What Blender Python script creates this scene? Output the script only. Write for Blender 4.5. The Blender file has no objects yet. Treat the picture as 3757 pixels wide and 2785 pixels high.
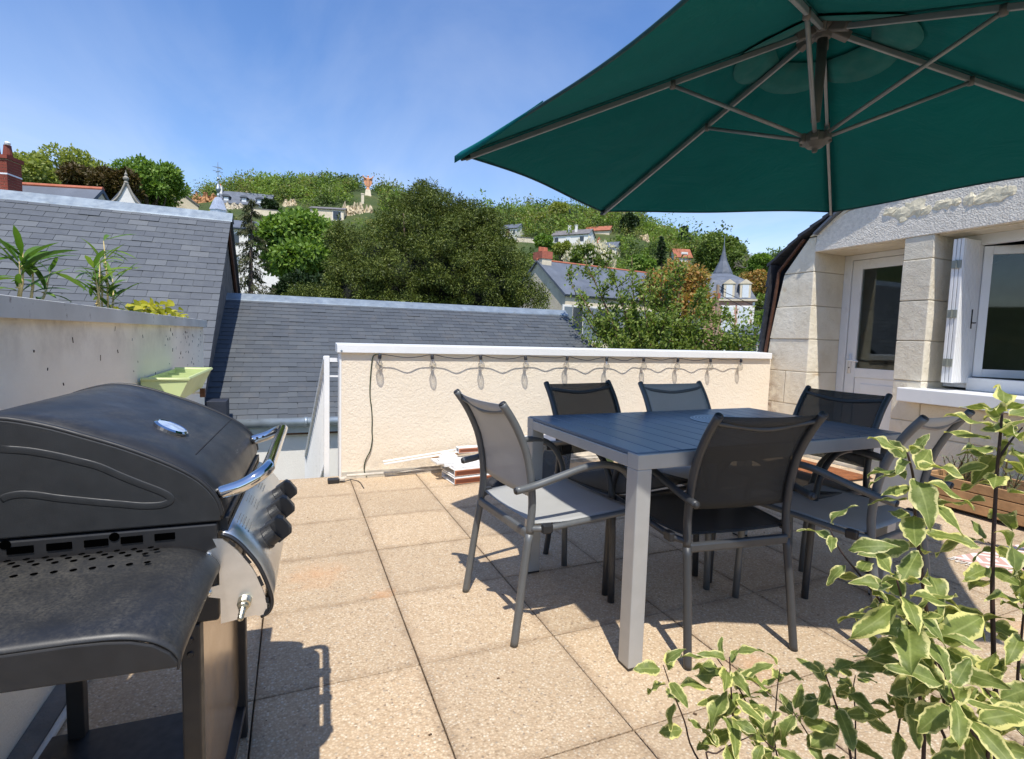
import bpy, math, random
import numpy as np
from mathutils import Vector, Matrix

# ------------------------------------------------------------------ camera, world, sun, exposure
scene = bpy.context.scene
COL = scene.collection
VP = 1.6855                                   # photo pixels per layout pixel (layout frame 2229 x 1652)
CAMM = np.array([[0.92349, -0.38257, 0.02826], [-0.00449, -0.08447, -0.99642], [0.38359, 0.92005, -0.07972]])
CAMC = np.array([-0.3847, -1.1518, 1.0982])
CAMF = 1920.885
cam_data = bpy.data.cameras.new('camera')
cam = bpy.data.objects.new('camera', cam_data)
COL.objects.link(cam)
cam_data.sensor_width = 36.0
cam_data.lens = CAMF / 3757 * 36.0
cam_data.clip_start = 0.02
cam_data.clip_end = 6000
u_, s_, v_ = np.linalg.svd(CAMM); CAMM = u_ @ v_
cam.matrix_world = Matrix([[CAMM[0][i], -CAMM[1][i], -CAMM[2][i], CAMC[i]] for i in range(3)] + [[0, 0, 0, 1]])
scene.camera = cam
scene.render.resolution_x, scene.render.resolution_y = 1024, 759

SUNV = np.array([-0.145, -0.48, 1.0]); SUNV /= np.linalg.norm(SUNV)
world = bpy.data.worlds.new('World'); scene.world = world
world.use_nodes = True
wn, wl = world.node_tree.nodes, world.node_tree.links
wn.clear()
sky = wn.new('ShaderNodeTexSky'); sky.sky_type = 'NISHITA'; sky.sun_disc = False
sky.sun_elevation = math.asin(SUNV[2]); sky.sun_rotation = math.atan2(SUNV[0], SUNV[1])
sky.air_density = 1.0; sky.dust_density = 0.15; sky.ozone_density = 2.6; sky.altitude = 60
wbg = wn.new('ShaderNodeBackground'); wbg.inputs[1].default_value = 0.15
wout = wn.new('ShaderNodeOutputWorld')
# thin high cirrus, the same all round the sky
tc = wn.new('ShaderNodeTexCoord')
sep = wn.new('ShaderNodeSeparateXYZ'); wl.new(tc.outputs['Generated'], sep.inputs[0])
mz = wn.new('ShaderNodeMath'); mz.operation = 'ADD'; mz.inputs[1].default_value = 0.14; wl.new(sep.outputs[2], mz.inputs[0])
dx = wn.new('ShaderNodeMath'); dx.operation = 'DIVIDE'; wl.new(sep.outputs[0], dx.inputs[0]); wl.new(mz.outputs[0], dx.inputs[1])
dy = wn.new('ShaderNodeMath'); dy.operation = 'DIVIDE'; wl.new(sep.outputs[1], dy.inputs[0]); wl.new(mz.outputs[0], dy.inputs[1])
cmb = wn.new('ShaderNodeCombineXYZ'); wl.new(dx.outputs[0], cmb.inputs[0]); wl.new(dy.outputs[0], cmb.inputs[1])
mp = wn.new('ShaderNodeMapping'); mp.inputs['Rotation'].default_value = (0, 0, math.radians(28)); mp.inputs['Scale'].default_value = (0.75, 0.42, 1)
wl.new(cmb.outputs[0], mp.inputs[0])
n1 = wn.new('ShaderNodeTexNoise'); n1.inputs['Scale'].default_value = 1.7; n1.inputs['Detail'].default_value = 9; n1.inputs['Roughness'].default_value = 0.56; n1.inputs['Distortion'].default_value = 0.7
wl.new(mp.outputs[0], n1.inputs[0])
n2 = wn.new('ShaderNodeTexNoise'); n2.inputs['Scale'].default_value = 0.55; n2.inputs['Detail'].default_value = 2
wl.new(cmb.outputs[0], n2.inputs[0])
mul = wn.new('ShaderNodeMath'); mul.operation = 'MULTIPLY'; wl.new(n1.outputs[0], mul.inputs[0]); wl.new(n2.outputs[0], mul.inputs[1])
cr = wn.new('ShaderNodeMapRange'); cr.inputs[1].default_value = 0.2; cr.inputs[2].default_value = 0.44; cr.inputs[3].default_value = 0.0; cr.inputs[4].default_value = 0.24
wl.new(mul.outputs[0], cr.inputs[0])
inv = wn.new('ShaderNodeMath'); inv.operation = 'SUBTRACT'; inv.inputs[0].default_value = 1.0; inv.use_clamp = True; wl.new(sep.outputs[2], inv.inputs[1])
pw_ = wn.new('ShaderNodeMath'); pw_.operation = 'POWER'; wl.new(inv.outputs[0], pw_.inputs[0]); pw_.inputs[1].default_value = 5.0
wis = wn.new('ShaderNodeMapRange'); wis.inputs[1].default_value = 0.36; wis.inputs[2].default_value = 0.70; wis.inputs[3].default_value = 0.12; wis.inputs[4].default_value = 0.95; wl.new(n1.outputs[0], wis.inputs[0])
lowb = wn.new('ShaderNodeMath'); lowb.operation = 'MULTIPLY'; wl.new(pw_.outputs[0], lowb.inputs[0]); wl.new(wis.outputs[0], lowb.inputs[1])
csum = wn.new('ShaderNodeMath'); csum.operation = 'ADD'; csum.use_clamp = True; wl.new(cr.outputs[0], csum.inputs[0]); wl.new(lowb.outputs[0], csum.inputs[1])
hs = wn.new('ShaderNodeHueSaturation'); hs.inputs['Saturation'].default_value = 1.24; hs.inputs['Hue'].default_value = 0.512
wl.new(sky.outputs[0], hs.inputs['Color'])
tint = wn.new('ShaderNodeMix'); tint.data_type = 'RGBA'; tint.blend_type = 'MULTIPLY'; tint.inputs[0].default_value = 1.0; tint.inputs[7].default_value = (1.1, 1.0, 0.88, 1)
wl.new(hs.outputs[0], tint.inputs[6])
mixc = wn.new('ShaderNodeMix'); mixc.data_type = 'RGBA'
wl.new(csum.outputs[0], mixc.inputs[0]); wl.new(tint.outputs[2], mixc.inputs[6]); mixc.inputs[7].default_value = (3.7, 4.0, 4.6, 1)
wl.new(mixc.outputs[2], wbg.inputs[0]); wl.new(wbg.outputs[0], wout.inputs[0])

sun_d = bpy.data.lights.new('sun', 'SUN'); sun_d.energy = 3.35; sun_d.angle = math.radians(0.53); sun_d.color = (1.0, 0.955, 0.88)
sun = bpy.data.objects.new('sun', sun_d); COL.objects.link(sun)
sun.rotation_euler = Vector(SUNV).to_track_quat('Z', 'Y').to_euler(); sun.location = Vector(SUNV) * 30
scene.view_settings.view_transform = 'Standard'; scene.view_settings.look = 'None'
scene.view_settings.exposure = 0.68; scene.view_settings.gamma = 1.0; scene.view_settings.use_curve_mapping = False
scene.render.engine = 'CYCLES'
scene.cycles.use_denoising = True
scene.cycles.max_bounces = 10; scene.cycles.transparent_max_bounces = 24
scene.cycles.sample_clamp_indirect = 8.0

# ------------------------------------------------------------------ layout helpers
def ray(x, y):
    return CAMM.T @ np.array([(x * VP - 3757 / 2) / CAMF, (y * VP - 2785 / 2) / CAMF, 1.0])
def on(x, y, ax, val):
    d = ray(x, y); return CAMC + d * ((val - CAMC[ax]) / d[ax])
def fl(x, y, z=0.0): return on(x, y, 2, z)
def at(x, y, d): return CAMC + d * ray(x, y)

# ------------------------------------------------------------------ mesh helpers
class MB:
    def __init__(s): s.v = []; s.f = []
    def add(s, vs, fs):
        o = len(s.v); s.v += [tuple(map(float, p)) for p in vs]; s.f += [tuple(i + o for i in f) for f in fs]; return s
    def box(s, a, b):
        (x0, y0, z0), (x1, y1, z1) = a, b
        return s.add([(x0, y0, z0), (x1, y0, z0), (x1, y1, z0), (x0, y1, z0), (x0, y0, z1), (x1, y0, z1), (x1, y1, z1), (x0, y1, z1)],
                     [(0, 3, 2, 1), (4, 5, 6, 7), (0, 1, 5, 4), (1, 2, 6, 5), (2, 3, 7, 6), (3, 0, 4, 7)])
    def bar(s, p, q, w, h, up=(0, 0, 1)):
        p, q, up = Vector(p), Vector(q), Vector(up)
        d = (q - p).normalized(); sx = d.cross(up)
        if sx.length < 1e-4: sx = d.cross(Vector((1, 0, 0)))
        sx.normalize(); sz = sx.cross(d)
        vs = [e + sx * (w / 2 * i) + sz * (h / 2 * j) for e in (p, q) for i, j in ((-1, -1), (1, -1), (1, 1), (-1, 1))]
        return s.add(vs, [(0, 1, 2, 3), (7, 6, 5, 4), (0, 4, 5, 1), (1, 5, 6, 2), (2, 6, 7, 3), (3, 7, 4, 0)])
    def tube(s, pts, r, n=8, caps=True):
        pts = [Vector(p) for p in pts]; m = len(pts)
        rs = r if isinstance(r, (list, tuple)) else [r] * m
        t0 = (pts[1] - pts[0]).normalized()
        a = t0.cross(Vector((0, 0, 1)))
        if a.length < 1e-3: a = t0.cross(Vector((1, 0, 0)))
        a.normalize(); vs = []
        for i in range(m):
            t = (pts[min(i + 1, m - 1)] - pts[max(i - 1, 0)]).normalized()
            a = (a - t * a.dot(t)).normalized(); b = t.cross(a)
            for k in range(n):
                an = 2 * math.pi * k / n
                vs.append(pts[i] + (a * math.cos(an) + b * math.sin(an)) * rs[i])
        fs = [(i * n + k, i * n + (k + 1) % n, (i + 1) * n + (k + 1) % n, (i + 1) * n + k) for i in range(m - 1) for k in range(n)]
        if caps: fs += [tuple(range(n - 1, -1, -1)), tuple((m - 1) * n + k for k in range(n))]
        return s.add(vs, fs)
    def lathe(s, prof, n=16, c=(0, 0, 0), axis=None):
        R = Vector((0, 0, 1)).rotation_difference(Vector(axis)).to_matrix() if axis is not None else Matrix.Identity(3)
        vs = []; c = Vector(c); m = len(prof)
        for r, z in prof:
            for k in range(n):
                an = 2 * math.pi * k / n
                vs.append(c + R @ Vector((r * math.cos(an), r * math.sin(an), z)))
        fs = [(i * n + k, i * n + (k + 1) % n, (i + 1) * n + (k + 1) % n, (i + 1) * n + k) for i in range(m - 1) for k in range(n)]
        fs += [tuple(range(n - 1, -1, -1)), tuple((m - 1) * n + k for k in range(n))]
        return s.add(vs, fs)
    def prism(s, poly, f0, f1):
        """poly of 2-tuples, f0/f1 map 2-tuple to the 3D point on either end"""
        n = len(poly)
        return s.add([f0(p) for p in poly] + [f1(p) for p in poly],
                     [tuple(range(n - 1, -1, -1)), tuple(range(n, 2 * n))] + [(i, (i + 1) % n, n + (i + 1) % n, n + i) for i in range(n)])
    def grid(s, fn, nu, nv):
        vs = [fn(i / nu, j / nv) for j in range(nv + 1) for i in range(nu + 1)]
        return s.add(vs, [(j * (nu + 1) + i, j * (nu + 1) + i + 1, (j + 1) * (nu + 1) + i + 1, (j + 1) * (nu + 1) + i) for j in range(nv) for i in range(nu)])
    def mesh(s, name, smooth=False):
        me = bpy.data.meshes.new(name); me.from_pydata(s.v, [], s.f)
        if smooth: me.polygons.foreach_set('use_smooth', [True] * len(me.polygons))
        me.update(); return me
    def build(s, name, m, parent=None, smooth=False, bevel=0, seg=2, solid=0, sub=0):
        return obj(name, s.mesh(name, smooth), m, parent, bevel, seg, solid, sub)

def obj(name, me, m, parent=None, bevel=0, seg=2, solid=0, sub=0):
    o = bpy.data.objects.new(name, me); COL.objects.link(o)
    if m is not None and not me.materials: me.materials.append(m)
    if parent is not None:
        o.parent = parent
        o.matrix_parent_inverse = PINV.get(parent.name, Matrix.Identity(4))
    if sub:
        md = o.modifiers.new('s', 'SUBSURF'); md.levels = md.render_levels = sub
    if solid:
        md = o.modifiers.new('t', 'SOLIDIFY'); md.thickness = solid; md.offset = 0
    if bevel:
        md = o.modifiers.new('b', 'BEVEL'); md.width = bevel; md.segments = seg; md.limit_method = 'ANGLE'; md.angle_limit = math.radians(40)
        md.harden_normals = False
    return o
PINV = {}
def thing(name, label, cat, loc=(0, 0, 0), group=None, world_parts=True, rotz=0.0):
    """Empty at the thing's base; with world_parts its parts are modelled in world coordinates"""
    o = bpy.data.objects.new(name, None); COL.objects.link(o); o.empty_display_size = 0.1
    o.location = loc; o.rotation_euler = (0, 0, rotz)
    tag(o, label, cat, group)
    if world_parts: PINV[o.name] = (Matrix.Translation(loc) @ Matrix.Rotation(rotz, 4, 'Z')).inverted()
    return o
def tag(o, label=None, cat=None, group=None, kind=None):
    if label: o['label'] = label
    if cat: o['category'] = cat
    if group: o['group'] = group
    if kind: o['kind'] = kind
    return o
def copy_tree(o, parent=None):
    c = o.copy(); COL.objects.link(c); c.parent = parent
    if parent is not None: c.matrix_parent_inverse = o.matrix_parent_inverse.copy()
    for ch in list(o.children): copy_tree(ch, c)
    return c

# ------------------------------------------------------------------ materials
def srgb(r, g, b):
    f = lambda c: (c / 255 / 12.92) if c / 255 <= 0.04045 else ((c / 255 + 0.055) / 1.055) ** 2.4
    return (f(r), f(g), f(b), 1)
def c4(c): return tuple(c) if len(c) == 4 else (*c, 1)
class NT:
    def __init__(s, name):
        s.m = bpy.data.materials.new(name); s.m.use_nodes = True
        s.n = s.m.node_tree.nodes; s.l = s.m.node_tree.links
        s.b = s.n['Principled BSDF']; s.out = s.n['Material Output']
    def new(s, t, **kw):
        x = s.n.new(t)
        for k, v in kw.items(): setattr(x, k, v)
        return x
    def pos(s, mode='world'):
        if mode == 'world': return s.new('ShaderNodeNewGeometry').outputs['Position']
        return s.new('ShaderNodeTexCoord').outputs['Object']
    def noise(s, vec, scale, detail=4, rough=0.55, dist=0.0, scl=None):
        if scl is not None:
            mp = s.new('ShaderNodeMapping'); mp.inputs['Scale'].default_value = scl; s.l.new(vec, mp.inputs[0]); vec = mp.outputs[0]
        n = s.new('ShaderNodeTexNoise'); n.inputs['Scale'].default_value = scale; n.inputs['Detail'].default_value = detail
        n.inputs['Roughness'].default_value = rough; n.inputs['Distortion'].default_value = dist
        s.l.new(vec, n.inputs['Vector']); return n.outputs[0]
    def ramp(s, fac, stops, interp='LINEAR'):
        r = s.new('ShaderNodeValToRGB'); cr = r.color_ramp; cr.interpolation = interp
        while len(cr.elements) < len(stops): cr.elements.new(0.5)
        for e, (p, c) in zip(cr.elements, stops): e.position = p; e.color = c4(c) if hasattr(c, '__len__') else (c, c, c, 1)
        s.l.new(fac, r.inputs[0]); return r.outputs[0]
    def mix(s, fac, a, b, mode='MIX'):
        x = s.new('ShaderNodeMix'); x.data_type = 'RGBA'; x.blend_type = mode
        for sock, v in ((x.inputs[0], fac), (x.inputs[6], a), (x.inputs[7], b)):
            if hasattr(v, 'is_linked') or hasattr(v, 'links'): s.l.new(v, sock)
            elif isinstance(v, (int, float)): sock.default_value = v
            else: sock.default_value = c4(v)
        return x.outputs[2]
    def math(s, op, a, b=0.0):
        x = s.new('ShaderNodeMath', operation=op)
        for i, v in enumerate((a, b)):
            if isinstance(v, (int, float)): x.inputs[i].default_value = v
            else: s.l.new(v, x.inputs[i])
        return x.outputs[0]
    def bump(s, h, strength=0.3, dist=0.01):
        b = s.new('ShaderNodeBump'); b.inputs['Strength'].default_value = strength; b.inputs['Distance'].default_value = dist
        s.l.new(h, b.inputs['Height']); s.l.new(b.outputs[0], s.b.inputs['Normal']); return b
    def set(s, **kw):
        for k, v in kw.items():
            i = s.b.inputs[k.replace('_', ' ')]
            if hasattr(v, 'links'): s.l.new(v, i)
            elif hasattr(v, '__len__'): i.default_value = c4(v)
            else: i.default_value = v
        return s
MATS = {}
def pm(name, base, rough=0.5, metal=0.0, var=0.12, vscale=6.0, bump=0.0, bscale=60.0, mode='object', rnd=0.0, dirt=None, spec=0.5):
    """plain procedural paint/metal/plaster with tone variation, optional relief, per-object tone and dirt"""
    if name in MATS: return MATS[name]
    t = NT(name); p = t.pos(mode)
    base = c4(base); lo = tuple(c * (1 - var) for c in base[:3]); hi = tuple(min(1, c * (1 + var)) for c in base[:3])
    col = t.ramp(t.noise(p, vscale, 5), [(0.3, lo), (0.7, hi)])
    if rnd:
        oi = t.new('ShaderNodeObjectInfo')
        k = t.ramp(oi.outputs['Random'], [(0, (1 - rnd,) * 3), (1, (1 + rnd,) * 3)])
        col = t.mix(1.0, col, k, 'MULTIPLY')
    if dirt:
        dc, dscale, lo_, hi_ = dirt
        col = t.mix(t.ramp(t.noise(p, dscale, 6, 0.65), [(lo_, 0.0), (hi_, 1.0)]), col, dc)
    t.set(Base_Color=col, Roughness=rough, Metallic=metal)
    t.b.inputs['Specular IOR Level'].default_value = spec
    if rough > 0.15:
        rr = t.ramp(t.noise(p, vscale * 2.3, 4), [(0.3, (rough * 0.82,) * 3), (0.7, (min(1, rough * 1.18),) * 3)])
        t.l.new(rr, t.b.inputs['Roughness'])
    if bump: t.bump(t.noise(p, bscale, 6, 0.6), bump, 0.01)
    MATS[name] = t.m
    return t.m
random.seed(4); RNG = np.random.default_rng(11)

def m_tile():
    t = NT('exposed_aggregate'); p = t.pos()
    v = t.new('ShaderNodeTexVoronoi'); v.inputs['Scale'].default_value = 135; t.l.new(p, v.inputs['Vector'])
    sepc = t.new('ShaderNodeSeparateColor'); t.l.new(v.outputs['Color'], sepc.inputs[0])
    peb = t.ramp(sepc.outputs[0], [(0.0, srgb(158, 134, 108)), (0.25, srgb(206, 180, 150)), (0.5, srgb(218, 197, 168)), (0.75, srgb(192, 162, 130)), (0.93, srgb(230, 216, 194)), (1.0, srgb(124, 106, 92))])
    edge = t.ramp(v.outputs['Distance'], [(0.30, 0.0), (0.62, 0.75)])
    col = t.mix(edge, peb, srgb(184, 158, 128))
    big = t.noise(p, 2.6, 5, 0.6)
    col = t.mix(t.ramp(big, [(0.35, 0.0), (0.75, 0.42)]), col, srgb(174, 150, 124), 'MIX')
    oi = t.new('ShaderNodeObjectInfo')
    col = t.mix(1.0, col, t.ramp(oi.outputs['Random'], [(0, (0.83, 0.85, 0.84)), (0.5, (0.93, 0.955, 0.95)), (1, (1.02, 1.04, 1.02))]), 'MULTIPLY')
    # grime towards the tile edges, worn into the surface
    tc_ = t.new('ShaderNodeTexCoord'); sx = t.new('ShaderNodeSeparateXYZ'); t.l.new(tc_.outputs['Object'], sx.inputs[0])
    ex = t.math('ABSOLUTE', sx.outputs[0]); ey = t.math('ABSOLUTE', sx.outputs[1])
    e = t.math('MAXIMUM', ex, ey)
    e = t.math('ADD', e, t.math('MULTIPLY', t.math('SUBTRACT', t.noise(p, 9, 4), 0.5), 0.09))
    col = t.mix(t.ramp(e, [(0.215, 0.0), (0.256, 0.4)]), col, srgb(120, 98, 76))
    # rust stains
    for (x, y, r) in ((-0.29, 1.30, 0.16), (1.06, 0.10, 0.10), (-0.05, 1.02, 0.06), (2.3, -0.1, 0.1)):
        d = t.new('ShaderNodeVectorMath', operation='DISTANCE'); t.l.new(p, d.inputs[0]); d.inputs[1].default_value = (x, y, 0)
        dd = t.math('ADD', d.outputs['Value'], t.math('MULTIPLY', t.math('SUBTRACT', t.noise(p, 14, 5), 0.5), 0.25))
        col = t.mix(t.ramp(dd, [(0.0, 0.4), (r, 0.0)]), col, srgb(200, 146, 98))
    t.set(Base_Color=col, Roughness=0.85)
    t.bump(t.math('SUBTRACT', 1.0, v.outputs['Distance']), 0.55, 0.004)
    return t.m
def m_render(name, base, dark, bscale=70, bstr=0.6, stain=None):
    t = NT(name); p = t.pos()
    col = t.ramp(t.noise(p, 1.6, 6, 0.6), [(0.3, dark), (0.7, base)])
    if stain:
        sc_, cz, rng = stain
        sx = t.new('ShaderNodeSeparateXYZ'); t.l.new(p, sx.inputs[0])
        hgt = t.new('ShaderNodeMapRange'); hgt.inputs[1].default_value = cz + rng; hgt.inputs[2].default_value = cz; t.l.new(sx.outputs[2], hgt.inputs[0])
        n = t.noise(p, 5, 6, 0.7)
        f = t.math('MULTIPLY', hgt.outputs[0], t.ramp(n, [(0.4, 0.0), (0.72, 0.75)]))
        col = t.mix(f, col, sc_)
    t.set(Base_Color=col, Roughness=0.9)
    h = t.math('ADD', t.noise(p, bscale, 5, 0.6), t.math('MULTIPLY', t.noise(p, bscale * 0.35, 3), 0.7))
    t.bump(h, bstr, 0.012)
    return t.m
def m_slate():
    t = NT('slate'); p = t.pos(); oi = t.new('ShaderNodeObjectInfo'); g = t.new('ShaderNodeNewGeometry')
    rn = t.math('FRACT', t.math('ADD', oi.outputs['Random'], g.outputs['Random Per Island']))
    col = t.ramp(rn, [(0, srgb(82, 85, 89)), (0.4, srgb(88, 91, 95)), (0.8, srgb(93, 96, 99)), (1, srgb(106, 108, 109))])
    col = t.mix(t.ramp(t.noise(p, 11, 6, 0.65), [(0.45, 0.0), (0.8, 0.3)]), col, srgb(116, 118, 116))
    col = t.mix(t.ramp(t.noise(p, 1.3, 6, 0.7, 0.6), [(0.5, 0.0), (0.75, 0.4)]), col, srgb(70, 72, 74))
    col = t.mix(t.ramp(t.noise(p, 26, 4, 0.6), [(0.70, 0.0), (0.76, 0.6)]), col, srgb(150, 148, 132))
    t.set(Base_Color=col, Roughness=0.5); t.b.inputs['Specular IOR Level'].default_value = 0.35
    t.bump(t.noise(p, 40, 6, 0.6), 0.2, 0.006)
    return t.m
def m_slate_dark():
    t = NT('old_slate'); p = t.pos(); oi = t.new('ShaderNodeObjectInfo'); g = t.new('ShaderNodeNewGeometry')
    rn = t.math('FRACT', t.math('ADD', oi.outputs['Random'], g.outputs['Random Per Island']))
    col = t.ramp(rn, [(0, srgb(76, 80, 84)), (0.5, srgb(80, 84, 88)), (1, srgb(86, 90, 93))])
    col = t.mix(t.ramp(t.noise(p, 4, 6, 0.7), [(0.5, 0.0), (0.85, 0.45)]), col, srgb(112, 106, 98))
    col = t.mix(t.ramp(t.noise(p, 22, 4, 0.6), [(0.70, 0.0), (0.76, 0.55)]), col, srgb(146, 140, 126))
    t.set(Base_Color=col, Roughness=0.55); t.b.inputs['Specular IOR Level'].default_value = 0.3
    t.bump(t.noise(p, 40, 6, 0.6), 0.2, 0.006)
    return t.m
def m_stone():
    t = NT('limestone'); p = t.pos(); oi = t.new('ShaderNodeObjectInfo')
    col = t.ramp(t.noise(p, 3.5, 7, 0.65), [(0.28, srgb(216, 205, 182)), (0.6, srgb(234, 226, 208)), (0.85, srgb(242, 236, 222))])
    col = t.mix(1.0, col, t.ramp(oi.outputs['Random'], [(0, (0.9, 0.89, 0.87)), (1, (1.04, 1.03, 1.0))]), 'MULTIPLY')
    sx = t.new('ShaderNodeSeparateXYZ'); t.l.new(p, sx.inputs[0])
    hgt = t.new('ShaderNodeMapRange'); hgt.inputs[1].default_value = 1.35; hgt.inputs[2].default_value = 0.55; t.l.new(sx.outputs[2], hgt.inputs[0])
    yy = t.new('ShaderNodeMapRange'); yy.inputs[1].default_value = 2.72; yy.inputs[2].default_value = 3.0; t.l.new(sx.outputs[1], yy.inputs[0])
    f = t.math('MULTIPLY', t.math('MULTIPLY', hgt.outputs[0], yy.outputs[0]), t.ramp(t.noise(p, 14, 6, 0.7), [(0.38, 0.0), (0.6, 1.0)]))
    col = t.mix(f, col, srgb(120, 84, 52))
    col = t.mix(t.ramp(t.noise(p, 3.1, 4, 0.6, 0.4), [(0.66, 0.0), (0.76, 0.6)]), col, srgb(196, 158, 104))
    t.set(Base_Color=col, Roughness=0.9)
    h = t.math('ADD', t.noise(p, 120, 5, 0.6), t.math('MULTIPLY', t.noise(p, 14, 5, 0.65), 2.2))
    t.bump(h, 0.6, 0.010)
    return t.m
def m_rough_lintel():
    t = NT('rough_cement'); p = t.pos()
    col = t.ramp(t.noise(p, 30, 6, 0.7), [(0.3, srgb(206, 198, 184)), (0.7, srgb(240, 232, 218))])
    t.set(Base_Color=col, Roughness=0.95)
    v = t.new('ShaderNodeTexVoronoi'); v.inputs['Scale'].default_value = 85; t.l.new(p, v.inputs['Vector'])
    t.bump(t.math('ADD', v.outputs['Distance'], t.noise(p, 110, 5)), 0.7, 0.006)
    return t.m
TILE = m_tile(); SLATE = m_slate(); SLATE_D = m_slate_dark(); STONE = m_stone(); LINTEL = m_rough_lintel()
CREAM = m_render('cream_render', srgb(238, 226, 206), srgb(232, 217, 194), 75, 0.45, (srgb(150, 140, 128), 0.0, 0.22))
GREYWALL = m_render('grey_wall', srgb(246, 238, 220), srgb(236, 226, 206), 160, 0.25, (srgb(150, 134, 116), 1.13, -0.2))
WHITEWALL = m_render('white_wall', srgb(238, 234, 224), srgb(230, 224, 214), 120, 0.2)
RUBBLE = m_render('rubble_stone', srgb(206, 194, 170), srgb(150, 140, 122), 3.5, 1.0)
CEMENT = pm('cement', srgb(120, 114, 106), 0.95, var=0.25, bump=0.5, mode='world')
WHITE = pm('white_paint', (0.80, 0.80, 0.79), 0.4, var=0.03, dirt=(srgb(190, 186, 176), 7, 0.6, 0.95))
WHITE_ALU = pm('white_lacquer', (0.82, 0.82, 0.81), 0.3, var=0.02)
ZINC = pm('zinc', srgb(150, 160, 166), 0.42, 0.55, var=0.14, vscale=5, bump=0.06, bscale=30, dirt=(srgb(110, 112, 108), 9, 0.6, 0.85))
ZINC_OLD = pm('weathered_zinc', srgb(196, 196, 190), 0.6, 0.0, var=0.16, vscale=4, dirt=(srgb(100, 86, 76), 16, 0.62, 0.75))
DARKJOINT = pm('joint_sand', srgb(70, 60, 50), 0.95, var=0.3, mode='world')
DARKGAP = pm('dark_void', (0.012, 0.012, 0.013), 0.9)
WOOD_BROWN = pm('brown_board', srgb(96, 62, 42), 0.75, var=0.3, vscale=18, bump=0.2)
TERRACOTTA = pm('terracotta', srgb(176, 104, 78), 0.85, var=0.2, rnd=0.15)
GLASS_DARK = None
def m_glass():
    t = NT('window_glass'); t.set(Base_Color=(0.95, 0.97, 0.96), Roughness=0.02)
    g = t.new('ShaderNodeBsdfGlossy'); g.inputs['Roughness'].default_value = 0.02
    tr = t.new('ShaderNodeBsdfTransparent'); tr.inputs[0].default_value = (0.82, 0.88, 0.86, 1)
    f = t.new('ShaderNodeFresnel'); f.inputs[0].default_value = 1.5
    mx = t.new('ShaderNodeMixShader'); t.l.new(f.outputs[0], mx.inputs[0]); t.l.new(tr.outputs[0], mx.inputs[1]); t.l.new(g.outputs[0], mx.inputs[2])
    t.l.new(mx.outputs[0], t.out.inputs[0]); return t.m
GLASS = m_glass()

# ------------------------------------------------------------------ terrain: valley floor and hillside round the house
CREST = [(-180, 8), (-120, 12), (-75, 20)]
for (x_, y_) in ((-60, 480), (0, 475), (200, 462), (400, 436), (500, 431), (600, 428), (700, 427), (801, 424), (860, 440), (900, 462), (1000, 488), (1090, 492), (1150, 486), (1250, 484), (1320, 488), (1370, 500), (1420, 520), (1480, 545), (1560, 565), (1650, 575), (1760, 590)):
    d_ = ray(x_, y_); CREST.append((math.degrees(math.atan2(d_[0], d_[1])), CAMC[2] + d_[2] / math.hypot(d_[0], d_[1]) * 152))
CREST += [(62, 16), (90, 10), (130, 8), (180, 8)]
def crest(az): return np.interp(np.degrees(az), [a for a, _ in CREST], [c for _, c in CREST])
def terr(x, y):
    dx_, dy_ = x - CAMC[0], y - CAMC[1]
    r = np.hypot(dx_, dy_); az = np.arctan2(dx_, dy_)
    t = np.clip((r - 48) / (152 - 48), 0, 1); t = t * t * (3 - 2 * t)
    z = -5.2 + (crest(az) + 5.2) * t
    z = z + t * (np.sin(x * 0.11 + 1.3) * np.cos(y * 0.09) * 0.8 + np.sin(x * 0.31) * np.sin(y * 0.27) * 0.35)
    return z - np.clip(r - 230, 0, None) * 0.02
def ground_hit(x, y, dmin=30, dmax=260):
    """first point where the layout-pixel ray meets the hillside"""
    d = ray(x, y)
    for s in np.arange(dmin, dmax, 0.5):
        p = CAMC + d * s
        if p[2] <= terr(p[0], p[1]): return p
    return CAMC + d * dmax
rad = np.concatenate([np.arange(0, 40, 8), np.arange(40, 200, 3.5), np.array([200, 215, 235, 260, 300, 380, 500, 800, 1500, 3000])])
azs = np.concatenate([np.arange(-180, -40, 6), np.arange(-40, 66, 1.0), np.arange(66, 180, 6)])
A, R_ = np.meshgrid(np.radians(azs), rad)
X = CAMC[0] + R_ * np.sin(A); Y = CAMC[1] + R_ * np.cos(A); Z = terr(X, Y)
mb = MB(); nA = len(azs)
mb.v = [tuple(map(float, q)) for q in zip(X.ravel(), Y.ravel(), Z.ravel())]
mb.f = [(j * nA + (i + 1) % nA, j * nA + i, (j + 1) * nA + i, (j + 1) * nA + (i + 1) % nA) for j in range(len(rad) - 1) for i in range(nA)]
def m_hill():
    t = NT('hillside'); p = t.pos()
    col = t.ramp(t.noise(p, 0.11, 7, 0.65), [(0.3, srgb(44, 58, 26)), (0.5, srgb(64, 78, 36)), (0.66, srgb(88, 90, 48)), (0.8, srgb(120, 110, 76))])
    t.set(Base_Color=col, Roughness=1.0); t.bump(t.noise(p, 0.9, 6, 0.7), 0.8, 0.6); return t.m
tag(mb.build('hillside', m_hill(), smooth=True), kind='structure')

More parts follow.
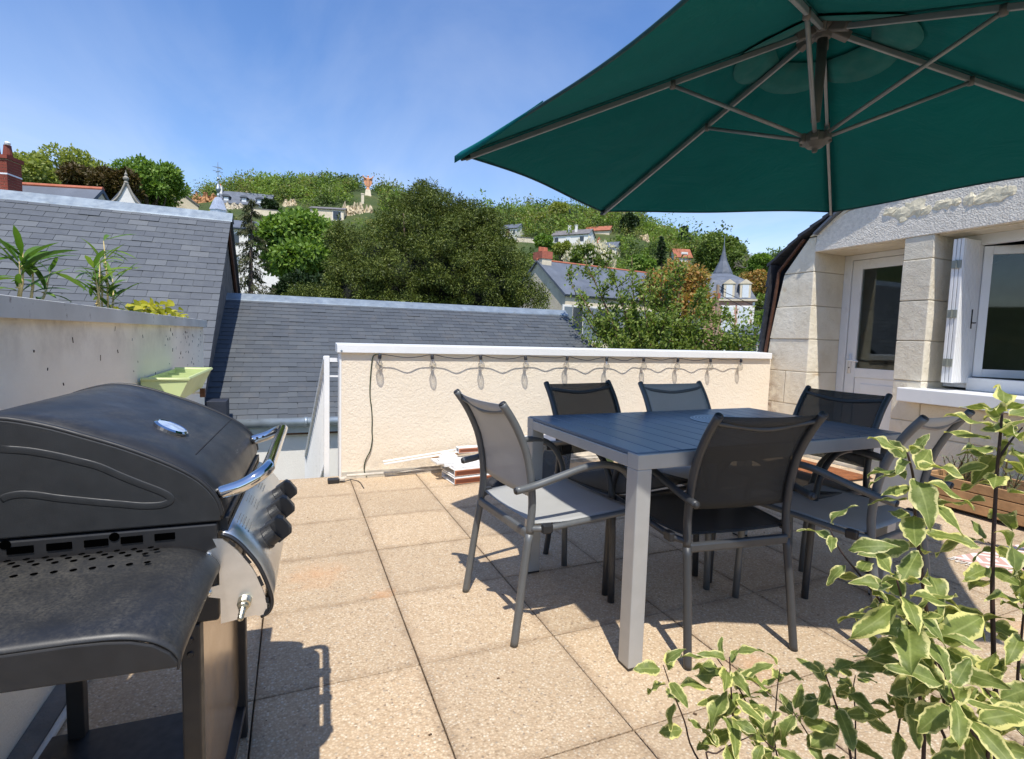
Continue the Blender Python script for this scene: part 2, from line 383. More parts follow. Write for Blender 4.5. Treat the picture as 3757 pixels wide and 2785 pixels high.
# ------------------------------------------------------------------ terrace floor: slab with paving tiles
WX, WY, HX = -1.06, 2.94, 4.30           # left wall face, parapet face, gable face
slab = MB().box((WX - 0.2, -3.0, -0.32), (HX + 0.1, 3.02, -0.042)).build('terrace_floor', DARKJOINT)
tag(slab, kind='structure')
tile_me = MB().box((-0.2478, -0.2478, -0.04), (0.2478, 0.2478, 0)).mesh('paving_tile')
tile_me.materials.append(TILE)
def cut_tile(x0, x1, y0, y1):
    return MB().box((x0, y0, -0.04), (x1, y1, 0)).mesh('paving_tile')
for i in range(-3, 9):
    for j in range(-6, 6):
        x0, x1, y0, y1 = i * 0.5 + 0.0022, i * 0.5 + 0.4978, j * 0.5 + 0.0022, j * 0.5 + 0.4978
        cx, cy = i * 0.5 + 0.25, j * 0.5 + 0.25
        a0, a1, b0, b1 = max(x0, WX + 0.01), min(x1, HX - 0.005), y0, min(y1, 3.0)
        if a1 - a0 < 0.03 or b1 - b0 < 0.03: continue
        full = (a0, a1, b0, b1) == (x0, x1, y0, y1)
        if full: o = obj('paving_tile', tile_me, None, slab, 0.0025, 1)
        else:
            me = cut_tile(a0 - cx, a1 - cx, b0 - cy, b1 - cy); me.materials.append(TILE)
            o = obj('paving_tile', me, None, slab, 0.0025, 1)
        o.location = (cx, cy, random.uniform(-0.0016, 0.0006))
        o.rotation_euler = (random.uniform(-0.002, 0.002), random.uniform(-0.002, 0.002), random.uniform(-0.003, 0.003))
# dirt and metal edging strip along the left wall
o = MB().box((WX, -3.0, -0.03), (WX + 0.06, 3.0, 0.006)).build('cement_fillet', CEMENT, bevel=0.004); tag(o, 'narrow dirty cement fillet at the foot of the left wall', 'cement strip')
o = MB().tube([(WX + 0.075, y, 0.012 + 0.004 * math.sin(y * 7)) for y in np.arange(-2.8, 2.9, 0.1)], 0.011, 6).build('edging_strip', ZINC_OLD, smooth=True); tag(o, 'peeling grey metal edging strip on the tiles by the left wall', 'edging strip')

# crumbs, petals and bits of leaf lying on the tiles
dm_ = pm('floor_debris', srgb(92, 70, 48), 0.9, var=0.4); dw_ = pm('petal_debris', srgb(226, 214, 204), 0.8)
for m_, n_, nm_, lb_ in ((dm_, 70, 'leaf_litter', 'dark leaf crumbs scattered over the paving tiles'), (dw_, 26, 'fallen_petals', 'tiny pale petals scattered over the paving tiles')):
    db = MB(); q_ = random.Random(n_)
    for _ in range(n_):
        x_, y_ = q_.uniform(-0.9, 3.6), q_.uniform(-0.4, 2.8); a_ = q_.uniform(0, 6.28); L_ = q_.uniform(0.003, 0.011) * (0.6 if m_ is dw_ else 1); w_ = L_ * q_.uniform(0.25, 0.6)
        db.bar((x_, y_, 0.0022), (x_ + L_ * math.cos(a_), y_ + L_ * math.sin(a_), 0.0028), w_, 0.0012)
    tag(db.build(nm_, m_), lb_, 'litter', kind='stuff')
# ------------------------------------------------------------------ parapet wall with white cap
PL, PR = -0.075, HX
par = thing('parapet_wall', 'cream rendered parapet wall with white metal cap and string lights', 'parapet', (2.1, WY + 0.06, 0))
MB().box((PL + 0.012, WY, -0.3), (PR, WY + 0.14, 0.965)).build('wall', CREAM, par)
capb = MB(); capb.prism([(WY - 0.03, 0.952), (WY - 0.03, 1.012), (WY + 0.17, 1.022), (WY + 0.17, 0.952)], lambda p: (PL - 0.018, p[0], p[1]), lambda p: (PR - 0.02, p[0], p[1]))
cap = capb.build('cap', WHITE_ALU, par, bevel=0.003)
MB().lathe([(0.0, 0), (0.008, 0.0), (0.007, 0.004), (0, 0.005)], 10, (PL + 0.012, WY - 0.031, 0.966), (0, -1, 0)).build('screw', ZINC, cap)
MB().box((PL, WY - 0.004, -0.02), (PL + 0.014, WY + 0.14, 0.95)).build('corner_bead', WHITE, par)
sk = MB(); sk.box((PL + 0.02, WY - 0.05, 0.0), (PR, WY, 0.012)); sk.box((PL + 0.02, WY - 0.012, 0.012), (PR, WY - 0.001, 0.045))
sk.tube([(PL + 0.05, WY - 0.032, 0.022), (0.7, WY - 0.032, 0.022), (2, WY - 0.03, 0.022), (PR - 0.02, WY - 0.032, 0.022)], 0.011, 8)
sk.build('base_rail', pm('base_rail', srgb(206, 198, 184), 0.5, 0.3, var=0.15, dirt=(srgb(120, 104, 84), 8, 0.5, 0.8)), par)

# ------------------------------------------------------------------ left boundary wall
lw = thing('boundary_wall', 'grey rendered boundary wall with weathered metal coping left of the grill', 'wall', (WX - 0.1, 1.0, 0))
MB().box((WX - 0.30, -3.0, -4.2), (WX, 3.70, 1.13)).build('wall', GREYWALL, lw)
c = MB(); c.prism([(WX - 0.04, 1.118), (WX + 0.022, 1.112), (WX + 0.022, 1.166), (WX + 0.012, 1.168), (WX - 0.04, 1.150)], lambda p: (p[0], -3.0, p[1]), lambda p: (p[0], 3.74, p[1]))
c.build('coping', ZINC_OLD, lw)
MB().box((WX - 0.33, -3.0, 1.10), (WX - 0.285, 3.72, 1.16)).build('back_coping', ZINC_OLD, lw)
MB().box((WX - 0.285, -2.98, 1.0), (WX - 0.04, 3.68, 1.142)).build('soil', pm('soil', srgb(70, 54, 40), 1.0, var=0.4, bump=0.8, vscale=30), lw)
# creeper scars on the wall
sc_ = MB()
for k in range(80):
    y = random.uniform(0.7, 3.6); z = 1.10 - abs(random.gauss(0, 0.2)) if random.random() < .75 else random.uniform(0.75, 1.1)
    if random.random() < 0.55: y = random.uniform(2.4, 3.62)
    L = random.uniform(0.004, 0.022); a = random.uniform(-0.6, 0.6); w = random.uniform(0.001, 0.003)
    p, q = Vector((WX + 0.001, y, z)), Vector((WX + 0.001, y + L * math.sin(a), z - L * math.cos(a)))
    sc_.bar(p, q, w, w)
o = sc_.build('creeper_roots', pm('dead_roots', srgb(74, 58, 48), 0.9), lw); o['kind'] = 'stuff'

# ------------------------------------------------------------------ neighbouring slate roofs
def slate_roof(house, name, x0, x1, ye, ze, yr, zr, mat_, big, off=0.0, seed=1, SL_W=0.22, SL_E=0.112):
    """roof facing -Y from eave (ye,ze) to ridge (yr,zr): boarding, the nearest slates as parts, the rest joined"""
    rnd = random.Random(seed)
    L = math.hypot(yr - ye, zr - ze); dy_, dz_ = (yr - ye) / L, (zr - ze) / L
    ny, nz = -dz_, dy_
    bd = MB(); bd.add([(x0 + .01, ye + .02, ze - 0.02), (x1 - .01, ye + .02, ze - 0.02), (x1 - .01, yr, zr - 0.02), (x0 + .01, yr, zr - 0.02)], [(0, 1, 2, 3)])
    roof = bd.build(name, DARKGAP, house, solid=0.02)
    rows = int(L / SL_E); cand = []
    for r in range(rows):
        s0 = r * SL_E - 0.03; sh = (r % 2) * SL_W / 2 + off
        x = x0 - sh
        while x < x1:
            a, b = max(x, x0), min(x + SL_W, x1)
            if b - a > 0.03: cand.append((r, s0, a, b))
            x += SL_W
    def slab_mesh(a, b, lift):
        w = (b - a) / 2 - 0.0022; ln = SL_E * 1.9; th = 0.008
        vs = []
        for (xx, ss, hh) in ((-w, 0, lift), (w, 0, lift), (w, ln, 0.002), (-w, ln, 0.002)):
            for top in (0, 1):
                h = hh + top * th
                vs.append((xx, ss * dy_ + h * ny, ss * dz_ + h * nz))
        return vs, [(1, 3, 5, 7), (0, 6, 4, 2), (0, 2, 3, 1), (2, 4, 5, 3), (4, 6, 7, 5), (6, 0, 1, 7)]
    def origin(r, s0, a, b): return ((a + b) / 2, ye + s0 * dy_, ze + s0 * dz_)
    # nearest first, only those in view of the terrace
    cand.sort(key=big)
    cache = {}
    rest = MB()
    for k, (r, s0, a, b) in enumerate(cand):
        o = origin(r, s0, a, b)
        lift = 0.013 + rnd.choice((0, 0, 0, 0.001, 0.002, 0.006 if rnd.random() < 0.3 else 0))
        if k < 300:
            key = (round(b - a, 3), round(lift, 4))
            if key not in cache:
                vs, fs = slab_mesh(a, b, lift); me = bpy.data.meshes.new('slate'); me.from_pydata(vs, [], fs); me.materials.append(mat_); cache[key] = me
            ob = obj('slate', cache[key], None, roof)
            slip = rnd.random() < 0.05
            ob.location = (o[0], o[1] - (0.012 * dy_ if slip else 0), o[2] - (0.012 * dz_ if slip else 0)); ob.rotation_euler = (0, rnd.uniform(-0.006, 0.006), rnd.uniform(-0.05, 0.05) if slip else rnd.uniform(-0.01, 0.01))
        else:
            vs, fs = slab_mesh(a, b, lift)
            rest.add([(v[0] + o[0], v[1] + o[1], v[2] + o[2]) for v in vs], fs)
    if rest.v: ro = rest.build('slates', mat_, roof); ro['kind'] = 'stuff'
    return roof
# house on the left, ridge running across
R1Y, R1Z, R1X = 8.3, 2.87, -1.28
s40 = math.tan(math.radians(40))
R1E = 4.95; R1EZ = R1Z - (R1Y - R1E) * s40
h1 = thing('slate_roofed_house', 'house with large grey slate roof and zinc ridge behind the bamboo', 'house', (-4, 8, -4.5))
MB().box((-9.0, R1E + 0.2, -5.2), (R1X - 0.08, 11.4, R1EZ)).build('wall', WHITEWALL, h1)
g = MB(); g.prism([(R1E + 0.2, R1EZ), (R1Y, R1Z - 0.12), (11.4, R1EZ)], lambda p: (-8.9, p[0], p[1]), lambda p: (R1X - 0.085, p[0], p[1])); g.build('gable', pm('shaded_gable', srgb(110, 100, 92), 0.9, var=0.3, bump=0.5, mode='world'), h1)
def near_key(cx, cz):
    return lambda c: abs((c[2] + c[3]) / 2 - cx) + c[1] * 0.4
slate_roof(h1, 'roof', -5.6, R1X, R1E, R1EZ, R1Y, R1Z, SLATE, lambda c: -((c[2] + c[3]) / 2) * 1.0 + abs(c[1] - 2.8) * 0.9, seed=3, SL_W=0.235, SL_E=0.138)
bk = MB(); bk.add([(-9.0, R1Y, R1Z), (R1X, R1Y, R1Z), (R1X, 11.6, R1EZ), (-9.0, 11.6, R1EZ)], [(0, 1, 2, 3)]); bk.build('rear_roof', SLATE, h1, solid=0.03)
rz = MB(); rz.prism([(R1Y - 0.16, R1Z - 0.115), (R1Y - 0.155, R1Z - 0.095), (R1Y, R1Z + 0.045), (R1Y + 0.16, R1Z - 0.095), (R1Y, R1Z + 0.02)], lambda p: (-9.0, p[0], p[1]), lambda p: (R1X + 0.015, p[0], p[1]))
rz.build('ridge_flashing', ZINC, h1)
vb = MB(); vb.bar((R1X - 0.05, R1E - 0.02, R1EZ - 0.12), (R1X - 0.05, R1Y, R1Z - 0.13), 0.03, 0.15); vb.bar((R1X - 0.05, 11.5, R1EZ - 0.12), (R1X - 0.05, R1Y, R1Z - 0.13), 0.03, 0.15)
vb.build('barge_board', WOOD_BROWN, h1)
# lower roof behind the parapet
R2E, R2EZ, R2Y, R2Z, R2X0, R2X1 = 5.62, 0.045, 8.30, 1.63, R1X - 0.1, 4.66
h2 = thing('lower_slate_roofed_house', 'lower house with dark slate roof and gutter behind the parapet', 'house', (2, 7, -4.5))
MB().box((R2X0, R2E + 0.06, -5.2), (R2X1 - 0.05, 10.9, R2EZ - 0.05)).build('wall', WHITEWALL, h2)
g = MB(); g.prism([(R2E + 0.06, R2EZ - 0.05), (R2Y, R2Z - 0.05), (10.9, R2EZ - 0.05)], lambda p: (R2X0 + .02, p[0], p[1]), lambda p: (R2X1 - 0.06, p[0], p[1])); g.build('gable', WHITEWALL, h2)
slate_roof(h2, 'roof', R2X0, R2X1, R2E, R2EZ, R2Y, R2Z, SLATE_D, lambda c: abs((c[2] + c[3]) / 2 - 0.0) * 0.75 + c[1], off=0.07, seed=9)
bk = MB(); bk.add([(R2X0, R2Y, R2Z), (R2X1, R2Y, R2Z), (R2X1, 11.0, R2EZ), (R2X0, 11.0, R2EZ)], [(0, 1, 2, 3)]); bk.build('rear_roof', SLATE_D, h2, solid=0.03)
rz = MB(); rz.prism([(R2Y - 0.15, R2Z - 0.07), (R2Y - 0.145, R2Z - 0.052), (R2Y, R2Z + 0.05), (R2Y + 0.15, R2Z - 0.05), (R2Y, R2Z + 0.025)], lambda p: (R2X0, p[0], p[1]), lambda p: (R2X1 + 0.02, p[0], p[1]))
rz.build('ridge_flashing', ZINC, h2)
gu = MB()
for x in np.arange(R2X0 + 0.2, R2X1, 0.92): gu.tube([(x - 0.02, R2E - 0.055, R2EZ - 0.03), (x + 0.02, R2E - 0.055, R2EZ - 0.03)], 0.062, 14)
gu.tube([(R2X0, R2E - 0.055, R2EZ - 0.03), (R2X1, R2E - 0.055, R2EZ - 0.03)], 0.055, 14)
gut = gu.build('gutter', ZINC, h2, smooth=True)
MB().box((R2X0, R2E - 0.02, R2EZ - 0.165), (R2X1, R2E + 0.055, R2EZ - 0.055)).build('eaves_flashing', pm('pale_zinc', srgb(182, 190, 192), 0.45, 0.4, var=0.1), h2)
MB().box((R2X0, R2E + 0.0, R2EZ - 0.19), (R2X1, R2E + 0.055, R2EZ - 0.166)).build('fascia_board', WOOD_BROWN, h2)
# dark box where the two roofs meet, valley shadow put into its colour
o = MB(); o.box((R1X - 0.02, 5.35, -0.3), (R1X + 0.2, 5.62, 0.31)); o = o.build('valley_shadow_box', pm('valley_shadow_dark', srgb(44, 48, 58), 0.6, var=0.2), h2, bevel=0.005)
# paved yard between the buildings
yard = MB().box((-1.3, 3.02, -5.3), (HX, 5.8, -5.15)).build('courtyard', pm('yard_concrete', srgb(200, 192, 176), 0.9, var=0.15, mode='world')); tag(yard, kind='structure')
# ------------------------------------------------------------------ stone gable house on the right
gh = thing('stone_house', 'pale limestone gable house with recessed door and open window on the right', 'house', (6, 1, 0))
EDGE = [(-1, 3.02), (0, 3.02), (1.0, 3.0), (1.48, 2.915), (1.85, 2.84), (2.16, 2.58), (2.4, 2.12)]
def edge_y(z): return float(np.interp(z, [e[0] for e in EDGE], [e[1] for e in EDGE]))
MORTAR = pm('mortar', srgb(188, 174, 150), 0.95, var=0.15, bump=0.4, mode='world')
core = MB()
core.prism([(2.52, -0.3), (2.99, -0.3), (2.98, 1.0), (2.88, 1.5), (2.80, 1.85), (2.56, 2.13), (2.52, 2.13)], lambda p: (HX + 0.008, p[0], p[1]), lambda p: (4.76, p[0], p[1]))
core.box((HX + 0.008, 1.482, -0.3), (4.76, 1.69, 2.02))
core.box((HX + 0.008, -3.0, -0.3), (4.76, 1.482, 0.66))
core.box((HX + 0.008, -3.0, 0.66), (4.76, 0.25, 2.02))
core.prism([(2.50, 2.024), (2.50, 2.14), (2.28, 2.29), (0.0, 3.35), (-3.0, 2.0), (-3.0, 2.024)], lambda p: (HX + 0.008, p[0], p[1]), lambda p: (4.80, p[0], p[1]))
wall = core.build('wall', MORTAR, gh)
ZC = [-0.02, 0.17, 0.505, 0.837, 1.165, 1.492, 1.825, 2.16]
def block(pts, x0, x1, name='stone_block', m=None):
    b = MB(); b.prism(pts, lambda p: (x0, p[0], p[1]), lambda p: (x1, p[0], p[1]))
    return b.build(name, m or STONE, wall, bevel=0.006, seg=2)
jit = lambda: random.uniform(-0.004, 0.003)
for k in range(7):
    z0, z1 = ZC[k] + 0.003, ZC[k + 1] - 0.003
    e0, e1 = edge_y(z0), edge_y(z1)
    x0 = HX + jit()
    if k in (0, 2):
        ym = 2.72 + random.uniform(-0.04, 0.04)
        block([(2.51, z0), (ym - 0.003, z0), (ym - 0.003, z1), (2.51, z1)], x0, 4.735); block([(ym + 0.003, z0), (e0, z0), (e1, z1), (ym + 0.003, z1)], HX + jit(), 4.735)
    elif k == 6:
        block([(2.51, z0), (e0, z0), (2.585, 2.155), (2.51, 2.155)], x0, 4.735)
    else:
        block([(2.51, z0), (e0, z0), (e1, z1), (2.51, z1)], x0, 4.735)
for k in range(7):                                        # pier between door and window
    z0, z1 = ZC[k] + 0.003, min(ZC[k + 1], 2.012) - 0.003
    if k == 6: z1 = 2.010
    block([(1.476, z0), (1.697, z0), (1.697, z1), (1.476, z1)], HX + jit(), 4.735)
for (z0, z1, ys) in ((0.40, 0.662, (1.473, 1.12, 0.62, 0.1, -0.45, -1.1)), (0.19, 0.395, (1.473, 0.9, 0.3, -0.3, -0.9))):
    for a, b in zip(ys[1:], ys): block([(a + 0.003, z0), (b - 0.003, z0), (b - 0.003, z1 - 0.004), (a + 0.003, z1 - 0.004)], HX + jit() + 0.004, 4.5)
MB().box((HX - 0.002, -3.0, -0.05), (HX + 0.02, 1.47, 0.186)).build('plinth', m_render('plinth_render', srgb(188, 180, 166), srgb(140, 134, 124), 18, 1.0), wall)
for (a, b) in ((0.247, -0.25), (-0.256, -0.8)):
    for k in range(2, 6): block([(b, ZC[k + 0] + 0.003 if k > 2 else 0.80), (a, ZC[k] + 0.003 if k > 2 else 0.80), (a, ZC[k + 1] - 0.003), (b, ZC[k + 1] - 0.003)], HX + jit(), 4.6)
# lintel band and rough upper wall
lt = MB(); lt.prism([(2.512, 2.012), (2.50, 2.165), (2.30, 2.30), (2.18, 2.34), (-3.0, 2.36), (-3.0, 2.012)], lambda p: (HX - 0.006, p[0], p[1]), lambda p: (HX + 0.05, p[0], p[1]))
lt.build('lintel', LINTEL, wall, bevel=0.004)
so = MB(); so.box((HX + 0.05, 1.70, 2.008), (4.76, 2.508, 2.02)); so.box((HX + 0.05, 0.252, 2.004), (4.60, 1.472, 2.016)); so.build('soffit', STONE, wall)
def pebble(c, r, seed, n=10):
    rr = random.Random(seed); b = MB(); vs = []; fs = []
    for i in range(n // 2 + 1):
        th = math.pi * i / (n // 2)
        for k in range(n):
            ph = 2 * math.pi * k / n; q = 1 + rr.uniform(-0.22, 0.22)
            vs.append((c[0] - r[0] * math.cos(ph) * math.sin(th) * q, c[1] + r[1] * math.sin(ph) * math.sin(th) * q, c[2] + r[2] * math.cos(th) * q))
    for i in range(n // 2):
        for k in range(n): fs.append((i * n + k, i * n + (k + 1) % n, (i + 1) * n + (k + 1) % n, (i + 1) * n + k))
    return b.add(vs, fs)
YELLOWSTONE = pm('yellow_rubble', srgb(226, 214, 184), 0.95, var=0.18, vscale=20, bump=0.8, bscale=30, mode='world')
Z4 = lambda a, b: ((2650 + a / 1.99) / VP, (650 + b / 1.99) / VP)
for k, (a, b, w, h) in enumerate(((1215, 262, .04, .03), (1295, 268, .06, .04), (1395, 235, .07, .055), (1470, 250, .045, .03), (1610, 205, .06, .035), (1700, 190, .03, .025), (1800, 170, .035, .04), (1890, 165, .07, .035), (1985, 135, .07, .05), (2080, 110, .05, .03), (1310, 315, .03, .02))):
    p = on(*Z4(a, b), 0, HX - 0.02)
    pebble((HX + 0.002, p[1], p[2] + 0.01), (0.016, w * 1.5, h * 1.45), k + 3, 14).build('rubble_stone', YELLOWSTONE, wall, smooth=False)
# chamfer slab of stone along the sloping shoulder
sh = MB(); sh.prism([(2.575, 2.165), (2.50, 2.17), (2.20, 2.345), (2.05, 2.41), (2.12, 2.415)], lambda p: (HX - 0.012, p[0], p[1]), lambda p: (HX + 0.1, p[0], p[1])); sh.build('coping_stone', STONE, wall)
# roof: steep lower slope facing away, shallower upper slope
ROOFD = pm('dark_slate_edge', srgb(52, 54, 60), 0.6, var=0.3, vscale=20, bump=0.3, mode='world')
roof = MB().box((4.9, -2.8, 2.2), (5.0, -2.7, 2.25)).build('roof_timber', WOOD_BROWN, gh)
prof = [(3.075, -0.25), (3.06, 0.9), (2.985, 1.94)]
def along(p, t):
    L = [0]
    for a, b in zip(p, p[1:]): L.append(L[-1] + math.dist(a, b))
    s = t * L[-1]
    return float(np.interp(s, L, [q[0] for q in p])), float(np.interp(s, L, [q[1] for q in p]))
n = 19
for k in range(n):
    a, b = along(prof, k / n), along(prof, min(1, (k + 1.25) / n))
    cx = HX - 0.055 + random.uniform(-0.008, 0.008)
    m = MB(); m.prism([(a[0] - 0.012, a[1]), (a[0] + 0.022, a[1]), (b[0] + 0.004, b[1]), (b[0] - 0.02, b[1])], lambda p: (cx, p[0], p[1]), lambda p: (8.5, p[0], p[1])); m.build('slate_course', ROOFD, roof)
prof2 = [(3.02, 1.93), (2.66, 2.185), (0.0, 3.50)]
n = 24
for k in range(n):
    a, b = along(prof2, k / n), along(prof2, min(1, (k + 1.25) / n))
    cx = HX - 0.06 + random.uniform(-0.008, 0.008)
    m = MB(); m.prism([(a[0], a[1] - 0.012), (a[0], a[1] + 0.022), (b[0], b[1] + 0.006), (b[0], b[1] - 0.02)], lambda p: (cx, p[0], p[1]), lambda p: (8.5, p[0], p[1])); m.build('slate_course', ROOFD, roof)
m = MB(); m.add([(HX - 0.05, 0, 3.5), (8.5, 0, 3.5), (8.5, -3.0, 2.0), (HX - 0.05, -3.0, 2.0)], [(0, 1, 2, 3)]); m.build('far_slope', ROOFD, roof, solid=0.04)
vb = MB()
for a, b in zip([(3.026, 0.2), (3.018, 0.95), (2.942, 1.5), (2.90, 1.86)], [(3.018, 0.95), (2.942, 1.5), (2.90, 1.86), (2.63, 2.15)]): vb.bar((HX - 0.012, a[0], a[1]), (HX - 0.012, b[0], b[1]), 0.03, 0.016)
vb.build('verge_board', pm('verge_brown', srgb(84, 54, 38), 0.8, var=0.3, vscale=18), roof)
st = MB(); st.bar((HX - 0.035, 2.50, 2.178), (HX - 0.035, 2.26, 2.36), 0.05, 0.02); st.build('verge_flashing', pm('lead_strip', srgb(104, 108, 116), 0.5, 0.4), roof)
# dim room behind the openings
room = MB(); room.box((4.95, -2.6, 0.0), (7.6, 2.75, 2.45))
room.f = [tuple(reversed(f)) for f in room.f]
ro = room.build('room', pm('room_wall', srgb(150, 146, 138), 0.9, var=0.1), gh)
ro.data.polygons  # inward faces
# openings through the box: cut the -X face into a frame
me = MB()
x = 4.95
rects = [(-2.6, 0.25, 0, 2.45), (1.475, 1.70, 0, 2.45), (2.50, 2.75, 0, 2.45), (0.25, 1.475, 0, 0.78), (0.25, 1.475, 2.0, 2.45), (1.70, 2.50, 2.0, 2.45)]
for (a, b, c_, d_) in rects: me.add([(x, a, c_), (x, a, d_), (x, b, d_), (x, b, c_)], [(0, 1, 2, 3)])
room2 = MB(); room2.add([(4.95, -2.6, 0), (7.6, -2.6, 0), (7.6, 2.75, 0), (4.95, 2.75, 0), (4.95, -2.6, 2.45), (7.6, -2.6, 2.45), (7.6, 2.75, 2.45), (4.95, 2.75, 2.45)],
                        [(0, 1, 2, 3), (7, 6, 5, 4), (1, 5, 6, 2), (0, 4, 5, 1), (3, 2, 6, 7)])
room2.add(me.v, me.f)
bpy.data.objects.remove(ro)
room2.build('room', MATS['room_wall'], gh)
# door
DX = 4.735
dr = MB(); dr.box((DX, 2.435, 0.02), (DX + 0.06, 2.515, 2.006)); dr.box((DX, 1.69, 0.02), (DX + 0.06, 1.76, 2.006)); dr.box((DX, 1.76, 1.955), (DX + 0.06, 2.435, 2.006))
frame = dr.build('door_frame', WHITE, gh, bevel=0.004)
d = MB(); d.box((DX + 0.01, 2.335, 0.05), (DX + 0.05, 2.43, 1.95)); d.box((DX + 0.01, 1.765, 0.05), (DX + 0.05, 1.86, 1.95)); d.box((DX + 0.01, 1.86, 1.86), (DX + 0.05, 2.335, 1.95)); d.box((DX + 0.01, 1.86, 0.05), (DX + 0.05, 2.335, 0.16)); d.box((DX + 0.01, 1.86, 0.805), (DX + 0.05, 2.335, 0.895))
door = d.build('door', WHITE, gh, bevel=0.003)
MB().box((DX + 0.028, 1.86, 0.895), (DX + 0.034, 2.335, 1.86)).build('pane', GLASS, door)
pn = MB(); pn.box((DX + 0.022, 1.86, 0.16), (DX + 0.04, 2.335, 0.805)); pn.box((DX + 0.014, 1.92, 0.22), (DX + 0.03, 2.275, 0.745)); pn.build('panel', WHITE, door, bevel=0.006)
hd = MB(); hd.box((DX + 0.002, 2.372, 0.84), (DX + 0.0101, 2.402, 1.03)); hd.tube([(DX + 0.005, 2.388, 0.97), (DX - 0.04, 2.388, 0.97), (DX - 0.048, 2.37, 0.968), (DX - 0.048, 2.27, 0.962)], 0.009, 8); hd.build('handle', WHITE_ALU, door, smooth=True)
MB().lathe([(0, 0), (0.007, 0), (0.007, 0.003), (0, 0.003)], 10, (DX + 0.0021, 2.387, 0.895), (-1, 0, 0)).build('keyhole', DARKGAP, door)
MB().box((HX + 0.02, 1.70, -0.02), (DX, 2.508, 0.03)).build('threshold', STONE, wall, bevel=0.006)
# window: sill, frame, inward-opened casement
MB().box((4.175, -1.2, 0.672), (4.58, 1.585, 0.782)).build('window_sill', WHITE, gh, bevel=0.006)
WXF = 4.575
wf = MB(); wf.box((WXF, 1.30, 0.80), (WXF + 0.06, 1.474, 2.004)); wf.box((WXF, 0.252, 0.80), (WXF + 0.06, 0.32, 2.004)); wf.box((WXF, 0.32, 1.925), (WXF + 0.06, 1.30, 2.004)); wf.box((WXF - 0.02, 0.32, 0.784), (WXF + 0.06, 1.30, 0.885))
wfr = wf.build('window_frame', WHITE, gh, bevel=0.004)
def casement(hy, ang, wid):
    """sash hinged on the jamb at y=hy swung inwards"""
    c_, s_ = math.cos(ang), math.sin(ang)
    T = lambda u, w, z: (WXF + 0.045 + u * s_ + w * c_, hy - u * c_ + w * s_, z)
    b = MB()
    for (u0, u1, z0, z1) in ((0, 0.055, 0.892, 1.915), (wid - 0.055, wid, 0.892, 1.915), (0.055, wid - 0.055, 0.892, 0.955), (0.055, wid - 0.055, 1.85, 1.915)):
        b.prism([(u0, z0), (u1, z0), (u1, z1), (u0, z1)], lambda p: T(p[0], -0.02, p[1]), lambda p: T(p[0], 0.02, p[1]))
    cs = b.build('casement', WHITE, gh, bevel=0.003)
    g_ = MB(); g_.prism([(0.055, 0.955), (wid - 0.055, 0.955), (wid - 0.055, 1.85), (0.055, 1.85)], lambda p: T(p[0], -0.003, p[1]), lambda p: T(p[0], 0.003, p[1])); g_.build('pane', GLASS, cs)
    h_ = MB(); h_.tube([T(wid - 0.03, 0.02, 1.30), T(wid - 0.03, 0.06, 1.30), T(wid - 0.13, 0.065, 1.30)], 0.008, 8); h_.build('handle', WHITE_ALU, cs, smooth=True)
casement(1.298, math.radians(38), 0.47)
# folded shutter leaves standing in the reveal
for k, y in enumerate((1.355, 1.329, 1.303)):
    b = MB(); b.box((4.345, y - 0.011, 0.842), (4.565, y + 0.011, 1.955))
    lf = b.build('shutter_leaf', WHITE, gh, bevel=0.003)
    if k == 2:
        r = MB()
        for q in range(9): r.box((4.362 + q * 0.0215, y - 0.0145, 0.85), (4.378 + q * 0.0215, y - 0.0112, 1.947))
        r.build('ribbing', WHITE, lf)
        hk = MB(); hk.box((4.515, y - 0.020, 1.27), (4.523, y - 0.0148, 1.42)); hk.tube([(4.519, y - 0.02, 1.315), (4.519, y - 0.045, 1.315), (4.48, y - 0.05, 1.312)], 0.005, 6); hk.build('espagnolette', pm('black_iron', (0.03, 0.03, 0.03), 0.5, 0.6), lf)
HINGE = pm('galvanised', srgb(150, 152, 142), 0.5, 0.6, var=0.15)
for z in (1.76, 1.38, 1.0):
    hb = MB(); hb.box((4.337, 1.298, z - 0.03), (4.3449, 1.328, z + 0.03)); hb.box((4.337, 1.331, z - 0.03), (4.3449, 1.362, z + 0.03)); hb.tube([(4.335, 1.3295, z - 0.032), (4.335, 1.3295, z + 0.032)], 0.006, 8); hb.build('hinge', HINGE, gh)
